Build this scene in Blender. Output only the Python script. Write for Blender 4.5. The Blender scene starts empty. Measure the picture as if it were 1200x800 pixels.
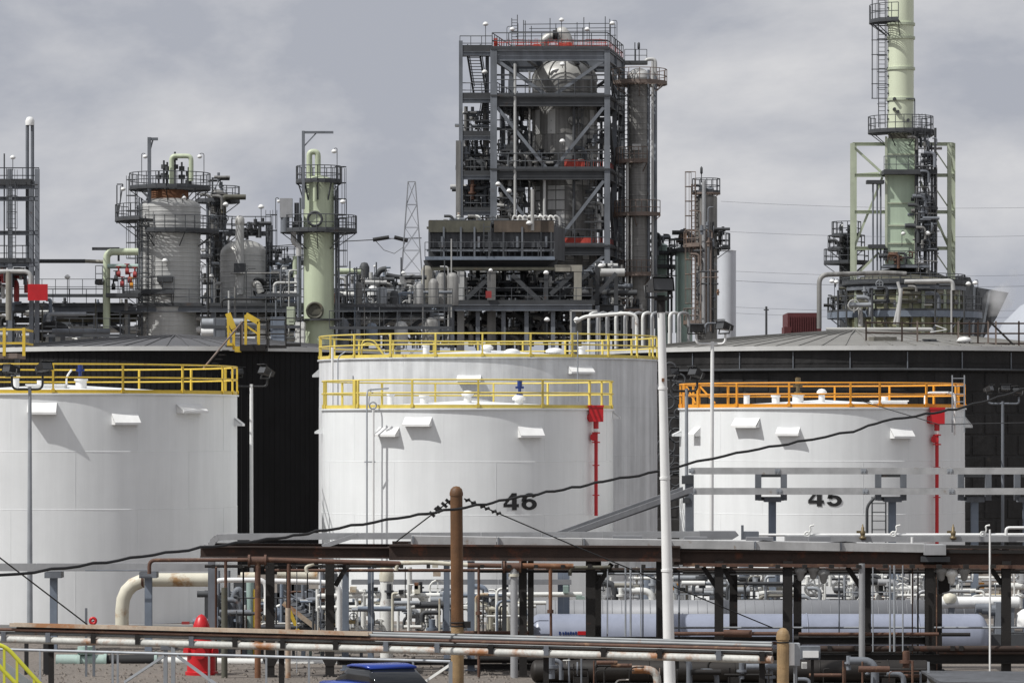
import bpy, bmesh, math, random
from mathutils import Vector, Matrix
random.seed(7)
scene = bpy.context.scene
COL = scene.collection
R = math.radians

# ---------------------------------------------------------------- camera
F, CX, HY, CZ = 4500.0, 600.0, 506.0, 7.7
cam_d = bpy.data.cameras.new('camera'); cam = bpy.data.objects.new('camera', cam_d); COL.objects.link(cam)
cam.location = (0, 0, CZ); cam.rotation_euler = (R(90), 0, 0)
cam_d.sensor_width = 36.0; cam_d.lens = F / 1200 * 36; cam_d.shift_y = (HY - 400) / 1200
cam_d.clip_start = 1; cam_d.clip_end = 20000
scene.camera = cam

# ---------------------------------------------------------------- light
SUN = Vector((-0.55, -0.28, 0.80)).normalized()
sd = bpy.data.lights.new('sun', 'SUN'); sun = bpy.data.objects.new('sun', sd); COL.objects.link(sun)
sd.energy = 4.1; sd.angle = R(0.6); sd.color = (1.0, 0.985, 0.95)
sun.rotation_euler = (-SUN).to_track_quat('-Z', 'Y').to_euler()
sun.location = (0, 0, 80)

w = bpy.data.worlds.new('World'); scene.world = w; w.use_nodes = True
nt = w.node_tree; nt.nodes.clear()
def N(t, typ, **kw):
    n = t.nodes.new(typ)
    for k, v in kw.items():
        if k.startswith('i_'):
            n.inputs[k[2:].replace('_', ' ')].default_value = v
        else: setattr(n, k, v)
    return n
out = N(nt, 'ShaderNodeOutputWorld'); bg = N(nt, 'ShaderNodeBackground'); bg.inputs['Strength'].default_value = 0.1
sky = N(nt, 'ShaderNodeTexSky'); sky.sky_type = 'NISHITA'; sky.sun_disc = False
sky.sun_elevation = math.asin(SUN.z); sky.sun_rotation = math.atan2(SUN.x, SUN.y)
tc = N(nt, 'ShaderNodeTexCoord'); mp = N(nt, 'ShaderNodeMapping'); mp.inputs['Scale'].default_value = (1, 1, 2.0)
mp.inputs['Location'].default_value = (3.17, 1.3, .62)
nz = N(nt, 'ShaderNodeTexNoise'); nz.inputs['Scale'].default_value = 8.5; nz.inputs['Detail'].default_value = 8; nz.inputs['Roughness'].default_value = .57
nz.inputs['Distortion'].default_value = .15
rp = N(nt, 'ShaderNodeValToRGB'); e = rp.color_ramp.elements
e[0].position = .39; e[0].color = (4.1, 4.3, 4.85, 1); e[1].position = .61; e[1].color = (6.8, 6.8, 6.95, 1)
em = rp.color_ramp.elements.new(.5); em.color = (5.45, 5.55, 5.9, 1)
nz2 = N(nt, 'ShaderNodeTexNoise'); nz2.inputs['Scale'].default_value = 4; nz2.inputs['Detail'].default_value = 3
rp2 = N(nt, 'ShaderNodeValToRGB'); rp2.color_ramp.elements[0].position = .3; rp2.color_ramp.elements[0].color = (.9, .9, .9, 1); rp2.color_ramp.elements[1].position = .45; rp2.color_ramp.elements[1].color = (1, 1, 1, 1)
mx = N(nt, 'ShaderNodeMixRGB'); mx.inputs['Fac'].default_value = .95
L = nt.links.new
L(tc.outputs['Generated'], mp.inputs['Vector']); L(mp.outputs['Vector'], nz.inputs['Vector']); L(nz.outputs['Fac'], rp.inputs['Fac'])
L(mp.outputs['Vector'], nz2.inputs['Vector']); L(nz2.outputs['Fac'], rp2.inputs['Fac']); L(rp2.outputs['Color'], mx.inputs['Fac'])
L(sky.outputs['Color'], mx.inputs['Color1']); L(rp.outputs['Color'], mx.inputs['Color2']); L(mx.outputs['Color'], bg.inputs['Color']); L(bg.outputs['Background'], out.inputs['Surface'])

vs = scene.view_settings; vs.view_transform = 'Standard'; vs.look = 'None'; vs.exposure = 0.0; vs.gamma = 1.0
scene.render.engine = 'CYCLES'
try: scene.cycles.use_denoising = True
except Exception: pass
scene.cycles.max_bounces = 6; scene.cycles.volume_bounces = 4

# ---------------------------------------------------------------- helpers
def P(px, py, Y):
    """world point at depth Y metres that lies on the sight line of photo pixel (px, py)"""
    return Vector(((px - CX) / F * Y, Y, CZ + (HY - py) / F * Y))
def X(px, Y): return (px - CX) / F * Y
def Z(py, Y): return CZ + (HY - py) / F * Y
def S(Y): return Y / F

def mat(name, col, rough=.6, metal=0.0, var=.12, scale=1.2, streak=0.0, rust=0.0, rust_scale=1.5, rust_col=(.17, .065, .022), bump=0.0, bump_scale=8, spec=.5, fine=.0, zfac=.12, cover=None):
    m = bpy.data.materials.new(name); m.use_nodes = True
    t = m.node_tree; b = t.nodes['Principled BSDF']; ln = t.links.new
    b.inputs['Roughness'].default_value = rough; b.inputs['Metallic'].default_value = metal
    b.inputs['Specular IOR Level'].default_value = spec
    geo = N(t, 'ShaderNodeNewGeometry')
    n1 = N(t, 'ShaderNodeTexNoise'); n1.inputs['Scale'].default_value = scale; n1.inputs['Detail'].default_value = 6; n1.inputs['Roughness'].default_value = .6
    ln(geo.outputs['Position'], n1.inputs['Vector'])
    r1 = N(t, 'ShaderNodeMapRange'); r1.inputs['From Min'].default_value = .3; r1.inputs['From Max'].default_value = .7
    r1.inputs['To Min'].default_value = 1 - var; r1.inputs['To Max'].default_value = 1 + var * .6
    ln(n1.outputs['Fac'], r1.inputs['Value'])
    cur = r1.outputs['Result']
    if streak:
        mpn = N(t, 'ShaderNodeMapping'); mpn.inputs['Scale'].default_value = (1, 1, zfac * .5)
        n2 = N(t, 'ShaderNodeTexNoise'); n2.inputs['Scale'].default_value = 2.2; n2.inputs['Detail'].default_value = 5; n2.inputs['Roughness'].default_value = .65
        ln(geo.outputs['Position'], mpn.inputs['Vector']); ln(mpn.outputs['Vector'], n2.inputs['Vector'])
        r2 = N(t, 'ShaderNodeMapRange'); r2.inputs['From Min'].default_value = .38; r2.inputs['From Max'].default_value = .62
        r2.inputs['To Min'].default_value = 1 - streak; r2.inputs['To Max'].default_value = 1
        ln(n2.outputs['Fac'], r2.inputs['Value'])
        mu = N(t, 'ShaderNodeMath', operation='MULTIPLY'); ln(cur, mu.inputs[0]); ln(r2.outputs['Result'], mu.inputs[1]); cur = mu.outputs[0]
    if fine:
        n5 = N(t, 'ShaderNodeTexNoise'); n5.inputs['Scale'].default_value = 14; n5.inputs['Detail'].default_value = 4
        ln(geo.outputs['Position'], n5.inputs['Vector'])
        r5 = N(t, 'ShaderNodeMapRange'); r5.inputs['From Min'].default_value = .3; r5.inputs['From Max'].default_value = .7
        r5.inputs['To Min'].default_value = 1 - fine; r5.inputs['To Max'].default_value = 1 + fine
        ln(n5.outputs['Fac'], r5.inputs['Value'])
        mu = N(t, 'ShaderNodeMath', operation='MULTIPLY'); ln(cur, mu.inputs[0]); ln(r5.outputs['Result'], mu.inputs[1]); cur = mu.outputs[0]
    vm = N(t, 'ShaderNodeVectorMath', operation='SCALE'); vm.inputs[0].default_value = col[:3]; ln(cur, vm.inputs['Scale'])
    c = vm.outputs['Vector']
    if rust:
        n3 = N(t, 'ShaderNodeTexNoise'); n3.inputs['Scale'].default_value = rust_scale; n3.inputs['Detail'].default_value = 8; n3.inputs['Roughness'].default_value = .68
        ln(geo.outputs['Position'], n3.inputs['Vector'])
        r3 = N(t, 'ShaderNodeMapRange'); r3.inputs['From Min'].default_value = .72 - rust * .45; r3.inputs['From Max'].default_value = .80 - rust * .38
        ln(n3.outputs['Fac'], r3.inputs['Value'])
        mxn = N(t, 'ShaderNodeMixRGB'); ln(r3.outputs['Result'], mxn.inputs['Fac']); ln(c, mxn.inputs['Color1']); mxn.inputs['Color2'].default_value = (*rust_col, 1)
        c = mxn.outputs['Color']
    ln(c, b.inputs['Base Color'])
    if bump:
        n4 = N(t, 'ShaderNodeTexNoise'); n4.inputs['Scale'].default_value = bump_scale; n4.inputs['Detail'].default_value = 4
        ln(geo.outputs['Position'], n4.inputs['Vector'])
        bn = N(t, 'ShaderNodeBump'); bn.inputs['Strength'].default_value = bump; bn.inputs['Distance'].default_value = .1
        ln(n4.outputs['Fac'], bn.inputs['Height']); ln(bn.outputs['Normal'], b.inputs['Normal'])
    return m

class MM: pass
M = MM()
M.tank = mat('white_tank_paint', (.79, .805, .81), .36, var=.05, scale=.45, streak=.06, bump=.12, bump_scale=.55)
M.tank_old = mat('weathered_white_tank_paint', (.71, .72, .73), .5, var=.10, scale=.8, streak=.22, bump=.3, bump_scale=.8)
M.white = mat('white_paint', (.8, .8, .79), .45, var=.06, streak=.08)
M.whitepipe = mat('white_pipe_paint', (.74, .74, .71), .45, var=.1, streak=.0, rust=.22, rust_scale=1.1)
M.ivory = mat('ivory_pipe_paint', (.6, .57, .47), .5, var=.12, rust=.42, rust_scale=.8, rust_col=(.33, .19, .08))
M.yellow = mat('yellow_rail_paint', (.62, .43, .045), .5, var=.14, scale=2, rust=.2, rust_col=(.3, .15, .03))
M.yellow_pale = mat('pale_yellow_rail_paint', (.66, .52, .11), .5, var=.14, scale=2, rust=.2, rust_col=(.3, .17, .03))
M.orange = mat('orange_rail_paint', (.72, .3, .02), .5, var=.14, scale=2, rust=.2, rust_col=(.3, .1, .02))
M.steel = mat('weathered_grey_steel', (.175, .19, .215), .6, var=.28, scale=.7, streak=.2, rust=.22, rust_scale=.8, rust_col=(.1, .062, .045))
M.steel_light = mat('galvanised_steel', (.34, .36, .385), .5, .2, var=.18, scale=1.5, streak=.12)
M.steel_blue = mat('blue_grey_steel', (.2, .235, .29), .55, .1, var=.2, streak=.15)
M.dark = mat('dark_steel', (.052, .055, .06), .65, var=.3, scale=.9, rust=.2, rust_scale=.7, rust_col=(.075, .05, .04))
M.railfar = mat('dark_grey_handrail', (.065, .07, .078), .6, var=.2)
M.clad = mat('aluminium_cladding', (.5, .5, .49), .5, .05, var=.12, scale=.5, streak=.16, zfac=.15)
M.clad_dark = mat('stained_cladding', (.27, .265, .255), .55, .08, var=.32, scale=.35, streak=.45, rust=.2, rust_scale=.35, rust_col=(.1, .075, .055))
M.chrome = mat('bright_aluminium', (.44, .435, .415), .45, .2, var=.18, scale=.5)
M.green = mat('pale_green_paint', (.52, .58, .42), .45, var=.08, scale=.4, streak=.1)
M.green_stack = mat('pale_green_stack_paint', (.66, .71, .54), .42, var=.05, scale=.3, streak=.06)
M.green_frame = mat('pale_green_frame_paint', (.5, .55, .42), .55, var=.12, streak=.12, rust=.1)
M.olive_rust = mat('rusty_olive_steel', (.11, .085, .065), .7, var=.3, streak=.3, rust=.3, rust_scale=.6, rust_col=(.13, .07, .045))
M.dark_panel = mat('weathered_dark_panel', (.085, .09, .1), .6, var=.35, scale=.6, streak=.4)
M.heater = mat('yellow_green_heater_casing', (.36, .36, .22), .6, var=.3, scale=.6, streak=.3, rust=.2, rust_col=(.2, .15, .09))
M.mint = mat('pale_mint_duct', (.5, .61, .47), .5, var=.1, scale=.4, streak=.12)
M.conduit = mat('dull_grey_conduit', (.19, .2, .205), .5, .2, var=.2, scale=1.5, rust=.2, rust_scale=1.2)
M.pylon = mat('pale_grey_pylon_steel', (.22, .23, .25), .6)
M.teal = mat('pale_teal_paint', (.36, .47, .43), .5, var=.12, streak=.15)
M.olive = mat('olive_steel', (.105, .102, .078), .65, var=.25, streak=.25, rust=.25, rust_col=(.13, .09, .05))
M.beige = mat('beige_concrete', (.3, .285, .245), .85, var=.2, streak=.2)
M.rust = mat('rusted_steel', (.04, .024, .018), .8, var=.35, scale=1.5, rust=.34, rust_scale=1.1, rust_col=(.1, .035, .018), bump=.1, bump_scale=20)
M.rust_black = mat('black_rusted_steel', (.013, .011, .010), .75, var=.35, scale=1.5, rust=.22, rust_scale=2, rust_col=(.05, .02, .012), bump=.1, bump_scale=20)
M.rust_pipe = mat('brown_rusted_pipe', (.105, .052, .034), .7, var=.3, scale=2.5, rust=.35, rust_scale=3, rust_col=(.2, .115, .065), bump=.12, bump_scale=25)
M.rust_orange = mat('orange_rusted_steel', (.19, .085, .042), .75, var=.3, scale=2.5, rust=.35, rust_scale=2, rust_col=(.27, .15, .08))
M.rusty_platform = mat('rusty_platform_steel', (.18, .14, .12), .75, var=.3, scale=.8, rust=.34, rust_scale=.6, rust_col=(.25, .14, .085))
M.white_rust = mat('rust_stained_white_pipe', (.5, .5, .47), .6, var=.18, scale=2, rust=.47, rust_scale=.75, rust_col=(.3, .13, .05), fine=.12)
M.tan_rust = mat('tan_rusted_channel', (.44, .36, .28), .65, var=.15, scale=2, rust=.45, rust_scale=.7, rust_col=(.33, .16, .075), fine=.1)
M.pole = mat('brown_oxidised_pole', (.15, .07, .026), .6, var=.25, scale=3, streak=.3, rust=.3, rust_scale=2.2, rust_col=(.12, .055, .025), bump=.15, bump_scale=22)
M.pole_light = mat('ochre_oxidised_pole', (.36, .24, .12), .65, var=.25, scale=3, streak=.35, rust=.3, rust_scale=2.5, rust_col=(.22, .11, .045), bump=.15, bump_scale=22)
M.black = mat('black_tank_coating', (.0095, .0095, .0105), .7, var=.3, scale=.5, streak=.35, spec=.25)
M.black_ins = mat('black_insulation_jacket', (.022, .021, .021), .65, var=.45, scale=.5, streak=.4, rust=.2, rust_scale=1.1, rust_col=(.045, .038, .032), bump=.35, bump_scale=2.5, spec=.35)
M.roof_dark = mat('dark_grey_roof_sheet', (.075, .075, .08), .6, var=.15, scale=.6)
M.roof_light = mat('light_grey_roof_sheet', (.185, .18, .168), .7, var=.15, scale=.5, rust=.12, rust_col=(.2, .17, .13))
M.fascia = mat('pale_fascia', (.55, .55, .54), .6, var=.12, scale=1.2)
M.red = mat('red_paint', (.5, .012, .018), .38, var=.12, scale=2)
M.red_dull = mat('dull_red_paint', (.3, .035, .035), .6, var=.2)
M.red_net = mat('red_safety_sheet', (.5, .07, .05), .75, var=.2, scale=.8)
M.blue = mat('blue_paint', (.012, .035, .17), .35, var=.15)
M.blue_car = mat('blue_car_paint', (.014, .045, .28), .22, .1, var=.1)
M.darkglass = mat('dark_car_glass', (.01, .012, .015), .08, var=.05)
M.rubber = mat('black_rubber', (.012, .012, .013), .7)
M.lamp_black = mat('black_lamp_housing', (.022, .022, .023), .45, spec=.4)
M.lens = mat('lamp_glass', (.06, .062, .065), .15)
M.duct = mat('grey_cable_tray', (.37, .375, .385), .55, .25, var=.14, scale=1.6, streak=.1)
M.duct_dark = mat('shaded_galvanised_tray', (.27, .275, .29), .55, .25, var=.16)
M.sheet = mat('grey_cover_sheet', (.43, .43, .43), .55, .1, var=.2, scale=1.6, streak=.12, rust=.24, rust_scale=2.2, rust_col=(.25, .2, .16))
M.vessel = mat('sky_tinted_vessel_paint', (.27, .295, .375), .36, 0, var=.1, streak=.1, scale=.6)  # blue-grey tint puts the sky reflection into the base colour
M.silo = mat('white_silo_paint', (.56, .58, .62), .5, var=.06, streak=.08)
M.vessel_grey = mat('grey_ribbed_cladding', (.24, .245, .26), .55, .2, var=.1)
M.brown_vessel = mat('shade_darkened_brown_vessel', (.014, .0105, .008), .6, var=.3, scale=.8, streak=.2)  # near-black brown: the shade under the rack is put into the colour
M.numeral = mat('black_numeral_paint', (.012, .012, .013), .6)
M.cable = mat('black_cable_sheath', (.012, .012, .013), .6)
M.brass = mat('tarnished_brass', (.17, .13, .07), .5, .5, var=.3)
M.amber = mat('amber_tag_paint', (.6, .25, .02), .5)
M.brick_red = mat('red_brown_container', (.1, .022, .025), .7, var=.2)
M.dune = mat('pale_storage_dome', (.36, .38, .42), .7, var=.06)
M.yellow_lime = mat('lime_yellow_paint', (.62, .62, .05), .5, var=.15)
M.concrete = mat('grey_concrete', (.28, .28, .275), .85, var=.2, scale=.8)
M.bluesheet = mat('light_blue_tarp', (.16, .35, .55), .55)

class MB:
    def __init__(s): s.v, s.f, s.sm = [], [], []
    def add(s, vs, fs, smooth=False):
        o = len(s.v); s.v += [Vector(q) for q in vs]
        for f in fs: s.f.append([i + o for i in f]); s.sm.append(smooth)
        return s
    def box(s, a, b):
        x0, y0, z0 = a; x1, y1, z1 = b
        if x0 > x1: x0, x1 = x1, x0
        if y0 > y1: y0, y1 = y1, y0
        if z0 > z1: z0, z1 = z1, z0
        return s.add([(x0,y0,z0),(x1,y0,z0),(x1,y1,z0),(x0,y1,z0),(x0,y0,z1),(x1,y0,z1),(x1,y1,z1),(x0,y1,z1)],
                     [(0,3,2,1),(4,5,6,7),(0,1,5,4),(1,2,6,5),(2,3,7,6),(3,0,4,7)])
    def section(s, p0, p1, prof, up=(0,0,1), smooth=False):
        """extrude a 2-D profile (list of (a,b)) from p0 to p1; b along 'up'"""
        p0, p1 = Vector(p0), Vector(p1); d = (p1 - p0).normalized(); u = Vector(up)
        if abs(d.dot(u)) > .98: u = Vector((0, 1, 0))
        a = d.cross(u).normalized(); b = a.cross(d).normalized(); n = len(prof)
        vs = [p + a * q[0] + b * q[1] for p in (p0, p1) for q in prof]
        fs = [(i, (i+1) % n, n + (i+1) % n, n + i) for i in range(n)] + [tuple(range(n-1, -1, -1)), tuple(range(n, 2*n))]
        return s.add(vs, fs, smooth)
    def bar(s, p0, p1, w, h=None, up=(0,0,1)):
        h = w if h is None else h
        return s.section(p0, p1, [(-w/2,-h/2),(w/2,-h/2),(w/2,h/2),(-w/2,h/2)], up)
    def ibeam(s, p0, p1, w, h, t=None, up=(0,0,1)):
        t = t or h * .12; k = t * .7
        return s.section(p0, p1, [(-w/2,-h/2),(w/2,-h/2),(w/2,-h/2+t),(k/2,-h/2+t),(k/2,h/2-t),(w/2,h/2-t),(w/2,h/2),(-w/2,h/2),(-w/2,h/2-t),(-k/2,h/2-t),(-k/2,-h/2+t),(-w/2,-h/2+t)], up)
    def tube(s, pts, r, n=8, closed=False):
        pts = [Vector(p) for p in pts]; m = len(pts)
        if m < 2: return s
        tg = []
        for i in range(m):
            a = pts[i-1] if (i > 0 or closed) else pts[i]; b = pts[(i+1) % m] if (i < m-1 or closed) else pts[i]
            d = (b - a); tg.append(d.normalized() if d.length > 1e-9 else Vector((0,0,1)))
        u = Vector((0,0,1))
        if abs(tg[0].dot(u)) > .9: u = Vector((0,1,0))
        u = (u - tg[0] * u.dot(tg[0])).normalized(); vs = []
        for i in range(m):
            u = u - tg[i] * u.dot(tg[i])
            u = u.normalized() if u.length > 1e-6 else Vector((1,0,0))
            w_ = tg[i].cross(u); k = 1.0
            if 0 < i < m-1 or closed:
                d0 = (pts[i] - pts[i-1]).normalized(); c = max(.35, d0.dot(tg[i])); k = 1 / c
            rr = r[i] if isinstance(r, (list, tuple)) else r
            for j in range(n):
                an = 2*math.pi*j/n; vs.append(pts[i] + (u*math.cos(an) + w_*math.sin(an)) * rr * (k if k < 1.2 else 1.2))
        fs = []
        for i in range(m if closed else m-1):
            for j in range(n):
                a, b = i*n+j, i*n+(j+1) % n; c, d = ((i+1) % m)*n+(j+1) % n, ((i+1) % m)*n+j
                fs.append((a, b, c, d))
        s.add(vs, fs, True)
        if not closed:
            s.add(vs[:n], [tuple(range(n-1,-1,-1))]); s.add(vs[-n:], [tuple(range(n))])
        return s
    def cyl(s, p0, p1, r0, r1=None, n=16):
        return s.tube([p0, p1], [r0, r0 if r1 is None else r1], n)
    def lathe(s, c, prof, n=48, a0=0.0, a1=2*math.pi, smooth=True, split=True):
        """prof: [(r,z)...] about vertical axis at c; theta 0 faces the camera (-Y), + toward +X"""
        cx, cy = c[0], c[1]; cz = c[2] if len(c) > 2 else 0; full = abs(a1-a0) > 6.28; m = n if full else n+1
        def ring(r, z): return [(cx + r*math.sin(a0+(a1-a0)*i/n), cy - r*math.cos(a0+(a1-a0)*i/n), cz+z) for i in range(m)]
        segs = zip(prof[:-1], prof[1:])
        if split:
            for (r0,z0),(r1,z1) in segs:
                vs = ring(r0,z0) + ring(r1,z1)
                fs = [(i, (i+1) % m, m+(i+1) % m, m+i) for i in range(m if full else n)]
                s.add(vs, fs, smooth)
        else:
            vs = []; fs = []
            for r0,z0 in prof: vs += ring(max(r0,1e-4), z0)
            for k in range(len(prof)-1):
                for i in range(m if full else n): fs.append((k*m+i, k*m+(i+1) % m, (k+1)*m+(i+1) % m, (k+1)*m+i))
            s.add(vs, fs, smooth)
        return s
    def prism(s, poly, vec):
        n = len(poly); a = [Vector(p) for p in poly]; b = [p + Vector(vec) for p in a]
        return s.add(a+b, [tuple(range(n-1,-1,-1)), tuple(range(n,2*n))] + [(i,(i+1) % n, n+(i+1) % n, n+i) for i in range(n)])
    def torus(s, c, r, t, axis='y', n=28, k=6):
        pts = []
        for i in range(n):
            a = 2*math.pi*i/n; x, y = r*math.cos(a), r*math.sin(a)
            pts.append(Vector(c) + (Vector((x,0,y)) if axis == 'y' else Vector((x,y,0)) if axis == 'z' else Vector((0,x,y))))
        return s.tube(pts, t, k, True)
    def build(s, name, m, parent=None, label=None, kind=None):
        me = bpy.data.meshes.new(name); off = wl(parent)
        me.from_pydata([tuple(q - off) for q in s.v], [], s.f); me.polygons.foreach_set('use_smooth', s.sm); me.materials.append(m); me.update()
        o = bpy.data.objects.new(name, me); COL.objects.link(o)
        if parent is not None: o.parent = parent
        if label: o['label'] = label
        if kind: o['kind'] = kind
        return o

def wl(o):
    v = Vector((0,0,0))
    while o is not None: v += Vector(o.location); o = o.parent
    return v
def thing(name, label, cat, loc, group=None):
    o = bpy.data.objects.new(name, None); COL.objects.link(o); o.location = loc; o.empty_display_size = .3
    o['label'] = label; o['category'] = cat
    if group: o['group'] = group
    return o
def tag(o, label, cat, group=None):
    o['label'] = label; o['category'] = cat
    if group: o['group'] = group
    return o
def place(me, name, parent, loc, rz=0.0, sc=None):
    o = bpy.data.objects.new(name, me); COL.objects.link(o); o.parent = parent
    o.location = Vector(loc) - wl(parent); o.rotation_euler = (0, 0, rz)
    if sc: o.scale = sc
    return o
def mesh_of(mb, name, m):
    me = bpy.data.meshes.new(name); me.from_pydata([tuple(q) for q in mb.v], [], mb.f); me.polygons.foreach_set('use_smooth', mb.sm); me.materials.append(m); me.update()
    return me
def fillet(pts, r, k=5):
    pts = [Vector(p) for p in pts]; o = [pts[0]]
    for i in range(1, len(pts)-1):
        a, b, c = pts[i-1], pts[i], pts[i+1]; u = (a-b); v = (c-b)
        q = min(r, u.length*.48, v.length*.48); u.normalize(); v.normalize()
        p0, p1 = b+u*q, b+v*q
        for j in range(k+1):
            t = j/k; o.append(p0*(1-t)**2 + b*2*t*(1-t) + p1*t*t)
    return o + [pts[-1]]
def pipe(parent, pts, r, m, name='pipe', bend=None, n=10, label=None):
    b = MB(); b.tube(fillet(pts, bend if bend is not None else r*3), r, n)
    return b.build(name, m, parent, label)
def arc(c, r, z, a0, a1, n):
    return [Vector((c[0]+r*math.sin(a0+(a1-a0)*i/n), c[1]-r*math.cos(a0+(a1-a0)*i/n), z)) for i in range(n+1)]

def rail_mesh(b, path, h=1.05, step=1.3, r=.026, toe=True, rails=2):
    path = [Vector(p) for p in path]
    for k in range(1, rails+1): b.tube([p + Vector((0,0,h*k/rails)) for p in path], r, 5)
    if toe:
        for p, q in zip(path[:-1], path[1:]): b.bar(p + Vector((0,0,.08)), q + Vector((0,0,.08)), .02, .16)
    for p, q in zip(path[:-1], path[1:]):
        n = max(1, round((q-p).length/step)) if len(path) < 6 else 1
        for i in range(n): b.cyl(p.lerp(q, i/n), p.lerp(q, i/n) + Vector((0,0,h)), r, n=5)
    b.cyl(path[-1], path[-1] + Vector((0,0,h)), r, n=5)
def ladder_mesh(b, x, y, z0, z1, w=.45, side=(1,0,0), cage=True, r=.025, out=(0,-1,0)):
    sdv = Vector(side).normalized(); ov = Vector(out).normalized(); c = Vector((x,y,0))
    for k in (-.5,.5): b.bar(c+sdv*w*k+Vector((0,0,z0)), c+sdv*w*k+Vector((0,0,z1)), r*2)
    z = z0+.3
    while z < z1: b.bar(c-sdv*w/2+Vector((0,0,z)), c+sdv*w/2+Vector((0,0,z)), r*1.3); z += .32
    if cage:
        z = z0+2.2
        while z < z1+1:
            pts = [c + sdv*.36*math.cos(a)*1.0 + ov*.7*math.sin(a) + Vector((0,0,z)) for a in [math.pi*i/6 for i in range(7)]]
            b.tube(pts, r, 4); z += 1.1
        for a in [math.pi*i/4 for i in range(5)]:
            q = c + sdv*.36*math.cos(a) + ov*.7*math.sin(a); b.bar(q+Vector((0,0,z0+2.2)), q+Vector((0,0,z1+.9)), r*1.2)
def ring_platform(parent, c, r0, r1, a0, a1, z, m, mr, h=1.05, r=.032, n=12, brackets=True, thick=.13):
    b = MB(); e_ = .05
    for q0, q1 in ((r0, r0+e_), (r1-e_, r1)):      # inner and outer edge channel, open bar grating between
        b.lathe((c[0], c[1], 0), [(q0, z-thick), (q1, z-thick), (q1, z), (q0, z), (q0, z-thick)], n, a0, a1, smooth=False)
    q = r0+e_+.08
    while q < r1-e_-.04:
        b.lathe((c[0], c[1], 0), [(q, z-.04), (q+.035, z-.04), (q+.035, z-.005), (q, z-.005), (q, z-.04)], n, a0, a1, smooth=False); q += .125
    nr = max(3, int(abs(a1-a0)*r1/.7))
    for i in range(nr+1):
        a = a0+(a1-a0)*i/nr; s_, k_ = math.sin(a), math.cos(a); b.bar((c[0]+r0*s_, c[1]-r0*k_, z-thick*.6), (c[0]+r1*.99*s_, c[1]-r1*.99*k_, z-thick*.6), .04, thick*.7)
    if brackets:
        nb = max(2, int(abs(a1-a0)*r1/2.2))
        for i in range(nb+1):
            a = a0+(a1-a0)*i/nb; s_, k_ = math.sin(a), math.cos(a)
            b.bar((c[0]+r1*.97*s_, c[1]-r1*.97*k_, z-thick), (c[0]+r0*s_, c[1]-r0*k_, z-thick-(r1-r0)*.7), .055)
    p = b.build('platform', m, parent)
    rb = MB(); rail_mesh(rb, arc(c, r1-.04, z, a0, a1, n), h, r=r); rb.build('railing', mr, p)
    return p
def lamp(parent, base, top, arm=(0,0), r=.026, mw=None, size=.24):
    size *= .8
    """small white dome lamp on a thin post"""
    b = MB(); base, top = Vector(base), Vector(top); head = top + Vector((arm[0], arm[1], 0))
    pts = [base, top] if (arm[0] == 0 and arm[1] == 0) else fillet([base, top + Vector((0,0,.25)), head + Vector((0,0,.25)), head], .18)
    b.tube(pts, r, 5); p = b.build('lamp_post', M.railfar, parent)
    q = MB(); q.lathe((head.x, head.y, head.z), [(0, size*.9), (size*.5, size*.75), (size*.85, size*.3), (size, 0), (size*.6, -.08), (0, -.12)], 10, split=False)
    q.build('lamp_shade', mw or M.white, p)
def valve_wheel(b, c, r=.2, axis='y'):
    b.torus(c, r, r*.13, axis, 14, 5); c = Vector(c)
    for a in (0, math.pi/2):
        d = Vector((math.cos(a),0,math.sin(a))) if axis == 'y' else Vector((math.cos(a),math.sin(a),0)) if axis == 'z' else Vector((0,math.cos(a),math.sin(a)))
        b.bar(c-d*r, c+d*r, r*.16)
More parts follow.
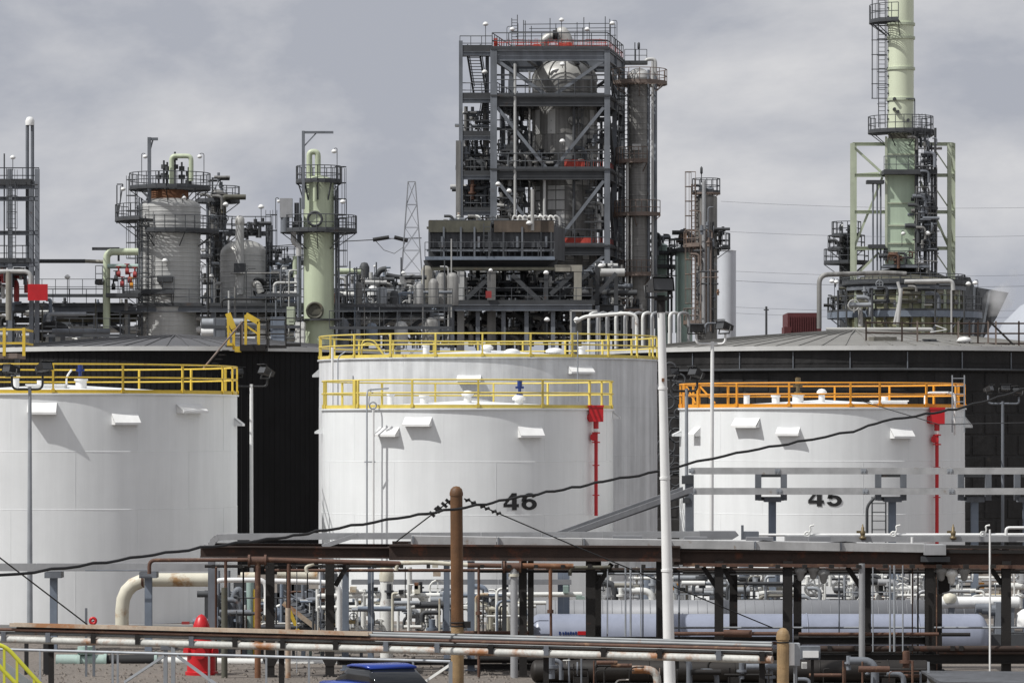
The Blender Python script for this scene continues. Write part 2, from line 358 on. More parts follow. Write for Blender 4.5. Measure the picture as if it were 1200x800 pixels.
# ---------------------------------------------------------------- ground
def ground():
    m = bpy.data.materials.new('gravel'); m.use_nodes = True; t = m.node_tree; b = t.nodes['Principled BSDF']; ln = t.links.new
    geo = N(t, 'ShaderNodeNewGeometry'); n1 = N(t, 'ShaderNodeTexNoise'); n1.inputs['Scale'].default_value = 9; n1.inputs['Detail'].default_value = 8; n1.inputs['Roughness'].default_value = .8
    n2 = N(t, 'ShaderNodeTexNoise'); n2.inputs['Scale'].default_value = .35; n2.inputs['Detail'].default_value = 4
    r = N(t, 'ShaderNodeValToRGB'); r.color_ramp.elements[0].position = .32; r.color_ramp.elements[0].color = (.065, .058, .052, 1); r.color_ramp.elements[1].position = .7; r.color_ramp.elements[1].color = (.29, .25, .215, 1)
    r2 = N(t, 'ShaderNodeMapRange'); r2.inputs['To Min'].default_value = .7; r2.inputs['To Max'].default_value = 1.15
    ln(geo.outputs['Position'], n1.inputs['Vector']); ln(geo.outputs['Position'], n2.inputs['Vector']); ln(n1.outputs['Fac'], r.inputs['Fac']); ln(n2.outputs['Fac'], r2.inputs['Value'])
    v = N(t, 'ShaderNodeVectorMath', operation='SCALE'); ln(r.outputs['Color'], v.inputs[0]); ln(r2.outputs['Result'], v.inputs['Scale']); ln(v.outputs['Vector'], b.inputs['Base Color'])
    b.inputs['Roughness'].default_value = .95
    bn = N(t, 'ShaderNodeBump'); bn.inputs['Strength'].default_value = .6; bn.inputs['Distance'].default_value = .05; ln(n1.outputs['Fac'], bn.inputs['Height']); ln(bn.outputs['Normal'], b.inputs['Normal'])
    g = MB(); g.add([(-6000,-200,0),(6000,-200,0),(6000,9000,0),(-6000,9000,0)], [(0,1,2,3)]); o = g.build('ground', m); o['kind'] = 'structure'
    # low gravel berm in front of the left tank, at the foot of the tank row
    bm_ = MB(); ys = [(136,0.0),(138.5,.42),(140.5,.5),(142.5,.42),(144.5,0.0)]; n = 60
    vs = []; 
    for i in range(n+1):
        x = -22 + 44*i/n
        for y, z in ys: vs.append((x, y, (z + (random.uniform(-.03,.03) if z else -.02))))
    fs = []
    for i in range(n):
        for j in range(4): fs.append((i*5+j, (i+1)*5+j, (i+1)*5+j+1, i*5+j+1))
    bm_.add(vs, fs, True); o = bm_.build('gravel_berm', m); o['kind'] = 'structure'
    # loose stones
    st = MB()
    for i in range(1500):
        x = random.uniform(-15.5, 0); y = random.uniform(112, 136); r_ = random.uniform(.03, .085)
        st.add([(x-r_,y,0),(x,y-r_,0),(x+r_,y,0),(x,y+r_,0),(x,y,r_*random.uniform(.6,1.1))], [(0,1,4),(1,2,4),(2,3,4),(3,0,4)])
    st.build('loose_gravel', m, kind='stuff')
ground()

# ---------------------------------------------------------------- white tanks
def tpos(c, r, a, z): return Vector((c[0]+r*math.sin(a), c[1]-r*math.cos(a), z))
def hood(tank, c, Rm, cpx, top, bot, wpx, paint, Yf, ang=None, cpx0=0):
    """sloping white vent hood on the shell"""
    a = ang if ang is not None else math.asin(max(-1, min(1, cpx)))
    wd = wpx*S(Yf)/max(.55, math.cos(a)) if ang is None else 1.05
    z1, z0 = Z(top, Yf), Z(bot, Yf); p = .38 if cpx0 == 70 else .3; t = Vector((math.cos(a), math.sin(a), 0)); n_ = Vector((math.sin(a), -math.cos(a), 0))
    o = tpos(c, Rm-.03, a, 0); b = MB(); th = .03
    def q(u, d, z): return o + t*u + n_*d + Vector((0,0,z))
    lip = .07
    for s in (-1, 1):  # side cheeks
        b.prism([q(s*wd/2, 0, z1), q(s*wd/2, p, z0+lip), q(s*wd/2, p, z0), q(s*wd/2, 0, z0)], t*(-s*th))
    b.prism([q(-wd/2, 0, z1+.02), q(-wd/2, p+.02, z0+lip+.02), q(-wd/2, p+.02, z0), q(-wd/2, p-.02, z0), q(-wd/2, p-.02, z0+lip-.02), q(-wd/2, 0, z1-.05)], t*wd)
    return b.build('vent_hood', paint, tank)

post_mesh = {}
def tank(label, cpx, Rpx, Yc, rim, railtop, paint, railm, posts, gap_back=True, heavy=(), hoods=(), split=26, edge_hoods=(), railm_in=None):
    c = (X(cpx, Yc), Yc); Rm = Rpx*S(Yc)*.9993; Yf = Yc-Rm
    T = thing('storage_tank', label, 'storage tank', (c[0], c[1], 0))
    zr = Z(rim, Yf); nring = max(3, round(zr/2.45)); hz = zr/nring
    for k in range(nring):
        b = MB(); rr = Rm - .004*k
        b.lathe(c, [(rr, hz*k + (.012 if k else 0)), (rr, hz*(k+1))], 128)
        if k: b.lathe(c, [(rr+.004, hz*k-.012), (rr+.012, hz*k), (rr, hz*k+.012)], 128)
        b.build('shell_ring', paint, T)
    # vertical weld seams, proud by a few millimetres
    sb = MB()
    for k in range(nring):
        for i in range(9):
            a = (i + (k % 2)*.5)*2*math.pi/9 + .2; sb.bar(tpos(c, Rm-.004*k, a, hz*k+.03), tpos(c, Rm-.004*k, a, hz*(k+1)-.03), .022, .01, up=(math.sin(a),-math.cos(a),0))
    sb.build('weld_seam', paint, T, kind='stuff')
    rb = MB(); rb.lathe(c, [(Rm+.06, zr-.05), (Rm+.06, zr+.012)], 128, smooth=True); rb.lathe(c, [(Rm+.06, zr+.012), (0.02, zr+Rm*.062)], 128); rb.lathe(c, [(Rm+.06, zr-.05), (Rm, zr-.05)], 128)
    rb.build('roof', paint, T)
    # hand rail round the rim: toe board, two rails and every post
    h = Z(railtop, Yf)-zr; rw = Rm-.02
    rl = MB(); rl.lathe(c, [(rw+.012, zr+.02), (rw+.012, zr+.16), (rw-.012, zr+.16), (rw-.012, zr+.02)], 96)
    root = rl.build('toe_board', railm, T)
    for kk, nm in ((.56, 'mid_rail'), (1.0, 'top_rail')):
        b = MB(); b.tube(arc(c, rw, zr+h*kk-.03, 0, 2*math.pi, 96)[:-1], .034, 6, True); b.build(nm, railm, root)
    key = (railm.name, round(h, 2))
    if key not in post_mesh:
        pb = MB(); pb.bar((0,0,0.02),(0,0,h-.03), .075, .075); pb.bar((0,-.02,.05),(0,-.02,.19), .14, .1)
        post_mesh[key] = mesh_of(pb, 'post', railm)
        pb = MB(); pb.bar((0,0,0.02),(0,0,h-.03), .17, .1); post_mesh[key+('h',)] = mesh_of(pb, 'post', railm)
    for a in posts:
        hv = a in heavy
        place(post_mesh[key+('h',)] if hv else post_mesh[key], 'post', root, tpos(c, rw, R(a), zr), R(a))
    for (hx, t_, b_, w_) in hoods: hood(T, c, Rm, (hx-cpx)/Rpx, t_, b_, w_, M.white, Yf, cpx0=cpx)
    for sgn, t_, b_ in edge_hoods: hood(T, c, Rm, 0, t_, b_, 26, paint, Yc, ang=R(88)*sgn)
    return T, c, Rm, zr, h

def roof_fit(T, c, px, pt, pb, wpx, Y, kind='cyl', m=None):
    m = m or M.white; x = X(px, Y); z0, z1 = Z(pb, Y)-.12, Z(pt, Y); r = wpx*S(Y)/2; b = MB()
    if kind == 'cyl':
        b.cyl((x,Y,z0),(x,Y,z1), r, n=20); b.cyl((x,Y,z0),(x,Y,z0+.16), r*1.35, n=20); b.cyl((x,Y,z1-.07),(x,Y,z1+.005), r*1.25, n=20); nm = 'roof_nozzle'
    elif kind == 'mush':
        b.cyl((x,Y,z0),(x,Y,z1-.15), r*.75, n=20); b.lathe((x,Y,0), [(r*1.15, z1-.2), (r*1.2, z1-.1), (r*.7, z1), (0, z1+.03)], 20, split=False); b.lathe((x,Y,0), [(0,z1-.2),(r*1.15,z1-.2)], 20); nm = 'mushroom_vent'
    elif kind == 'hatch':
        b.box((x-r,Y-.5,z0),(x+r,Y+.5,z1-.05)); b.box((x-r-.05,Y-.55,z1-.05),(x+r+.05,Y+.55,z1)); b.cyl((x-r*.3,Y-.3,z1),(x-r*.3,Y-.3,z1+.15), .14); nm = 'roof_hatch'
    elif kind == 'valve':
        b.cyl((x,Y,z0),(x,Y,z0+.3), r*1.5, n=16); b.cyl((x,Y,z0+.25),(x,Y,z1), r*.8, n=12); b.cyl((x,Y,z1-.3),(x,Y,z1-.02), r*1.15, n=12); b.bar((x-r*2,Y,z0+.55),(x+r*2,Y,z0+.55), .09); nm = 'roof_valve'
    return b.build(nm, m, T)

LT, lc, lR, lz, lh = tank('wide white tank with yellow rail at far left, cut by the frame edge', 70, 208, 160, 461, 425.5, M.tank, M.yellow,
    [-171+22*i for i in range(16) if abs(-171+22*i) > 79] + [-83,-61,-39,-16.8,4.7,26.6,48.7,71,81], heavy=(-16.8,), hoods=((75,472,485.5,34),(165,484.5,497.5,29),(233,473.5,483.5,27)), edge_hoods=((1,490,499),))
for f in ((18,440,461,9,'cyl'),(55,450,461,44,'hatch'),(95,444,461,13,'cyl')): roof_fit(LT, lc, *f[:4], 157, f[4])
roof_fit(LT, lc, 94, 427, 446, 5, 157, 'valve', M.blue)
pipe(LT, [P(78,452,157), P(78,441,157), P(84,433,157)], .04, M.white, bend=.3)

T46, c46, R46, z46, h46 = tank('white tank with yellow rail and black number 46', 548, 171, 162, 478.5, 443.8, M.tank, M.yellow_pale,
    [-74,-48.5,-46.5,-20.9,4.7,30.6,56,66,80,100,122,146,170,194,218,242,262,282], heavy=(-48.5,), hoods=((494,489,499.5,32),(460,501,511.5,25),(620.5,500,512.5,28)), edge_hoods=((1,482,491),(-1,501,508)))
for f in ((458,461,480,8,'cyl'),(497,463,480,10,'cyl'),(548,458,480,12,'mush'),(608,463,480,13,'mush')): roof_fit(T46, c46, *f[:4], 160, f[4])
roof_fit(T46, c46, 609, 445, 466, 5, 160, 'valve', M.blue)
pipe(T46, [P(430,640,156.6), P(430,457,156.6), P(455,455,160)], .035, M.steel_light, bend=.3)
pipe(T46, [P(437.5,640,156.5), P(437.5,477,156.5)], .05, M.white)
b = MB(); b.torus(P(437,475,156.3), .14, .035); b.bar(P(427,541,156.5), P(440,541,156.5), .05); b.build('conduit_bracket', M.steel_light, T46, kind='stuff')

T45, c45, R45, z45, h45 = tank('white tank with orange rail and black number 45', 963, 167, 162, 477.5, 447.5, M.tank, M.orange,
    [-80,-77,-63,-40,-17.4,6.6,18.5,41,63,84,100,122,146,170,194,218,242,262], heavy=(-77,-63), hoods=((813,500.5,511,9),(867,490,501,28),(912.5,501,510.5,26),(1041,502,513.5,26)), edge_hoods=((1,488,501),(-1,505,511)))
for f in ((875,461,479,7,'cyl'),(909,463,479,9,'cyl'),(935,461,479,13,'cyl'),(963,456,479,10,'mush'),(1042,469,479,40,'hatch')): roof_fit(T45, c45, *f[:4], 160, f[4])
roof_fit(T45, c45, 935, 442, 464, 5.5, 160, 'valve', M.brass)
pipe(T45, [P(1084,478,158.5), P(1084,460,158.5), P(1119,460,158.5), P(1119,510,158.5)], .05, M.white, bend=.25)
b = MB(); ladder_mesh(b, X(1123,158), 158, z45-1, z45+1.35, .5, cage=False); b.build('ladder', M.steel_light, T45)
b = MB()
for a, q in ((-76,-66),(-63,-52)): b.bar(tpos(c45, R45-.05, R(a), z45+h45-.1), tpos(c45, R45-.05, R(q), z45+.2), .05)
b.build('rail_brace', M.orange, T45)

TB, cB, RB_, zB, hB = tank('taller weathered white tank with pale yellow rail rising behind the number 46 tank', 572, 198.5, 180, 418.5, 389.5, M.tank_old, M.yellow_pale,
    [-82,-66,-50,-33.5,-17,-1.5,14.3,29,44,60,75,90,105,120,136,152,168,184,200,216,232,248,264], hoods=((552,440,447,28),(677,428.5,437.5,28)), edge_hoods=((-1,433,442),(1,449,456)))
for f in ((499,404,420,7,'cyl'),(571,404,420,12,'mush'),(600,409,420,16,'mush'),(650,408,420,18,'mush'),(682,406,420,8,'cyl')): roof_fit(TB, cB, *f[:4], 177, f[4])
pipe(TB, [P(389.5,480,174.5), P(389.5,407,174.5)], .06, M.white)
b = MB(); b.tube(fillet([P(677,470,172), P(677,388,172)], .2), .035, 6); b.tube(fillet([P(396,480,173.5), P(396,418,173.5), P(405,412,173.5)], .3), .03, 6); b.build('conduit', M.steel_light, TB)
b = MB()   # access steps behind the left of the rail
for k in (0, .5): b.tube(fillet([P(424,418,182), P(424,402-k*8,182), P(438,402-k*8,182), P(450,416,182)], .4), .035, 6)
b.build('step_handrail', M.yellow_pale, TB)

# ---- painted numbers
def numeral(txt, T, c, Rm, px0, px1, pt, pb, cpx, Rpx, Yf):
    n = len(txt); gap = 2.2; wd = (px1-px0-gap*(n-1))/n
    def ring(cx, cy, rx, ry, ix, iy, d0, d1, k=28):
        out = []
        for i in range(k):
            t0, t1 = R(d0+(d1-d0)*i/k), R(d0+(d1-d0)*(i+1)/k)
            out.append([(cx+rx*math.cos(t0),cy+ry*math.sin(t0)),(cx+rx*math.cos(t1),cy+ry*math.sin(t1)),(cx+ix*math.cos(t1),cy+iy*math.sin(t1)),(cx+ix*math.cos(t0),cy+iy*math.sin(t0))])
        return out
    shapes = {'4': [[(.55,0),(.86,0),(.86,1),(.55,1)], [(0,.17),(.55,.17),(.55,.36),(0,.36)], [(.86,.17),(1,.17),(1,.36),(.86,.36)], [(0,.36),(.22,.36),(.55,.73),(.55,1)]],
              '6': ring(.5,.33,.5,.33,.2,.155,-180,180) + ring(.54,.5,.54,.5,.23,.34,180,38,20),
              '5': [[(.13,.79),(.93,.79),(.93,1),(.13,1)], [(.05,.45),(.33,.45),(.4,.79),(.13,.79)]] + ring(.48,.33,.5,.33,.2,.15,145,-165,28)}
    for i, ch in enumerate(txt):
        a0 = px0+i*(wd+gap); pc = a0+wd/2; a = math.asin((pc-cpx)/Rpx); z0, z1 = Z(pb, Yf), Z(pt, Yf); hw = wd*S(Yf)/2/math.cos(a)
        t = Vector((math.cos(a), math.sin(a), 0)); nn = Vector((math.sin(a), -math.cos(a), 0)); org = tpos(c, Rm, a, 0); b = MB()
        for poly in shapes[ch]:
            b.add([org + t*((u*2-1)*hw) + nn*(.012 + .0) + Vector((0,0,z0+(z1-z0)*v)) for u, v in poly], [(0,1,2,3)])
        b.build('numeral', M.numeral, T)
numeral('46', T46, c46, R46, 590, 628.5, 577.5, 597.5, 548, 171, 156)
numeral('45', T45, c45, R45, 934, 973, 573, 593, 963, 167, 156)

# ---- red foam boxes with drop pipes (fire fighting) on the tanks
def foam(label, px, pt, Tc, Tr, bot, Y):
    a = math.asin((X(px, Y)-Tc[0])/Tr); Yw = Tc[1]-Tr*math.cos(a); Y = Yw-.35
    T = thing('foam_chamber', label, 'foam chamber', P(px, bot, Y), 'red foam chambers on the tank rims')
    b = MB(); w_ = 8.5*S(Y); b.box((X(px,Y)-w_, Y-.2, Z(pt+19,Y)), (X(px,Y)+w_, Y+.3, Z(pt,Y))); b.box((X(px,Y)-w_-.02, Y-.23, Z(pt+2,Y)), (X(px,Y)+w_+.02, Y+.33, Z(pt-.4,Y))); b.build('chamber_box', M.red, T)
    b = MB(); b.cyl((X(px,Y)-w_-.12, Y, Z(pt+14,Y)), (X(px,Y)-w_, Y, Z(pt+14,Y)), .16, n=14); b.build('side_flange', M.red, T)
    b = MB(); b.cyl(P(px,pt+19,Y), P(px,pt+27,Y), .11, n=12); b.build('neck', M.red, T)
    b = MB(); b.cyl(P(px,pt+27,Y), P(px,pt+31,Y), .1, n=12); b.build('clear_coupling', M.whitepipe, T)
    b = MB(); b.cyl(P(px-2.5,pt+37,Y-.12), P(px-2.5,pt+37,Y+.1), .16, n=14)
    for q in (32, 43): b.cyl(P(px,pt+q-.8,Y), P(px,pt+q+.8,Y), .17, n=14)
    b.build('check_valve', M.red, T)
    b = MB(); b.cyl(P(px,pt+31,Y), P(px,bot,Y), .075, n=12); b.build('drop_pipe', M.red, T)
    b = MB()
    for q in (70, 105): b.bar(P(px-4,pt+q,Y), P(px+4,pt+q,Y), .04); b.bar(P(px+3,pt+q,Y), P(px+3,pt+q,Y)+Vector((0,.4,0)), .04)
    b.build('pipe_bracket', M.red, T)
foam('red box and drop pipe on the yellow railed tank', 698.5, 475, c46, R46, 604, 157)
foam('red box and drop pipe on the orange railed tank', 1098, 477.5, c45, R45, 640, 158)

# ---------------------------------------------------------------- black tanks
def black_tank(label, cpx, Rpx, Yc, eave, rise, wall, roofm, nseam, ribs):
    c = (X(cpx, Yc), Yc); Rm = Rpx*S(Yc); Yf = Yc-Rm; ze = Z(eave, Yf); T = thing('insulated_tank', label, 'storage tank', (c[0], c[1], 0))
    b = MB(); b.lathe(c, [(Rm, 0), (Rm, ze-.1)], 128); b.build('shell', wall, T)
    b = MB(); prof = [(Rm+.25, ze), (Rm*.5, ze+rise*.62), (.05, ze+rise)]
    b.lathe(c, prof, 96, split=False); b.build('roof', roofm, T)
    b = MB(); b.lathe(c, [(Rm+.25, ze-.24), (Rm+.25, ze)], 128); b.lathe(c, [(Rm, ze-.24), (Rm+.25, ze-.24)], 128); b.build('fascia', M.fascia, T)
    seams = MB()
    for i in range(nseam):
        a = 2*math.pi*i/nseam+.05
        seams.bar(tpos(c, Rm+.2, a, ze+.02), tpos(c, Rm*.5, a, ze+rise*.62+.02), .05, .05); seams.bar(tpos(c, Rm*.5, a, ze+rise*.62+.03), tpos(c, .8, a, ze+rise+.02), .06, .06)
    if nseam: seams.build('roof_seam', roofm, T)
    if ribs == 'vertical':
        b = MB(); n = 220
        for i in range(n):
            a = 2*math.pi*i/n
            if math.cos(a) > -.05: b.bar(tpos(c, Rm, a, 0), tpos(c, Rm, a, ze-.3), .05, .05)
        b.build('wall_rib', wall, T)
    else:
        b = MB(); zz = ze-.9; k = 0
        while zz > .5:
            b.lathe(c, [(Rm, zz-.03), (Rm+.03, zz-.03), (Rm+.03, zz+.03), (Rm, zz+.03)], 96); zz -= 1.15
        b.build('insulation_band', wall, T)
        b = MB(); b.lathe(c, [(Rm, ze-1.35), (Rm+.35, ze-1.32), (Rm+.35, ze-1.26), (Rm, ze-1.2)], 96); b.build('wind_girder', M.dark, T)
        b = MB()
        for i in range(14):
            a = -1.4 + 2.8*i/13; b.bar(tpos(c, Rm+.05, a, ze-1.25), tpos(c, Rm+.05, a, ze-.32), .055)
        b.build('girder_strut', M.steel, T, kind='stuff')
        b = MB()   # individual insulation plates standing slightly proud, with their own edges
        for k in range(9):
            for i in range(26):
                a0 = -1.35+2.7*i/26 + (.05 if k % 2 else 0); d = random.uniform(.02,.035); z0 = ze-2.5-k*1.15
                if z0 < .3: continue
                b.lathe(c, [(Rm, z0+.04), (Rm+d, z0+.06), (Rm+d, z0+1.05), (Rm, z0+1.08)], 3, a0+.006, a0+2.7/26-.006)
        b.build('insulation_plate', wall, T)
    return T, c, Rm, ze
BL, cbl, Rbl, zbl = black_tank('black corrugated tank with dark grey cone roof behind the left white tank', 205, 240, 218, 405.5, .85, M.black, M.roof_dark, 64, 'vertical')
BR, cbr, Rbr, zbr = black_tank('huge black insulated tank with light grey roof behind the number 45 tank', 1002, 292, 222, 405, 1.2, M.black_ins, M.roof_light, 72, 'plates')
# roof furniture and rusty rail of the right black tank
b = MB(); yy = cbr[1]-Rbr*.8
rp_ = [P(1015,404,yy), P(1075,405,yy), P(1136,405,yy), P(1215,405,yy)]
for k in (0, .55, 1.1):
    b.tube([p + Vector((0,0,.12+k)) for p in rp_], .045, 6)
R_ = b.build('roof_rail', M.rust, BR)
for px in (1015,1057,1075,1123,1136,1146,1158,1167,1194,1212):
    q = MB(); q.bar(P(px,406,yy), P(px,406,yy)+Vector((0,0,1.4)), .09); q.build('post', M.rusty_platform if px in (1075,1123,1158,1167) else M.rust, R_)
b = MB(); b.bar(P(1158,375,yy), P(1200,416,yy), .1); b.build('stair_stringer', M.rust_black, BR)
b = MB(); b.box(tuple(P(1018,406,yy+.3)), tuple(P(1049,395,yy+1.2))); b.build('roof_box', M.beige, BR)
b = MB(); b.box(tuple(P(1080,406,yy+.3)), tuple(P(1098,400,yy+1.2))); b.box(tuple(P(1082,400,yy+.4)), tuple(P(1096,397.5,yy+1.1))); b.build('roof_hatch', M.dark, BR)
b = MB(); b.lathe(tuple(P(1130,405,yy)), [(0,0),(.25,0),(.2,.2),(.45,.25),(.3,.45),(0,.5)], 14, split=False); b.build('roof_vent', M.white, BR)
pipe(BR, [P(968,386,224), P(1092,386,224), P(1092,390,224)], .12, M.chrome, bend=.4)
b = MB(); b.bar(P(1096,381,yy+1), P(1110,386,yy+1), .05); b.bar(P(1110,386,yy+1), P(1090,389,yy+1), .05); b.build('roof_davit', M.white, BR)
# vertical conduits and brackets on the right black wall
b = MB()
for px, y0, y1 in ((1142,449,560),(1119,445,640),(1175,470,640),(1150,560,640)): b.bar(P(px,y1,cbr[1]-Rbr*.86), P(px,y0,cbr[1]-Rbr*.86), .1)
for y in (490,512,532): b.bar(P(1130,y,cbr[1]-Rbr*.87), P(1165,y+1,cbr[1]-Rbr*.87), .06)
b.build('wall_conduit', M.steel, BR)
b = MB()
for k in range(12): b.torus(P(779+random.uniform(0,18), 432+k*13, 190), random.uniform(.2,.45), .05, 'y', 14, 5)
for k in range(8): b.tube([P(774,445+k*22,190), P(800,443+k*22+random.uniform(-5,5),190)], .05, 5)
b.build('wall_piping', M.dark, BR)
# yellow access stair on the left black tank
ST = thing('access_stair', 'orange-yellow stair head with sloping handrail on the left black tank roof edge', 'stair', P(288,408,204))
Y_ = 204
for x0, tag_ in ((264,0),(281,1)):
    b = MB()
    if tag_ == 0:
        b.bar(P(267,367,Y_), P(274,385,Y_), .16, .3); b.bar(P(274,385,Y_), P(274,410,Y_), .14); b.bar(P(266,382,Y_), P(273,394,Y_), .1); b.bar(P(267,367,Y_), P(268,404,Y_), .12)
    else:
        b.bar(P(288,369,Y_), P(303,377.5,Y_), .16, .3); b.bar(P(303,377,Y_), P(303,404,Y_), .16); b.bar(P(288,369,Y_), P(288,404,Y_), .14); b.bar(P(289,382,Y_), P(302,391,Y_), .1)
    b.build('handrail', M.yellow, ST)
b = MB(); b.box(tuple(P(275,412.5,Y_-.3)), tuple(P(283,406,Y_+.3))); b.box(tuple(P(266,406,Y_-.2)), tuple(P(273,402,Y_+.2))); b.build('stair_shoe', M.yellow, ST)
b = MB(); b.bar(P(284,377,Y_-.4), P(238,432,Y_-6), .06, .08); b.bar(P(284,377,Y_-.4), P(284,408,Y_-.4), .09); b.build('sloping_rail', M.rusty_platform, ST)
b = MB(); rail_mesh(b, [P(282,407,Y_), P(313,407,Y_), P(313,407,Y_+2)], 1.35, 1.4, .045); b.box(tuple(P(281,411,Y_-.5)), tuple(P(314,405,Y_+2))); b.build('landing', M.rust_black, ST)
b = MB()
for k in range(5): b.box(tuple(P(262+k*4-14,416+k*-5+9,Y_-1-k*.1)), tuple(P(271+k*4-14,417.5+k*-5+9,Y_-.4)))
b.build('tread', M.rust_black, ST)
b = MB(); rail_mesh(b, [P(315,408,Y_-1), P(335,408,Y_-1)], 1.5, 1.5, .04); rail_mesh(b, [P(335,406,Y_), P(352,406,Y_)], 1.5, 1.5, .03); b.build('roof_edge_rail', M.rust_black, ST, kind='stuff')
# stair landing cage at far left, behind the left tank
SL = thing('stair_landing', 'yellow railed landing at the far left edge above the left tank rail', 'platform', P(10,420,172))
b = MB(); b.box(tuple(P(-40,419.5,171)), tuple(P(30,415.5,174))); b.build('floor_plate', M.rusty_platform, SL)
for px in (-35,5,28):
    for dy in (0, 3):
        b = MB(); b.bar(P(px,417,171+dy), P(px,384,171+dy), .13); b.build('post', M.yellow, SL)
b = MB()
for y in (386,402): b.bar(P(-36,y,171), P(29,y,171), .09); b.bar(P(28,y,171), P(28,y,171)+Vector((0,3,0)), .09); b.bar(P(-36,y,174), P(28,y,174), .08)
b.build('rails', M.yellow, SL)
b = MB(); 
for px in (-20,20): b.bar(P(px,0,172.5)*1 if False else Vector((X(px,172.5),172.5,0)), Vector((X(px,172.5),172.5,Z(419,172.5))), .2)
b.build('support_leg', M.steel, SL)
# ---------------------------------------------------------------- foreground pipe run
def run(px, off, dy=0.0):
    pb = 748.5 + .0265*px; Y = 6.305*4500/(pb-506) + dy
    return P(px, pb+off*(117/ (6.305*4500/(pb-506)))**.5, Y)
FR = thing('pipe_run', 'long low run of rust stained white pipe and grey conduits', 'pipe run', run(420, 30))
def rpts(a, b, off, dy=0, n=8): return [run(a+(b-a)*i/n, off, dy) for i in range(n+1)]
b = MB(); b.tube(rpts(-30, 905, 0), .108, 12); b.build('white_pipe', M.white_rust, FR)
b = MB(); b.tube(rpts(-30, 905, -8.3, .12), .062, 8); b.build('conduit', M.conduit, FR)
b = MB(); b.tube(rpts(-30, 905, -11.5, -.05), .05, 8); b.build('conduit', M.rust_pipe, FR)
b = MB(); b.tube(rpts(430, 905, -15.3, .05), .062, 8); b.build('conduit', M.conduit, FR)
b = MB(); b.tube(rpts(430, 905, -18.3, .2), .05, 8); b.build('conduit', M.conduit, FR)
b = MB(); b.tube(rpts(330, 905, -6.5, .3), .06, 8); b.build('conduit', M.rust_pipe, FR)
b = MB()
for p, q in zip(rpts(14, 434, -17.5)[:-1], rpts(14, 434, -17.5)[1:]): b.section(p, q, [(-.14,-.055),(.14,-.055),(.14,.055),(.1,.055),(.1,-.02),(-.1,-.02),(-.1,.055),(-.14,.055)])
b.build('channel', M.tan_rust, FR)
b = MB(); b.tube(rpts(20, 434, -12.5, .2), .07, 6); b.build('dark_pipe', M.rust_black, FR)
for px in (4,56,109,161,224,275,331,393,452,512,575,640,707,773,842,893):
    b = MB(); p = run(px, 2, -.16); q = run(px, -9, -.16); b.bar(p, q, .14, .05, up=(0,1,0)); b.box(tuple(run(px-4, -4, -.2)), tuple(run(px+4, -6, .35))); b.build('pipe_clamp', M.rust_black if px % 2 else M.steel, FR)
for px in (194,203): 
    b = MB(); t_ = run(px, 2); b.ibeam(t_, Vector((t_.x, t_.y, 0)), .12, .12, .02, up=(0,1,0)); b.build('support_post', M.steel_light, FR)
for px in (60,330,640,893):
    b = MB(); t_ = run(px, 4, .3); b.bar(t_, Vector((t_.x, t_.y, 0)), .16); b.build('support_post', M.rust_black, FR)
b = MB(); b.box(tuple(run(188, 3, -.2)), tuple(run(209, 0+6, .4))); b.build('saddle_plate', M.steel, FR)

HR = thing('guard_rail', 'thin galvanised guard rail with diagonal braces just below the rust stained pipe run', 'guard rail', Vector((X(240,115),115.5,0)))
b = MB(); b.tube(rpts(-30, 528, 11.8, -1.2), .043, 8); b.build('top_rail', M.steel_light, HR)
for px in (47,132,138,245,312,362,484,528):
    b = MB(); t_ = run(px, 11.8, -1.2); b.bar(t_, Vector((t_.x, t_.y, 0)), .06 if px != 528 else .11); b.build('post', M.steel_light, HR)
for a, q in (((193,14),(146,46)),((208,14),(254,46)),((527,16),(486,44))):
    b = MB(); t_ = run(a[0], a[1], -1.2); e_ = run(q[0], q[1], -1.2); b.bar(t_, e_, .075); b.build('brace', M.steel_light if a[0] != 527 else M.whitepipe, HR)

# ---------------------------------------------------------------- rusty pole and guys, second bollard pole
PO = thing('guyed_pole', 'round brown oxidised pole with domed cap and two guy wires', 'pole', Vector((X(536,112),112,0)))
zt = Z(572,112); x0 = X(536,112); r_ = 7.4*S(112)
b = MB(); b.cyl((x0,112,Z(733,112)), (x0-.03,112,zt-.2), r_, r_*.98, n=24); b.build('upper_shaft', M.pole, PO)
b = MB(); b.cyl((x0,112,-.1), (x0,112,Z(733,112)), r_*1.02, n=24); b.build('lower_shaft', M.pole_light, PO)
b = MB(); b.lathe((x0-.03,112,zt-.22), [(r_*1.06,0),(r_*1.08,.08),(r_*.9,.2),(r_*.5,.27),(0,.29)], 24, split=False); b.build('cap', M.pole, PO)
b = MB()
for y in (729, 733): b.torus((x0,112,Z(y,112)), r_*1.03, .02, 'z', 24, 6)
b.build('band', M.rust_black, PO)
b = MB(); b.box((x0+r_*.9, 111.9, Z(735,112)), (x0+r_*2.1, 112.3, Z(728,112))); b.build('side_bracket', M.rust_black, PO)
def wire(parent, pts, r, m=M.cable, name='guy_wire', sag=0, n=16):
    a, e_ = Vector(pts[0]), Vector(pts[-1]); b = MB()
    if len(pts) == 2: q = [a.lerp(e_, i/n) - Vector((0,0,sag*4*(i/n)*(1-i/n))) for i in range(n+1)]
    else: q = pts
    b.tube(q, r, 5); return b.build(name, m, parent)
wire(PO, [P(529,585,112), P(462,636,116)], .022); wire(PO, [P(544,584,112), P(675,640,116), P(760,675,118.5), P(905,735,121)], .02)
b = MB()
for t_ in (.05,.12,.2,.24,.33): q = P(529,585,112).lerp(P(462,636,116), t_); b.cyl(q-Vector((.08,0,-.07)), q+Vector((.08,0,-.07)), .045, n=8)
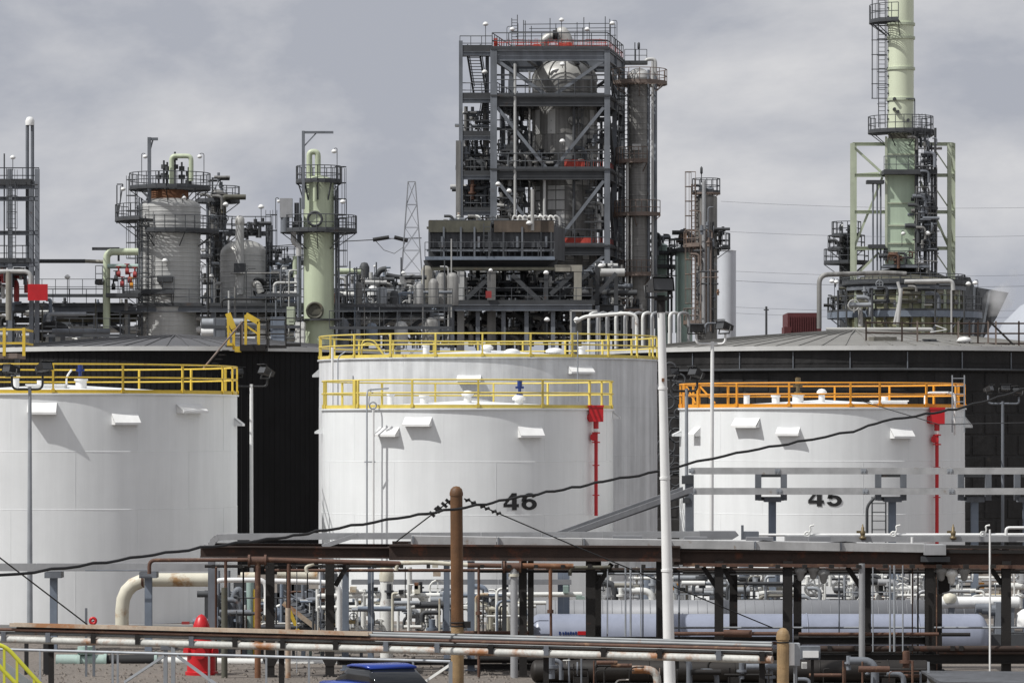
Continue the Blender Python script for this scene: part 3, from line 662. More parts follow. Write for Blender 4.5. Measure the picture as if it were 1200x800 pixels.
for t_ in (.03,.08,.16,.2,.26,.3): q = P(544,584,112).lerp(P(675,640,116), t_); b.cyl(q-Vector((.07,0,.03)), q+Vector((.07,0,.03)), .04, n=8)
b.build('wire_clamp', M.cable, PO, kind='stuff')
BO = thing('bollard_pole', 'short ochre pole with domed tan cap next to white junction boxes', 'pole', Vector((X(917.5,103),103,0)))
x1 = X(917.5,103); r_ = 7*S(103)
b = MB(); b.cyl((x1,103,-.1), (x1,103,Z(748,103)), r_, n=20); b.build('shaft', M.pole_light, BO)
b = MB(); b.lathe((x1,103,Z(749,103)), [(r_*1.12,0),(r_*1.14,.1),(r_*.95,.22),(r_*.5,.3),(0,.32)], 20, split=False); b.build('cap', M.pole_light, BO)
b = MB(); b.torus((x1,103,Z(752,103)), r_*1.02, .02, 'z', 20, 6); b.build('band', M.rust_black, BO)
JB = thing('junction_box', 'tall white junction box beside the short ochre pole', 'electrical box', P(930,779,103.4))
b = MB(); b.box(tuple(P(924.5,779.5,103.1)), tuple(P(936,752.5,103.6))); b.build('box_body', M.steel_light, JB)
b = MB(); b.box(tuple(P(925,779,103.05)), tuple(P(931,753,103.1))); b.build('box_door', M.white, JB)
b = MB(); b.cyl(P(932,780,103.4), Vector((X(932,103.4),103.4,0)), .05); b.build('conduit', M.steel_light, JB)
JB2 = thing('junction_box', 'low grey junction box mounted right of the tall white box', 'electrical box', P(950,771,104))
b = MB(); b.box(tuple(P(938,772,103.9)), tuple(P(960,756,104.3))); b.build('box_body', M.steel, JB2)
b = MB(); b.box(tuple(P(941,770,103.82)), tuple(P(959,762,103.9))); b.build('box_cover', M.white, JB2)
b = MB(); b.box(tuple(P(940,783,103.8)), tuple(P(945,775,104))); b.build('small_box', M.whitepipe, JB2)
b = MB(); b.bar(P(952,772,104.1), Vector((X(952,104.1),104.1,0)), .08); b.build('mount_post', M.rust_black, JB2)

# ---------------------------------------------------------------- overhead cable
OC = MB(); cp = [(-20,677),(60,667),(125,658),(180,650),(235,641.5),(290,634.5),(335,629.5),(370,622.5),(425,613.5),(480,605),(520,598),(570,590),(600,584),(640,576.5),(680,569.5),(715,562.5),(760,554.5),(835,536.5),(890,526),(935,517.5),(1000,505),(1035,493.5),(1085,485),(1120,479),(1160,469),(1195,457),(1220,448)]
pts = [P(x, y, 100+26*(x/1200)) for x, y in cp]; fine_ = []
for i in range(len(pts)-1):
    for k in range(4): fine_.append(pts[i].lerp(pts[i+1], k/4) + Vector((0,0,.025*math.sin(i*2.1+k*1.7))))
OC.tube(fine_+[pts[-1]], .04, 8); tag(OC.build('overhead_cable', M.cable), 'thick black cable sagging across the whole view in front of the tanks', 'cable')
LG = MB(); LG.tube([P(-20,638,106), P(30,676,108), P(102,731,112)], .022, 5); tag(LG.build('guy_wire', M.cable), 'thin stay wire slanting down to the pipe run at far left', 'wire')
LG = MB(); LG.tube([P(1010,470,130), P(1100,497,126), P(1210,495,120)], .015, 5)
tag(LG.build('thin_wire', M.cable), 'thin wire in front of the black insulated tank near the right edge', 'wire')

# ---------------------------------------------------------------- floodlight poles
def flood_head(T, c, yaw=0.0, tilt=.5, m=None, s=1.0):
    """boxy floodlight: tapered housing, visor and lens"""
    c = Vector(c); ca, sa = math.cos(yaw), math.sin(yaw)
    def q(x, y, z):
        y2, z2 = y*math.cos(tilt) + z*math.sin(tilt), -y*math.sin(tilt) + z*math.cos(tilt)   # tilt nose down
        return c + Vector((x*ca - y2*sa, x*sa + y2*ca, z2))*s
    b = MB(); f = [(-.33,-.32,-.18),(.33,-.32,-.18),(.33,-.32,.2),(-.33,-.32,.2)]; k = [(-.2,.3,-.1),(.2,.3,-.1),(.2,.3,.13),(-.2,.3,.13)]
    b.add([q(*v) for v in f+k], [(4,7,6,5),(0,1,5,4),(1,2,6,5),(2,3,7,6),(3,0,4,7)]); h = b.build('lamp_head', m or M.lamp_black, T)
    b = MB(); b.add([q(-.3,-.3,-.15), q(.3,-.3,-.15), q(.3,-.3,.17), q(-.3,-.3,.17)], [(0,1,2,3)]); b.build('lens', M.lens, h)
    b = MB(); b.add([q(-.36,-.46,.2), q(.36,-.46,.2), q(.36,-.3,.23), q(-.36,-.3,.23), q(-.36,-.46,.23), q(.36,-.46,.23), q(.36,-.3,.26), q(-.36,-.3,.26)], [(0,3,2,1),(4,5,6,7),(0,1,5,4),(1,2,6,5),(2,3,7,6),(3,0,4,7)])
    b.tube([q(-.42,0,-.3), q(-.42,0,.02), q(-.33,0,.02)], .03*s, 5); b.tube([q(.42,0,-.3), q(.42,0,.02), q(.33,0,.02)], .03*s, 5); b.bar(q(-.42,0,-.3), q(.42,0,-.3), .06*s); b.build('visor', m or M.lamp_black, h)
def pole(label, top, bot, Y, w0, w1, m, heads=(), arms=True, name='floodlight_pole', armm=None, to_ground=True):
    x0, y0 = top; x1, y1 = bot; p0, p1 = P(x0,y0,Y), P(x1,y1,Y); p1 = Vector((p1.x, Y, 0)) if to_ground else p1
    T = thing(name, label, 'light pole', p1)
    b = MB(); b.cyl(p1, p0, w1/2*S(Y), w0/2*S(Y), n=16); b.build('pole', m, T)
    b = MB(); b.cyl(p1, p1+Vector((0,0,.06)), w1*S(Y)); b.build('base_plate', m, T)
    for h in heads:
        hx, hy, yaw, tilt = h[:4]; s_ = h[4] if len(h) > 4 else 1
        hp = P(hx, hy, Y)
        if arms and abs(hx-x0) > 3: b = MB(); b.tube(fillet([p0+Vector((0,0,-.1)), Vector((hp.x, Y, p0.z-.1)), hp-Vector((0,0,.25))], .4), .045, 6); b.build('arm', armm or m, T)
        flood_head(T, hp, yaw, tilt, s=.84*s_*Y/150)
    return T
pole('tall white pole with one dark floodlight on top between the number 46 and 45 tanks', (774.8,364), (785,820), 115, 9, 14, M.white, (), False)
T = [o for o in scene.objects if o.name.startswith('floodlight_pole')][-1]
b = MB(); b.cyl(P(774.8,366,115), P(774.3,346,115), .13, n=12); b.cyl(P(774.3,352,115), P(774.3,349,115), .2, n=12); b.build('pole_bracket', M.rust_black, T)
flood_head(T, P(771,336,115), .5, .18, s=1.1)
b = MB(); b.cyl(P(782,343.5,115), P(786,343.5,115), .05); b.build('photocell', M.lamp_black, T)
for y in (455, 560, 668): b = MB(); px = 774.8+(y-364)/456*10.2; b.cyl(P(px,y+1.4,115), P(px,y-1.4,115), (4.7+(y-364)*.0055)*S(115)+.012, n=16); b.build('joint_collar', M.white, T)
b = MB(); b.box(tuple(P(775.5,447,114.8)), tuple(P(778.5,443,114.9))); b.build('rust_tag', M.rust_orange, T)
pole('slim white pole with a pair of dark floodlights in front of the number 45 tank', (834.8,400), (833.2,640), 148, 4, 5.5, M.white, ((816,384,.05,-.15,.95),(850,383,-1.05,.25,1.05)), armm=M.white)
pole('grey pole with two dark floodlights standing before the leftmost white tank', (35,453), (35,735), 148, 4, 7, M.steel_light, ((14,433,-.9,.2,1.05),(50,431,.9,.3,1.05)), armm=M.lamp_black)
pole('thin pale pole with black floodlights in the dark gap left of the number 46 tank', (294.5,450), (294.8,640), 165, 4, 4.6, M.white, ((277,436,.8,.2,.8),(313,436,-1.0,.4,1.0)), armm=M.lamp_black)
pole('thin grey pole with black floodlights at the left edge of the number 45 tank', (804.5,455), (804.5,640), 146, 4, 4.6, M.steel_light, ((786,437,.8,.3,.9),(817,438,-1.0,.4,1.0)), armm=M.lamp_black)
pole('dim grey pole with pale floodlights against the black tank at the right edge', (1175,470), (1175,640), 160, 3.4, 4, M.steel, ((1158,456,1,.3,.65),(1178,455,0,.2,.7),(1194,458,-1,.3,.7)), armm=M.steel)

# ---------------------------------------------------------------- rusty overhead rack
RY = 121.0
RK = thing('rusty_rack', 'long rusted steel pipe rack of beams on dark posts in front of the tanks', 'pipe rack', Vector((X(700,RY),RY,0)))
def ibeam(parent, p, q, w_, h_, m, name='beam', up=(0,0,1)):
    b = MB(); b.ibeam(p, q, w_, h_, up=up); return b.build(name, m, parent)
for dy, mm in ((0, M.rust), (3.2, M.rust)):
    ibeam(RK, P(235,646,RY)+Vector((0,dy,0)), P(482,647.5,RY)+Vector((0,dy,0)), .26, .36, mm)
    ibeam(RK, P(456,646.5,RY-.3)+Vector((0,dy,0)), P(797,648.5,RY-.3)+Vector((0,dy,0)), .28, .5, mm)
    ibeam(RK, P(790,652.5,RY)+Vector((0,dy,0)), P(1216,655,RY)+Vector((0,dy,0)), .28, .46, mm)
for px in (316,387,455,604,697,775,842,925,1013,1093,1179): ibeam(RK, P(px,647.5,RY)+Vector((0,.16,0)), P(px,647.5,RY)+Vector((0,3.05,0)), .22, .24, M.rust, 'cross_beam')
b = MB(); b.bar(P(800,661.5,RY-.2), P(1216,664,RY-.2), .1, .1); b.build('angle', M.rust_pipe, RK)
def post(px, wpx, top, m, Y, bot=None):
    b = MB(); w_ = wpx*S(Y); b.ibeam(P(px,top,Y), Vector((X(px,Y),Y,0)) if bot is None else P(px,bot,Y), w_, w_, w_*.14, up=(0,1,0)); b.box(tuple(Vector((X(px,Y)-w_*.8,Y-w_*.8,0))), tuple(Vector((X(px,Y)+w_*.8,Y+w_*.8,.04)))); return b.build('post', m, RK)
for px, w_, m, Y in ((316.5,10,M.rust_black,RY),(338,5,M.rust_black,RY+3.2),(386.5,10,M.rust_black,RY),(405,7.5,M.steel_blue,RY+3.2),(434.5,7,M.steel_blue,RY+3),(523.5,7,M.steel_blue,RY+3),(552,8.5,M.steel_blue,RY+3),(591,5.5,M.dark,RY+3.2),(613,9,M.rust_black,RY),(622,7,M.rust_black,RY+3.2),(692,11,M.rust_black,RY),(701,7,M.rust_black,RY+3.2),(773.5,9,M.rust_black,RY),(842.5,10,M.rust_black,RY),(859.5,9,M.rust_black,RY+3.2),(923,11,M.rust_black,RY),(934.5,9,M.rust_black,RY+3.2),(1017,7,M.rust_black,RY+.3),(1089,10,M.rust_black,RY),(1099,9,M.rust_black,RY+3.2),(1179,10.5,M.rust_black,RY),(248,8,M.steel,RY+3)):
    post(px, w_, 657, m, Y)
for (a, q) in (((408,660),(393,686)),((717,660),(698,690)),((824,664),(840,688)),((848,664),(858,684)),((948,664),(930,688)),((993,664),(1010,690)),((1160,664),(1174,684))):
    b = MB(); b.bar(P(a[0],a[1],RY+.1), P(q[0],q[1],RY+.1), .15); b.build('knee_brace', M.rust_black, RK)
for px in (316.5, 386.5): # flared feet of the black posts
    b = MB(); b.prism([P(px-9,772,RY-.15), P(px+9,772,RY-.15), P(px+5,780,RY-.15), P(px-5,780,RY-.15)], (0,.3,0)); b.build('gusset', M.rust_black, RK)
# lower beams at the right
for (a, q, y, h_, m, dy) in ((940,1216,771.5,.3,M.rust_black,-.2),(936,1090,750,.24,M.rust_black,.1),(560,1090,781,.22,M.rust_black,2.8),(395,560,775,.2,M.rust_black,2.8)):
    ibeam(RK, P(a,y,RY+dy), P(q,y,RY+dy), .2, h_, m, 'lower_beam')
for (a, q, y, r_, m) in ((936,1100,742.5,.055,M.rust_pipe),(1103,1137,743,.06,M.rust_black),(940,1216,759.5,.09,M.rust),(780,915,742,.06,M.rust_pipe),(1100,1216,764.5,.05,M.rust)):
    pipe(RK, [P(a,y,RY-.4), P(q,y,RY-.4)], r_, m)
pipe(RK, [P(848,741.5,RY-.4), P(881,742,RY-.4)], .12, M.rust_pipe, name='pipe_lagging')
for px in (951,972,1004,1060,1067,1116,1126): 
    b = MB(); b.box(tuple(P(px-2,762,RY-.55)), tuple(P(px+2,756,RY-.3))); b.build('pipe_clamp', M.rust_black, RK)

# pipes hung below the rack
HP = thing('hanging_pipework', 'brown rusted pipework slung under the rusty rack with flanged drop legs', 'pipework', Vector((X(420,RY-.6),RY-.6,0)))
HY_ = RY-.6
pipe(HP, [P(175,672,HY_), P(175,656,HY_), P(292,655.5,HY_)], .062, M.rust_pipe, bend=.2)
pipe(HP, [P(310,655.5,HY_), P(470,660,HY_)], .08, M.rust_pipe)
pipe(HP, [P(464,668,HY_), P(466,659.5,HY_), P(500,658.5,HY_), P(548,661.5,HY_)], .07, M.ivory, bend=.2)
pipe(HP, [P(548,661.8,HY_), P(588,662.5,HY_)], .075, M.rust_pipe)
pipe(HP, [P(612,662.5,HY_), P(672,663,HY_)], .085, M.rust_orange)
pipe(HP, [P(668,674,HY_), P(668,665,HY_), P(715,664,HY_)], .06, M.olive, bend=.2)
for cx_, yy in ((301.5,656.5),(600,664)):
    b = MB(); b.cyl(P(cx_-9,yy,HY_), P(cx_+9,yy,HY_), .13, n=14)
    for q in (-9.5,9.5): b.cyl(P(cx_+q-1.3,yy,HY_), P(cx_+q+1.3,yy,HY_), .19, n=16)
    b.build('flanged_tee', M.rust_pipe, HP)
pipe(HP, [P(302,657,HY_), P(302,700,HY_)], .095, M.rust_pipe); pipe(HP, [P(302,700,HY_), Vector((X(302,HY_),HY_,0))], .1, M.rust_orange)
b = MB(); b.cyl(P(602,672,HY_), P(602,675,HY_), .17, n=14); b.build('flange', M.ivory, HP)
pipe(HP, [P(602.5,665,HY_), Vector((X(602.5,HY_),HY_,0))], .122, M.duct)
pipe(HP, [P(264.5,657,HY_), P(264.5,690,HY_)], .05, M.rust_pipe); pipe(HP, [P(263,688,HY_), Vector((X(263,HY_),HY_,0))], .1, M.olive)
pipe(HP, [P(338.5,660,HY_), P(338.5,715,HY_)], .062, M.rust_pipe); pipe(HP, [P(337.5,712,HY_), Vector((X(337.5,HY_),HY_,0))], .085, M.tan_rust)
pipe(HP, [P(360,671,HY_), P(358,664,HY_), P(368,660,HY_)], .06, M.ivory, bend=.1)
pipe(HP, [P(645,663,HY_), P(645,715,HY_)], .06, M.rust_orange); pipe(HP, [P(645.5,716,HY_), P(646,770,HY_)], .045, M.rust_pipe)
b = MB(); b.cyl(P(645,714,HY_), P(645,718,HY_), .1, n=12); b.cyl(P(561,716,HY_), P(561,720,HY_), .1, n=12); b.build('union', M.rust_pipe, HP, kind='stuff')
pipe(HP, [P(561,664,HY_), P(561,800,HY_)], .045, M.rust_pipe)
for px, y0 in ((1010,660),): pipe(HP, [P(px,y0,HY_), Vector((X(px,HY_),HY_,0))], .1, M.duct)
for px, y0, y1, r_ in ((1043,662,763,.03),(1048,662,763,.035),(1058,662,763,.025),(733,664,745,.03),(739,664,745,.035),(751,664,745,.02),(1023,664,763,.02),(1160,620,790,.03),(712,664,742,.02)):
    pipe(HP, [P(px,y0,HY_), P(px,y1,HY_)], r_, M.steel_light if px != 1160 else M.white, name='tube')
for px, y in ((938,668),(965,671),(1115,672),(1130,668),(1103,668),(953,666)):
    b = MB(); c_ = P(px,y,HY_+.6); b.lathe(tuple(c_), [(0,.16),(.14,.14),(.2,.04),(.2,-.04),(.13,-.1),(.1,-.28),(.05,-.33),(0,-.34)], 14, split=False); b.build('bulkhead_lamp', M.concrete if px != 1115 else M.whitepipe, HP)
b = MB(); b.prism([P(1099,668,RY+1), P(1113,676,RY+1), P(1113,692,RY+1), P(1100,696,RY+1)], (0,.4,0)); b.build('lamp_bracket', M.rust_black, HP)

# ---------------------------------------------------------------- trays
TR = thing('cable_tray', 'light grey covered cable tray lying along the top of the rusty rack', 'cable tray', P(780,640,RY+1))
def tray(parent, p, q, w_, h_, m, name='tray_section'):
    p, q = Vector(p), Vector(q); b = MB(); t_ = .02
    b.section(p, q, [(-w_/2,-h_/2),(w_/2,-h_/2),(w_/2,h_/2),(w_/2-t_,h_/2),(w_/2-t_,-h_/2+t_),(-w_/2+t_,-h_/2+t_),(-w_/2+t_,h_/2),(-w_/2,h_/2)])
    return b.build(name, m, parent)
for i in range(6):
    a, q = 482+i*100.3, 482+(i+1)*100.3-.6; ya, yq = 632+(a-482)/601*9.5, 632+(q-482)/601*9.5
    b = MB(); b.section(P(a,ya,RY+.3), P(q,yq,RY+.3), [(-.5,-.13),(.5,-.13),(.5,.13),(-.5,.13)]); b.build('tray_cover', M.sheet, TR)
    b = MB(); b.bar(P(a+2,ya+4.2,RY-.24), P(a+2,ya-4.5,RY-.24), .05, .05, up=(0,1,0)); b.build('cover_clip', M.steel, TR)
b = MB(); b.box(tuple(P(1083.5,650,RY-.5)), tuple(P(1104,637,RY+.6))); b.build('end_box', M.duct, TR)
b = MB(); b.box(tuple(P(1080,658,RY-.4)), tuple(P(1110,651,RY+.4))); b.build('splice_plate', M.dark, TR)
for y in (640,645.5): b = MB(); b.bar(P(1105,y,RY), P(1216,y+1,RY), .3, .1); b.build('dark_tray', M.rust_black, TR)
TR2 = thing('cable_tray', 'grey cable tray with a curved drop at its left end behind the rusty rack', 'cable tray', P(540,628,RY+3))
b = MB(); pts = fillet([P(246,650,RY+3), P(250,629,RY+3), P(280,628.5,RY+3)], .7); 
for p, q in zip(pts[:-1], pts[1:]): b.bar(p, q, .5, .2)
b.build('tray_bend', M.duct, TR2)
for i in range(8):
    a, q = 280+i*71, 280+(i+1)*71-.5; tray(TR2, P(a,628.5-i*.35,RY+3), P(q,628.5-(i+1)*.35,RY+3), .5, .2, M.duct)
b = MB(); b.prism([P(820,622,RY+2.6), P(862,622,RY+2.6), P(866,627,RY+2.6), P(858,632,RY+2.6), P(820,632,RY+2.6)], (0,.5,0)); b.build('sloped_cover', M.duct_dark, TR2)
b = MB(); b.box(tuple(P(872,632,RY+2.4)), tuple(P(888,622,RY+3))); b.bar(P(870,615,RY+2.5), P(870,632,RY+2.5), .08); b.build('end_clamp', M.steel, TR2)
b = MB(); b.bar(P(378,640,RY+2.2), P(419,626.5,RY+2.2), .4, .14); b.build('branch_tray', M.duct, TR2)
DT = thing('sloping_cable_tray', 'grey cable tray rising at a slant from the rack beside the tall white pole', 'cable tray', P(728,601,128))
tray(DT, P(648,630,125), P(806,573,136), .4, .19, M.duct, 'tray_rail'); b = MB(); b.bar(P(652,630.5,125), P(806,577,136), .06, .22); b.build('cable_bundle', M.dark, DT)
UT = thing('elevated_cable_trays', 'pair of long pale trays on box supports crossing the number 45 tank', 'cable tray', Vector((X(1010,138),138,0)))
for y, ex in ((551.5, 810),(575.3, 812)):
    for i in range(4):
        a = ex+i*101; q = a+100.3; tray(UT, P(a,y,137.8), P(q,y,137.8), .5, .235, M.sheet, 'tray_rail'); b = MB(); b.box(tuple(P(a-3,y+2.6,137.52)), tuple(P(a+3,y-2.6,137.55)))
        for k in (-1.8,1.8): b.cyl(P(a+k,y,137.5), P(a+k,y,137.53), .025, n=8)
        b.build('splice_plate', M.steel_light, UT)
for px, l, r_ in ((905,888.5,918.5),(1045.5,1029,1058.5),(1142,1126,1158),(1203,1192,1222)):
    for q in (l, r_): b = MB(); b.bar(P(q,586,138.4), P(q,553,138.4), .22, .2, up=(0,1,0)); b.build('upright', M.steel, UT)
    for y in (556.5, 584): b = MB(); b.bar(P(l,y,138.4), P(r_,y,138.4), .16, .14); b.build('cross_arm', M.dark, UT)
    b = MB(); b.ibeam(P(px,586,138.6), Vector((X(px,138.6),138.6,0)), .26, .26, up=(0,1,0)); b.build('post', M.steel_blue, UT)
    b = MB(); b.box(tuple(P(px-9,588,138.2)), tuple(P(px+9,582,138.9))); b.build('post_head', M.steel, UT)
b = MB(); b.bar(P(808,640,138.4), P(808,556,138.4), .3, .3, up=(0,1,0)); b.build('post', M.steel, UT)
b = MB(); b.bar(P(799,562,138.3), P(812,562,138.3), .2, .3); b.bar(P(800,586,138.3), P(808,586,138.3), .2); b.build('post_bracket', M.dark, UT, kind='stuff')
LTY = thing('cable_tray', 'grey cable tray on T-shaped posts in front of the leftmost white tank', 'cable tray', Vector((X(120,135),135,0)))
for i in range(4): tray(LTY, P(-30+i*72,664.3,135), P(-30+(i+1)*72-.5,664.3,135), .5, .26, M.duct, 'tray_rail')
for px in (63,174):
    b = MB(); b.box(tuple(P(px-11,677,134.6)), tuple(P(px+12,669,135.5))); b.build('post_head', M.steel, LTY)
    b = MB(); b.ibeam(P(px,676,135), Vector((X(px,135),135,0)), .25, .25, up=(0,1,0)); b.build('post', M.steel_blue, LTY)
b = MB(); b.tube([P(100,668,134.5), P(140,668,134.5), P(172,668,134.5)], .025, 5); b.build('conduit', M.steel, LTY)
MT = thing('cable_tray', 'low shaded cable tray on blue-grey posts behind the brown pole', 'cable tray', P(520,681,131))
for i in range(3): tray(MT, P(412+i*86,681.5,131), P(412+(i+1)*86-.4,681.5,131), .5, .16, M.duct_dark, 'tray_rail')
for px in (592.5, 657, 664): b = MB(); b.bar(P(px,665,131.4), Vector((X(px,131.4),131.4,0)), .2); b.build('post', M.steel_blue, MT)
# ---------------------------------------------------------------- vessels behind the rack
VY = 131.0
HV = thing('horizontal_vessel', 'long silver horizontal vessel with rounded right end lying behind the rusty rack', 'pressure vessel', Vector((X(890,VY),VY,0)))
rv = 28*S(VY-.8); zc = Z(747.5,VY-.5)
def hcyl(parent, x0, x1, y, z, r, m, name, dome=True, n=40, dl=.5):
    prof = [(x0-r*dl*math.cos(t), r*math.sin(t)) for t in [math.pi/2*i/7 for i in range(8)]] if dome else [(x0, .001), (x0, r)]
    prof += ([(x1+r*dl*math.sin(t), r*math.cos(t)) for t in [math.pi/2*i/7 for i in range(8)]] if dome else [(x1, r), (x1, .001)])
    b = MB(); vs = []; fs = []
    for xx, rr in prof:
        for j in range(n): a = 2*math.pi*j/n; vs.append((xx, y+max(rr,.002)*math.cos(a), z+max(rr,.002)*math.sin(a)))
    for k in range(len(prof)-1):
        for j in range(n): fs.append((k*n+j, (k+1)*n+j, (k+1)*n+(j+1) % n, k*n+(j+1) % n))
    b.add(vs, fs, True); return b.build(name, m, parent)
hcyl(HV, X(632,VY), X(1145,VY), VY, zc, rv, M.vessel, 'vessel_shell')
for px in (690,800,945,1075):
    b = MB(); b.torus((X(px,VY),VY,zc), rv+.01, .02, 'x', 40, 5); b.build('weld_band', M.vessel, HV)
for px in (700,900,1080):
    b = MB(); b.box((X(px,VY)-.3, VY-.8, 0), (X(px,VY)+.3, VY+.8, zc-rv*.75)); b.build('saddle', M.concrete, HV)
b = MB(); z_ = Z(740.5,VY-rv)
for i, px in enumerate((655,659,662,665,668,671,674)): b.box(tuple(P(px,743,VY-rv*1.01)), tuple(P(px+1.8,739.4 + (i % 2)*.6,VY-rv*.95)))
b.build('lettering', M.blue, HV, kind='stuff')
b = MB(); b.box(tuple(P(677,743.5,VY-rv*1.01)), tuple(P(689,739,VY-rv*.95))); b.build('red_patch', M.red, HV)
GV = thing('ribbed_vessel', 'grey ribbed insulated vessel behind the silver horizontal vessel', 'pressure vessel', Vector((X(860,135),135,0)))
hcyl(GV, X(625,135), X(1140,135), 135, Z(728,134), 24*S(134), M.vessel_grey, 'vessel_shell', False)
for i in range(46):
    b = MB(); px = 628+i*11.1; b.torus((X(px,135),135,Z(728,134)), 24*S(134)+.005, .012, 'x', 28, 4); b.build('rib', M.vessel_grey, GV)
for px in (660,860,1060): b = MB(); b.box((X(px,135)-.25,134.4,0),(X(px,135)+.25,135.6,Z(742,134))); b.build('saddle', M.concrete, GV)
WV = thing('white_drum', 'small white horizontal drum with rounded end at the right behind the silver vessel', 'drum', Vector((X(1150,133),133,0)))
hcyl(WV, X(1104,133), X(1193,133), 133, Z(705.5,133), 7*S(133), M.white, 'drum_shell')
b = MB(); b.lathe(tuple(P(1113,701,132.9)), [(0,.2),(.2,.15),(.26,0),(.2,-.15)], 12, split=False); b.build('nozzle', M.ivory, WV)
for px in (1115,1185): b = MB(); b.box((X(px,133)-.1,132.9,0),(X(px,133)+.1,133.1,Z(710,133))); b.build('leg', M.steel, WV)
DV = thing('brown_vessel', 'brown horizontal tank, darkened to stand for shade, low on the ground under the rusty rack', 'tank', Vector((X(860,118),118,0)))
hcyl(DV, X(628,118), X(1084,118), 118, .36, .34, M.brown_vessel, 'vessel_shell')
for px in (680,760,860,960,1040): b = MB(); b.torus((X(px,118),118,.36), .345, .02, 'x', 28, 5); b.build('band', M.brown_vessel, DV)
for px in (680,860,1040): b = MB(); b.box((X(px,118)-.2,117.6,0),(X(px,118)+.2,118.4,.2)); b.build('saddle', M.rust_black, DV)
# white lettered equipment and dark base at the right edge
EQ = thing('compressor_skid', 'dark grey skid with a white domed unit at the right edge behind the rack', 'machine skid', Vector((X(1192,132),132,0)))
b = MB(); b.box((X(1160,132),131.5,0),(X(1230,132),133.5,Z(742,132))); b.build('skid_base', M.dark, EQ)
b = MB(); b.lathe((X(1205,132),132,Z(735,132)), [(.45,0),(.45,.25),(.38,.5),(.22,.62),(0,.68)], 20, split=False); b.build('white_dome', M.white, EQ)
b = MB(); b.box((X(1166,132),131.7,Z(742,132)),(X(1182,132),132.4,Z(705,132))); b.build('motor_block', M.steel, EQ)
for k in range(3):
    b = MB(); q = P(1152+k*7,712+k*2,132); b.cyl(q-Vector((.25,0,0)), q+Vector((.25,0,0)), .16, n=12); b.build('valve_body', M.steel, EQ)

# ---------------------------------------------------------------- white pipes between rack and tanks
WP = thing('white_pipework', 'white branching pipework with handwheel valves between the rusty rack and the tank numbered 46', 'pipework', Vector((X(530,129),129,0)))
def wp(pts, r, m=None, Y=129, bend=None): return pipe(WP, [P(a, c, Y) for a, c in pts], r, m or M.whitepipe, bend=bend)
wp([(372,698),(682,696)], .085); wp([(372,711.5),(628,709.5)], .07); wp([(395,690),(395,735)], .05); wp([(480,664),(480,745)], .085); wp([(500,700),(500,745)], .06); wp([(512,709),(512,745)], .06)
wp([(453,676),(453,770)], .225, M.whitepipe); 
b = MB(); b.lathe(tuple(P(453,677,129)), [(.24,-.1),(.25,.1),(.2,.38),(.1,.46),(0,.47)], 20, split=False); b.build('tan_cap', M.ivory, WP)
for px in (418,426,372,384): wp([(px,690),(px,740)], .09 if px in (426,384) else .06)
wp([(540,696),(540,712),(575,712)], .06); wp([(610,696),(610,706),(640,706)], .07)
for px in (572,584,600): wp([(px,730),(px-2,709),(px+8,699),(px+20,703),(px+22,740)], .035, M.steel_light, bend=.3)
for px, y, r_ in ((493,733,.16),(500,725,.12),(414,722,.12),(560,730,.12),(384,730,.1)):
    b = MB(); valve_wheel(b, P(px,y,128.6), r_); b.bar(P(px,y,128.6), P(px,y,129), .05); b.build('handwheel', M.dark, WP)
for px, y, w_, h_, m in ((489,690,7,10,M.ivory),(510,660,7,10,M.ivory),(512,672,9,6,M.tan_rust),(488,686,5,8,M.rust_orange),(414,690,8,7,M.ivory),(506,735,10,6,M.dark),(410,728,14,5,M.brass),(440,690,6,5,M.rubber),(565,700,8,5,M.rubber),(470,693,6,5,M.rubber),(545,735,8,7,M.steel_light),(663,690,6,9,M.teal),(680,700,10,4,M.teal)):
    b = MB(); b.box(tuple(P(px-w_/2,y+h_/2,128.8)), tuple(P(px+w_/2,y-h_/2,129.3))); b.build('fitting', m, WP)
for px in (585,600):   # lagged grey hose hoods
    b = MB(); c_ = P(px,725,130); b.lathe((c_.x,c_.y,0), [(.45,0),(.45,c_.z-.1),(.4,c_.z+.35),(.2,c_.z+.5),(0,c_.z+.52)], 18, split=False); b.build('lagged_pot', M.beige, WP)
WP2 = thing('white_pipework', 'white pipes with small valves and coiled hoses in front of the number 45 tank base', 'pipework', Vector((X(1010,140),140,0)))
def wq(pts, r, m=None, Y=140, bend=None): return pipe(WP2, [P(a, c, Y) for a, c in pts], r, m or M.whitepipe, bend=bend)
wq([(700,684),(770,684)], .1, M.duct); wq([(786,670),(838,672),(852,690),(852,712)], .2, M.duct, bend=1.2); wq([(786,692),(870,692)], .12, M.duct)
for y, r_, a, q in ((676,.06,938,1220),(684,.05,820,1090),(690,.08,865,935),(697,.06,938,1010),(702,.05,860,1000),(688,.09,1104,1220),(697,.04,1003,1095)): wq([(a,y),(q,y+1)], r_, M.whitepipe if y not in (697,702) else M.steel)
for px in (700,716,744,757,770,868,877,895,906,946,965,990,1005,1030,1069,1080,1140,1195): wq([(px,668+(px*7) % 9),(px,712)], .05+.02*(px % 4), M.whitepipe if px % 3 else M.duct)
for px in (760,872,908,1054): wq([(px,664),(px,730)], .2, M.steel_blue)
for px, y in ((888,676),(983,688),(1117,690),(1143,693),(950,690),(1079,688)):
    b = MB(); b.torus(P(px,y,139), .2, .05, 'y', 16, 6); b.bar(P(px,y-6,139), P(px,y,139), .06); b.build('coiled_hose', M.whitepipe, WP2)
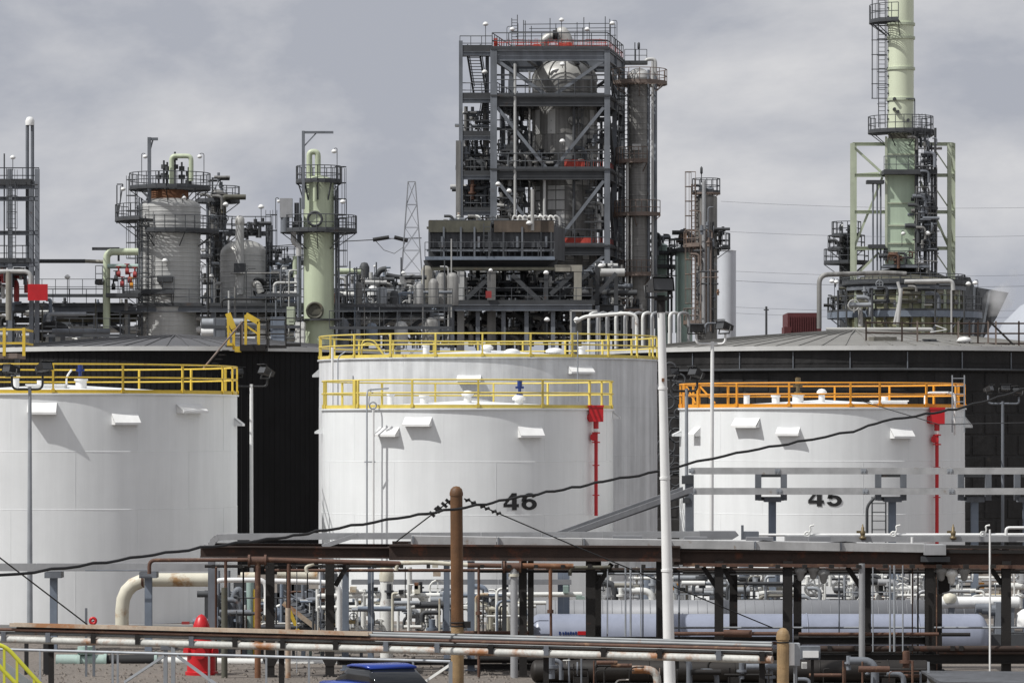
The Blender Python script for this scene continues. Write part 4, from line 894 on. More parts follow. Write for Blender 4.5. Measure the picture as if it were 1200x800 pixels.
for px, y, w_, h_, m in ((1030,702,10,10,M.rust_orange),(1032,692,6,6,M.whitepipe),(790,672,8,9,M.brass),(791,687,10,8,M.amber),(991,700,7,8,M.rubber),(1055,702,7,6,M.rubber),(905,690,22,12,M.beige),(838,705,7,6,M.rubber),(1165,686,20,4,M.amber),(1165,698,22,6,M.yellow),(1150,692,4,20,M.orange),(1177,690,4,18,M.orange),(800,678,5,4,M.rubber),(800,690,5,4,M.rubber),(780,697,9,5,M.rubber),(712,690,6,8,M.beige),(735,688,30,6,M.beige)):
    b = MB(); b.box(tuple(P(px-w_/2,y+h_/2,138.6)), tuple(P(px+w_/2,y-h_/2,139))); b.build('fitting', m, WP2)
for k in range(14):
    px = random.uniform(940,1090); wq([(px,random.uniform(668,690)),(px+random.uniform(6,20),random.uniform(675,700)),(px+random.uniform(10,26),random.uniform(675,700))], .03, M.whitepipe, 139.5, .2)
WH = thing('white_header', 'thin white pipe with brass relief valves above the rack at the right', 'pipework', P(1045,626,124.5))
pipe(WH, [P(886,626.5,124.5), P(1216,626,124.5)], .045, M.white); b = MB(); b.section(P(920,631,124.6), P(1216,631,124.6), [(-.3,-.09),(.3,-.09),(.3,.09),(-.3,.09)]); b.build('tray', M.duct, WH)
pipe(WH, [P(1179,627,124.2), P(1179,618,124.2), P(1216,618,124.2)], .05, M.white, bend=.15)
pipe(WH, [P(1069,629,124.2), P(1069,707,124.2)], .05, M.white)
for px in (949,1050,1155):
    pipe(WH, [P(px-2,626,124.4), P(px+1,621,124.4), P(px,616,124.4), P(px+5,615,124.4)], .028, M.whitepipe, bend=.05)
    b = MB(); b.torus(P(px-3,625.5,124.4), .08, .03, 'y', 10, 5); b.build('small_valve', M.whitepipe, WH)
for px in (1011,1117):
    b = MB(); q = P(px,632,124.2); b.lathe(tuple(q), [(.05,0),(.11,.02),(.11,.08),(.06,.11),(.08,.16),(.09,.26),(.05,.3),(.05,.4),(.025,.42),(.02,.5),(0,.5)], 12, split=False); b.bar(q+Vector((-.2,0,.25)), q+Vector((0,0,.25)), .08); b.build('relief_valve', M.brass, WH)
b = MB(); ladder_mesh(b, X(1030,141), 141, Z(640,141), Z(582,141), .5, cage=False); 
b.tube(fillet([P(1016,640,140.5), P(1016,592,140.5), P(1026,582,140.5)], .4), .06, 6)
LD = tag(b.build('caged_ladder', M.dark), 'dark caged ladder beside a blue-grey post low on the number 45 tank', 'ladder')

# big ivory elbow pipe at left, white loops
IV = thing('large_elbow_pipe', 'big ivory pipe bending down to the ground in front of the leftmost white tank', 'pipe', Vector((X(143,139),139,0)))
pipe(IV, [Vector((X(143,139),139,0)), P(143,679,139), P(245,679,139)], 8*S(139), M.ivory, bend=1.1, n=20)
b = MB(); b.cyl(P(166,679,139), P(169,679,139), 9.2*S(139), n=20); b.build('flange', M.rust_pipe, IV)
WL = thing('white_loop_pipe', 'white pipe loop with square bends behind the rusty rack left of the number 46 tank', 'pipe', Vector((X(330,127),127,0)))
pipe(WL, [P(250,760,127), P(250,679.5,127), P(312,679,127), P(312,720,127)], .085, M.white, bend=.3)
pipe(WL, [P(322,680.5,127), P(380,682,127), P(398,686,127), P(398,750,127)], .09, M.white, bend=.3)
pipe(WL, [P(325,672,127.5), P(372,675,127.5)], .17, M.ivory)
b = MB(); b.cyl(P(282,675,127.6), P(300,675,127.6), .14, n=12); b.build('flange_pair', M.ivory, WL)
# valve and stair clutter between rack and black tank (x 250..400)
CL = thing('valve_station', 'cluster of valves, hoses and a small stair behind the rusty rack', 'valve station', Vector((X(320,130),130,0)))
def cl(pts, r, m, Y=130, bend=None): return pipe(CL, [P(a, c, Y) for a, c in pts], r, m, bend=bend)
cl([(272,770),(273,700),(279,688),(286,700),(287,770)], .12, M.steel, bend=.5); cl([(283,690),(284,770)], .06, M.rust_orange); cl([(293,680),(293,770)], .13, M.teal); cl([(298,690),(298,770)], .08, M.yellow)
for px in (256,268,330,355,378): cl([(px,668),(px,770)], .06, M.steel if px != 330 else M.steel_blue)
for y in (693,706,720,733,748): cl([(252,y),(300,y)], .03, M.steel_light)
for k in range(9): b = MB(); b.box(tuple(P(258,697+k*9,129.5)), tuple(P(263,701+k*9,129.9))); b.build('bolted_lug', M.dark, CL)
for k in range(10):
    b = MB(); b.box(tuple(P(333+k*5,702+k*4.2,129)), tuple(P(345+k*5,703.4+k*4.2,130.2))); b.build('stair_tread', M.steel, CL)
b = MB(); b.bar(P(332,706,129), P(378,741,129), .09, .16); b.build('stair_stringer', M.tan_rust, CL)
b = MB(); b.bar(P(338,712,128.8), P(350,740,128.8), .12); b.build('yellow_brace', M.yellow, CL)
for k in range(5): cl([(330,690+k*6),(382,722+k*6)], .03, M.steel)
for k in range(26):
    px, y = random.uniform(300,440), random.uniform(705,738); b = MB(); r_ = random.uniform(.05,.16); b.cyl(P(px,y,131)-Vector((r_*1.4,0,0)), P(px,y,131)+Vector((r_*1.4,0,0)), r_, n=10); b.build('valve_body', random.choice([M.whitepipe, M.steel, M.dark, M.ivory, M.brass]), CL)
for k in range(12):
    px = random.uniform(300,450); cl([(px,random.uniform(700,720)),(px,775)], random.uniform(.04,.1), random.choice([M.whitepipe, M.steel, M.teal, M.steel_light]), 131.5)
b = MB(); b.box(tuple(P(345,735,133)), tuple(P(385,692,134))); b.build('grey_cabinet', M.steel, CL)
# low ground pipes
GP = thing('ground_pipe', 'pale green pipe with black fittings lying on the gravel at the far left', 'pipe', Vector((X(120,128),128,0)))
pipe(GP, [P(66,774,128), P(125,774,128)], .22, M.teal, n=16); pipe(GP, [P(125,774,128), P(182,773,128)], .2, M.rubber, n=16); pipe(GP, [P(182,774,128), P(420,778,128)], .14, M.whitepipe, n=12)
b = MB(); b.cyl(P(100,766,128), P(100,757,128), .26, n=16); b.cyl(P(100,763,128), P(100,761,128), .36, n=16); b.build('branch', M.teal, GP)
for px in (93,124,183): b = MB(); b.cyl(P(px-1.6,774,128), P(px+1.6,774,128), .31, n=18); b.build('flange', M.teal, GP)
for px in (75,160,260,360): b = MB(); b.box(tuple(P(px-3,784,127.9)), tuple(P(px+3,776,128.3))); b.build('pipe_support', M.concrete, GP)
for px, w_ in ((31,4.5),(54,6)):
    b = MB(); b.bar(P(px,752,122), Vector((X(px,122),122,0)), w_*S(122)); b.build('dark_stub_post', M.rubber, GP)
# containment kerb behind the gravel
KB = MB(); KB.box((-24, 146.5, 0), (24, 146.9, .35)); o = KB.build('kerb', M.concrete); o['kind'] = 'structure'
# small red and grey bits by the pipe run
RF = thing('hose_reel', 'small red wall hydrant head poking above the pipe run at far left', 'hydrant', P(110,735,121))
b = MB(); b.torus(P(109,727,121), .09, .045, 'y', 16, 8); b.build('wheel', M.red, RF); b = MB(); b.bar(P(110,727,121.1), Vector((X(110,121.1),121.1,0)), .08); b.bar(P(101,712,121.1), Vector((X(101,121.1),121.1,0)), .07); b.build('stem', M.steel, RF)

# ---------------------------------------------------------------- red hydrant monitor
HM = thing('fire_hydrant', 'large glossy red domed fire hydrant standing on the gravel behind the pipe run', 'hydrant', Vector((X(236,122),122,0)))
hx, sY = X(236,122), S(122)
b = MB(); b.lathe((hx,122,Z(735,122)), [(9.5*sY,-.12),(10.2*sY,0),(9*sY,.12),(6.4*sY,.3),(3*sY,.4),(0,.43)], 28, split=False); b.build('bonnet', M.red, HM)
b = MB(); b.lathe((hx,122,0), [(19*sY,0),(19*sY,.1),(17*sY,.12),(16.5*sY,.85),(18.5*sY,.9),(18.5*sY,1.0),(11*sY,1.1),(10.5*sY,Z(735,122)-.1)], 28, smooth=True); b.build('barrel', M.red, HM)
b = MB()
for s_ in (-1,1): b.cyl((hx+s_*9*sY,122-.1,.75), (hx+s_*17.5*sY,121.7,.75), .14, n=14)
b.cyl((hx,121.9,.7), (hx,121.4,.7), .18, n=16); b.build('outlet', M.red, HM)
b = MB(); b.bar(P(213,729.5,122), P(222,729.5,122), .09); b.build('lever', M.red_dull, HM)

# ---------------------------------------------------------------- blue car, lime stair, grey roof
CR = thing('parked_car', 'blue car of which only the roof rises into view below the guard rail', 'car', Vector((X(452,104.5),104.5,0)))
cx0, cy0 = X(440,104.5), 104.9
ang = R(-64)
def cq(u, v, z): z *= .97; return Vector((cx0 + u*math.cos(ang) - v*math.sin(ang), cy0 + u*math.sin(ang) + v*math.cos(ang), z))
def loft(secs, m, name, parent, smooth=True):
    b = MB(); n = len(secs[0]); vs = [q for s_ in secs for q in s_]; fs = []
    for k in range(len(secs)-1):
        for j in range(n): fs.append((k*n+j, k*n+(j+1) % n, (k+1)*n+(j+1) % n, (k+1)*n+j))
    fs += [tuple(range(n-1,-1,-1)), tuple(range((len(secs)-1)*n, len(secs)*n))]
    b.add(vs, fs, smooth); return b.build(name, m, parent)
def csec(u, hw, z0, z1, rr=.12):
    pr = [(-hw,z0+rr),(-hw+rr*.4,z0),(hw-rr*.4,z0),(hw,z0+rr),(hw,z1-rr),(hw-rr*.4,z1-rr*.25),(hw-rr*1.3,z1),(-hw+rr*1.3,z1),(-hw+rr*.4,z1-rr*.25),(-hw,z1-rr)]
    return [cq(u, a, z) for a, z in pr]
loft([csec(-2.2,.72,.35,.72), csec(-2.05,.84,.25,.85), csec(-1.0,.88,.22,.92), csec(0,.89,.22,.95), csec(1.2,.88,.22,.95), csec(2.0,.84,.28,.9), csec(2.15,.74,.4,.8)], M.blue_car, 'body', CR)
loft([csec(-1.0,.78,.9,.96,.03), csec(-.35,.7,.9,1.36,.1), csec(1.1,.7,.9,1.36,.1), csec(1.75,.76,.9,.97,.03)], M.darkglass, 'window', CR)
loft([csec(-.42,.69,1.33,1.39,.03), csec(-.1,.71,1.36,1.44,.04), csec(.6,.71,1.37,1.46,.04), csec(1.15,.7,1.34,1.41,.03)], M.blue_car, 'roof', CR)
for u in (-1.35,1.35):
    for v in (-.84,.84):
        b = MB(); q = cq(u, v, .32); d = (cq(0,1,0)-cq(0,0,0))*.1; b.cyl(q-d, q+d, .32, n=20); wl_ = b.build('wheel', M.rubber, CR); b = MB(); b.cyl(q-d*1.05, q+d*1.05, .19, n=16); b.build('rim', M.steel_light, wl_)
YS = thing('yellow_stair_rail', 'lime yellow stair handrails sloping down at the bottom left corner', 'handrail', Vector((X(20,107),107,0)))
for pts in (([(-12,752),(8,758),(48,802),(60,815)]), ([(-14,765),(0,781),(24,806)]),):
    pipe(YS, [P(a,c,107) for a, c in pts], .06, M.yellow_lime, bend=.2, name='handrail')
for px, y0 in ((20,771),(5,758),(40,793)): b = MB(); b.bar(P(px,y0,107), Vector((X(px,107),107,0)), .07); b.build('post', M.yellow_lime, YS)
b = MB(); b.bar(P(-14,766,107.8), P(36,803,107.8), .06, .22); b.build('stringer', M.steel_light, YS)
GR = thing('grey_shelter', 'flat grey roof of a low shelter at the bottom right corner', 'shelter', Vector((X(1150,108),108,0)))
b = MB(); z_ = .82; b.add([(X(1092,108),106,z_),(X(1230,108),105,z_),(X(1230,108),110,z_+.03),(X(1090,108),110.4,z_+.03),(X(1092,108),106,z_-.1),(X(1230,108),105,z_-.1),(X(1230,108),110,z_-.02),(X(1090,108),110.4,z_-.02)], [(0,1,2,3),(7,6,5,4),(0,4,5,1),(1,5,6,2),(2,6,7,3),(3,7,4,0)]); b.build('roof', M.dark_panel, GR)
b = MB(); b.box((X(1096,108),106.3,0),(X(1225,108),110,z_-.12)); b.build('wall', M.olive, GR)
b = MB(); b.bar(P(1088,775,109.5), Vector((X(1088,109.5),109.5,0)), .06); b.build('corner_pipe', M.steel_light, GR)
# ================================================================ process area
def vessel_col(label, px, wpx, top, Y, m, name='process_vessel', dome=.35, bands=0, bandm=None, base=0.0, skirt=None, n=40, group=None):
    c = (X(px,Y), Y); r = wpx/2*S(Y); zt = Z(top, Y); zs = zt - r*dome
    T = thing(name, label, 'process column', (c[0], c[1], base), group)
    b = MB(); b.lathe(c, [(r, base), (r, zs)], n); b.build('shell', m, T)
    b = MB(); prof = [(r*math.cos(t), zs+(zt-zs)*math.sin(t)) for t in [math.pi/2*i/7 for i in range(8)]]; b.lathe(c, prof, n, split=False); b.build('head', bandm if bandm and dome > .6 else m, T)
    if bands:
        b = MB(); z = zs-.1
        while z > 6: b.lathe(c, [(r, z-.05), (r+.022, z-.03), (r+.022, z+.03), (r, z+.05)], n); z -= bands
        b.build('cladding_band', m, T, kind='stuff')
    return T, c, r, zt, zs
def col_ladder(T, c, r, a, z0, z1, m=None):
    b = MB(); o = Vector((math.sin(a), -math.cos(a), 0)); s_ = Vector((math.cos(a), math.sin(a), 0)); q = Vector((c[0],c[1],0)) + o*(r+.25)
    ladder_mesh(b, q.x, q.y, z0, z1, .5, s_, True, .03, o); return b.build('ladder', m or M.railfar, T)
def davit(T, base, top, armx, m=None, w_=.2):
    b = MB(); b.bar(base, top, w_); t_ = Vector(top); b.bar(t_+Vector((-w_/2,0,-w_/2)), t_+Vector((armx,0,-w_/2)), w_*.8); b.bar(t_+Vector((0,0,-1.1)), t_+Vector((armx*.45,0,-.1)), w_*.4); return b.build('davit', m or M.steel, T)
def valve_cluster(T, px, py, Y, w_, h_, n, ms, seed, pr=(.05,.14)):
    rnd = random.Random(seed)
    for i in range(n):
        x, y = px+rnd.uniform(-w_/2,w_/2), py+rnd.uniform(-h_/2,h_/2); yy = Y+rnd.uniform(-.8,.8); r_ = rnd.uniform(*pr); b = MB(); q = P(x,y,yy); k = rnd.random()
        if k < .35: b.cyl(q-Vector((0,0,r_*3)), q+Vector((0,0,r_*3)), r_, n=8); b.cyl(q-Vector((0,0,r_*.4)), q+Vector((0,0,r_*.4)), r_*1.9, n=8); nm = 'valve'
        elif k < .6: b.tube(fillet([q-Vector((r_*6,0,0)), q, q-Vector((0,0,r_*8))], r_*3), r_, 7); nm = 'pipe_bend'
        elif k < .8: valve_wheel(b, q, r_*2.2, rnd.choice('xyz')); b.bar(q-Vector((0,0,r_*3)), q, r_*.5); nm = 'handwheel'
        else: b.cyl(q-Vector((r_*5,0,0)), q+Vector((r_*5,0,0)), r_, n=8); nm = 'pipe_stub'
        b.build(nm, rnd.choice(ms), T)
TWO = 2*math.pi

# ---- A: grey banded column at left
Y_ = 270
TA, cA, rA, ztA, zsA = vessel_col('fat grey banded column with rusty top ring and three railed platforms', 199, 72, 231, Y_, M.clad, bands=.32, dome=.3)
b = MB(); b.lathe(cA, [(rA*.8, zsA+.2), (rA*.62, zsA+.5), (rA*.6, Z(221,Y_)-.05)], 32); b.build('rusted_neck', M.rust_orange, TA)
ring_platform(TA, cA, rA*.6, 48*S(Y_), 0, TWO, Z(221,Y_), M.dark, M.railfar, n=24)
ring_platform(TA, cA, rA, rA+1.7, R(-125), R(-28), Z(258,Y_), M.dark, M.railfar, n=8)
ring_platform(TA, cA, rA, rA+1.3, R(-25), R(120), Z(272,Y_), M.dark, M.railfar, n=12)
ring_platform(TA, cA, rA, rA+1.2, R(-100), R(10), Z(344,Y_), M.dark, M.railfar, n=8)
davit(TA, P(175,262,Y_-1.5), P(175,161,Y_-1.5), .6, M.steel, .24)
b = MB(); b.bar(P(137,261,Y_-1), P(144,216,Y_-1), .08); b.bar(P(137,216,Y_-1), P(144,216,Y_-1), .08); b.bar(P(137,217,Y_-1), P(137,262,Y_-1), .08); b.build('landing_frame', M.railfar, TA)
col_ladder(TA, cA, rA, R(-72), Z(340,Y_), Z(222,Y_)); col_ladder(TA, cA, rA, R(-40), Z(395,Y_), Z(258,Y_))
pipe(TA, [P(201,222,Y_-.5), P(201,183,Y_-.5), P(224,183,Y_-.5), P(224,212,Y_-.5)], .17, M.green, bend=.3)
for px, t_ in ((192,188),(196,190),(205,178),(213,190),(221,196),(186,200)):
    b = MB(); q = P(px,220,Y_); b.cyl(q, P(px,t_,Y_), .07, n=8); b.cyl(P(px,t_+10,Y_), P(px,t_+5,Y_), .2, n=10); b.cyl(P(px,t_+20,Y_), P(px,t_+15,Y_), .24, n=10); b.build('relief_valve', M.dark, TA)
for (bx, by, t_, arm) in ((166,214,184,.25),(239,214,184,-.3),(141,240,222,.2)): lamp(TA, P(bx,by,Y_-1.5), P(bx,t_,Y_-1.5), (arm,0))
lamp(TA, P(190,330,Y_-rA-.3), P(190,306,Y_-rA-.3), (.2,0), size=.3); lamp(TA, P(214,238,Y_-rA-.3), P(214,232,Y_-rA-.3), (.1,0), size=.22)
for px in (163,166,172): pipe(TA, [P(px,395,Y_-rA*.5), P(px,232,Y_-rA*.5)], .06, M.steel)
b = MB(); b.box(tuple(P(184,330,Y_-rA-.6)), tuple(P(203,324,Y_-rA+.2))); b.build('bracket', M.dark, TA)

# ---- narrow cluster right of A
TN, cN, rN, ztN, zsN = vessel_col('slim dark column crowded with platforms between the fat grey column and the round drum', 255, 17, 222, 276, M.clad_dark, dome=.6)
for z_, a0, a1, e_ in ((Z(236,276),-170,170,1.1),(Z(272,276),-180,150,1.3),(Z(301,276),-180,120,1.0)): ring_platform(TN, cN, rN, rN+e_, R(a0), R(a1), z_, M.dark, M.railfar, n=12)
davit(TN, P(249,236,275), P(249,208,275), 1.2, M.railfar, .12)
pipe(TN, [P(262,250,274.5), P(262,231,274.5), P(288,231,274.5)], .2, M.olive, bend=.2)
for px, y0, r_ in ((243,232,.1),(246,240,.09),(249,276,.1),(263,250,.14),(268,272,.08)): pipe(TN, [P(px,y0,275), P(px,380,275)], r_, M.steel if px % 2 else M.clad)
valve_cluster(TN, 255, 224, 275, 22, 34, 22, [M.dark, M.steel, M.clad_dark, M.rubber], 3); valve_cluster(TN, 256, 262, 275, 26, 20, 14, [M.dark, M.steel], 4); valve_cluster(TN, 254, 300, 275, 24, 24, 14, [M.dark, M.steel, M.clad], 5)
lamp(TN, P(262,262,274), P(262,240,274), (.15,0), size=.28); lamp(TN, P(246,332,274), P(246,324,274), (.1,0), size=.28)

# ---- B: domed drum
TD, cD, rD, ztD, zsD = vessel_col('bright domed grey drum with a tall pipe in front and a railed top platform', 285.5, 55, 281, 272, M.clad, bands=.38, dome=.62, bandm=M.chrome)
pipe(TD, [P(281,345,272-rD-.4), P(281,262,272-rD-.4)], .3, M.clad, n=16); 
b = MB(); q = P(281,264,272-rD-.4); b.lathe(tuple(q), [(.3,0),(.34,.15),(.33,.45),(.2,.65),(0,.7)], 16, split=False); b.build('pipe_cap', M.chrome, TD)
b = MB(); b.box(tuple(P(274,320,272-rD-.9)), tuple(P(288,309,272-rD-.1))); b.torus(P(281,315,272-rD-.4), .36, .07, 'z', 18, 6); b.build('pipe_clamp', M.dark, TD)
b = MB(); q = P(302,336,272-rD*.8); b.torus(q, .5, .16, 'y', 20, 8); b.build('manway_ring', M.rubber, TD)
pipe(TD, [P(298,333,272-rD-.2), P(302,333,272-rD-.6), P(306,343,272-rD-.6)], .26, M.chrome, bend=.4, n=14)
b = MB(); b.bar(P(262,275,273), P(318,275,273), .1, .2); b.bar(P(262,275,276), P(318,275,276), .1, .2)
for k in range(16): b.bar(P(262,274,273+k*.2), P(318,274,273+k*.2), .04)
p_ = b.build('platform', M.dark, TD)
b = MB(); rail_mesh(b, [P(262,273.5,273), P(318,273.5,273), P(318,273.5,276)], 1.2); rail_mesh(b, [P(262,273.5,276), P(318,273.5,276)], 1.2); b.build('railing', M.railfar, p_)
valve_cluster(TD, 295, 268, 273, 20, 16, 14, [M.dark, M.rubber, M.steel], 8); valve_cluster(TD, 300, 264, 271, 20, 8, 6, [M.dark], 9)
lamp(TD, P(306,275,270.6), P(306,243,270.6), (0,0), size=.3)
for px in (314,318): pipe(TD, [P(px,264,273), P(px,380,273)], .08, M.railfar)
col_ladder(TD, cD, rD, R(68), Z(380,272), Z(262,272))

# ---- C: pale green column
YC_ = 264
TC, cC, rC, ztC, zsC = vessel_col('pale green column with gooseneck pipe, davit arm and two round platforms', 373.5, 36, 206, YC_, M.green, dome=.4, bands=0)
pipe(TC, [P(362.5,215,YC_), P(362.5,178,YC_), P(372.5,178,YC_), P(372.5,208,YC_)], .2, M.green, bend=.34, n=14)
ring_platform(TC, cC, rC*.5, 27*S(YC_), 0, TWO, Z(213,YC_), M.dark, M.railfar, n=20)
b = MB()
for k in range(5): a = R(-80+40*k); b.bar((cC[0]+1.45*math.sin(a), cC[1]-1.45*math.cos(a), Z(213,YC_)), (cC[0]+1.05*math.sin(a), cC[1]-1.05*math.cos(a), Z(235,YC_)), .08)
b.build('platform_strut', M.railfar, TC, kind='stuff')
ring_platform(TC, cC, rC, 45*S(YC_), R(-150), R(150), Z(271,YC_), M.dark, M.railfar, n=22)
davit(TC, P(355.5,245,YC_-1.2), P(355.5,153.5,YC_-1.2), 35*S(YC_), M.steel, .2)
for y, r_ in ((256.5,.44),(364,.5)):
    b = MB(); q = P(369,y,YC_-rC-.05); b.torus(q, r_, .09, 'y', 24, 8); b.cyl(q+Vector((0,.25,0)), q+Vector((0,-.02,0)), r_, n=20); b.build('manway', M.green if y < 300 else M.olive, TC); 
    b = MB(); b.torus(q+Vector((0,-.06,0)), r_+.03, .1, 'y', 24, 6); b.build('manway_flange', M.dark if y < 300 else M.olive, TC)
lamp(TC, P(395,212,YC_-1), P(395,178,YC_-1), (-.2,0), size=.26); lamp(TC, P(406,270,YC_-1), P(406,237,YC_-1), (-.25,0), size=.28)
col_ladder(TC, cC, rC, R(80), Z(350,YC_), Z(272,YC_)); col_ladder(TC, cC, rC, R(72), Z(290,YC_), Z(213,YC_))
for px, y0, r_ in ((394,225,.09),(397,270,.07),(350,275,.12),(352,232,.08)): pipe(TC, [P(px,y0,YC_-.4), P(px,385,YC_-.4)], r_, M.steel)
pipe(TC, [P(344,268,YC_-1), P(344,284,YC_-1), P(350,288,YC_-1), P(350,300,YC_-1)], .2, M.clad, bend=.3)
pipe(TC, [P(369,236,YC_-rC-.2), P(369,214,YC_-rC-.2)], .14, M.green)
b = MB(); b.lathe(cC, [(rC+.55, Z(376,YC_)), (rC+.55, Z(374,YC_)), (rC, Z(374,YC_)), (rC, Z(376,YC_)), (rC+.55, Z(376,YC_))], 24); b.build('lower_platform', M.dark, TC)
TG = thing('panel_box', 'pale grey box panel standing on the green column platform', 'equipment box', P(334,272,YC_-1.2))
b = MB(); q = P(334,272,YC_-1.2); b.box(tuple(q+Vector((-.34,-.3,1.0))), tuple(q+Vector((.5,.4,2.3)))); b.build('box_panel', M.duct, TG)
b = MB(); b.cyl(q, q+Vector((0,0,1.0)), .3, n=16); b.build('stand', M.steel, TG)
b = MB(); b.cyl(q+Vector((.5,0,.5)), q+Vector((.9,0,.5)), .2); b.cyl(q+Vector((.8,0,.3)), q+Vector((.8,0,2)), .16); b.build('side_pipe', M.dark, TG)
lamp(TG, P(323,268,YC_-1.4), P(323,236,YC_-1.4), (.2,0), size=.16)
# grey-green small vessel and pipes left of green column
TS, cS, rS, _, _ = vessel_col('small dull green column with a platform left of the pale green column', 335, 20, 305, 274, M.steel_blue, dome=.4)
ring_platform(TS, cS, rS, rS+1.0, 0, TWO, Z(308,274), M.dark, M.railfar, n=14); valve_cluster(TS, 325, 298, 273, 26, 16, 14, [M.dark, M.steel], 12); valve_cluster(TS, 322, 335, 272, 34, 36, 26, [M.dark, M.steel, M.steel_light, M.whitepipe], 13, (.06,.2))
pipe(TS, [P(331,345,271), P(347,345,271), P(347,322,271)], .12, M.white); pipe(TS, [P(346,325,271.5), P(346,300,271.5)], .2, M.green)

# ---- left open frame with red board
YL = 262
TLF = thing('steel_tower', 'open grey steel tower with platforms at the left edge carrying twin vent pipes', 'steel tower', Vector((X(10,YL),YL,0)))
def member(T, p, q, w_, m=None, name='beam', I=True):
    b = MB(); (b.ibeam(p, q, w_, w_, up=(0,1,0) if abs((Vector(q)-Vector(p)).normalized().z) > .8 else (0,0,1)) if I else b.bar(p, q, w_)); return b.build(name, m or M.steel, T)
for px in (-28,12,37,43.5): 
    for dy in (0,4.2): member(TLF, P(px,198 if px != 37 else 222,YL+dy), Vector((X(px,YL+dy),YL+dy,0)), .3, name='column')
for y in (219,233,273,310):
    for dy in (0,4.2): member(TLF, P(-30,y,YL+dy), P(45,y,YL+dy), .3)
for y in (215,306):
    b = MB(); b.box(tuple(P(-30,y+1.6,YL-.2)), tuple(P(45.5,y-.3,YL+4.4))); p_ = b.build('platform', M.dark, TLF)
    b = MB(); rail_mesh(b, [P(-30,y-.3,YL), P(45.5,y-.3,YL), P(45.5,y-.3,YL+4.2)], 1.05, 1.0); rail_mesh(b, [P(-30,y-.3,YL+4.2), P(45.5,y-.3,YL+4.2)], 1.05, 1.0); b.build('railing', M.railfar, p_)
for px, t_ in ((32,141),(38,147)): pipe(TLF, [P(px,320,YL+1), P(px,t_,YL+1)], .12, M.steel, name='vent_pipe')
b = MB(); q = P(35,147,YL+1); b.lathe(tuple(q), [(.3,0),(.32,.3),(.2,.55),(0,.6)], 12, split=False); b.build('vent_cap', M.white, TLF)
b = MB(); ladder_mesh(b, X(14,YL-.5), YL-.5, Z(306,YL), Z(215,YL), .5); b.build('ladder', M.railfar, TLF)
lamp(TLF, P(15,200,YL), P(15,185,YL), (0,0), size=.26); pipe(TLF, [P(5,330,YL), P(5,180,YL)], .05, M.railfar)
valve_cluster(TLF, 12, 322, YL+1, 40, 26, 22, [M.dark, M.red_dull, M.clad, M.steel], 21, (.08,.2))
pipe(TLF, [P(-20,318,YL-1), P(36,318,YL-1), P(36,352,YL-1)], .15, M.clad, bend=.5); pipe(TLF, [P(10,375,YL-1), P(10,318,YL-1)], .2, M.beige)
b = MB(); b.box(tuple(P(32.5,352,YL-1.2)), tuple(P(56,333,YL-1.1))); tag(b.build('notice_board', M.red), 'plain red board mounted on the walkway at far left', 'sign')
# ---- long walkway / pipe rack
YP = 268
TP = thing('pipe_bridge', 'long elevated grey walkway and pipe bridge running behind the tanks at mid height', 'pipe bridge', Vector((X(300,YP),YP,0)))
xs = [-40, 62, 160, 242, 330, 420, 506]
for a, q in zip(xs[:-1], xs[1:]):
    for dy in (0, 3.5): member(TP, P(a,362,YP+dy), P(q-.3,362,YP+dy), .42, M.steel)
    b = MB(); b.box(tuple(P(a,358.4,YP-.3)), tuple(P(q-.2,357,YP+3.7))); p_ = b.build('deck_plate', M.dark, TP)
    b = MB(); rail_mesh(b, [P(a,357,YP-.2), P(q,357,YP-.2)], 1.1, 1.15, toe=False); rail_mesh(b, [P(a,357,YP+3.5), P(q,357,YP+3.5)], 1.1, 1.15, toe=False); b.build('railing', M.railfar, p_)
for px in (10,62,112,150,250,275,330,396,420,467,506):
    for dy in (.3,3.3): member(TP, P(px,365,YP+dy), Vector((X(px,YP+dy),YP+dy,0)), .3, M.steel if dy < 1 else M.dark, 'column')
for k, (px, d) in enumerate(((396,1),(467,-1),(506,-1),(112,1))): member(TP, P(px,366,YP+.4), P(px+d*42,396,YP+.4), .3, M.dark, 'brace')
for (a, q, y, r_, m) in ((-40,240,386,.25,M.white),(-40,160,400,.3,M.whitepipe),(60,160,373,.26,M.olive),(150,520,373,.16,M.clad),(250,340,381,.2,M.steel_light),(236,345,391,.14,M.white),(-40,60,375,.2,M.dark),(385,500,378,.2,M.clad),(385,480,388,.14,M.olive),(380,520,369,.12,M.steel),(60,500,366.5,.12,M.dark)):
    pipe(TP, [P(a,y,YP+1+r_), P(q,y,YP+1+r_)], r_, m)
pipe(TP, [P(46,399,YP-2), P(48,386,YP-2), P(62,381,YP-2), P(74,386,YP-2), P(77,392,YP-2)], .42, M.rubber, bend=1, name='hose')
b = MB(); b.box(tuple(P(64,390,YP+5)), tuple(P(118,369,YP+6))); b.build('grey_panel', M.steel, TP)
pipe(TP, [P(46,306,YP), P(100,306,YP)], .14, M.dark); pipe(TP, [P(100,306,YP), P(128,307,YP)], .13, M.beige)
lamp(TP, P(79,357,YP), P(79,325,YP), (0,0), size=.28)
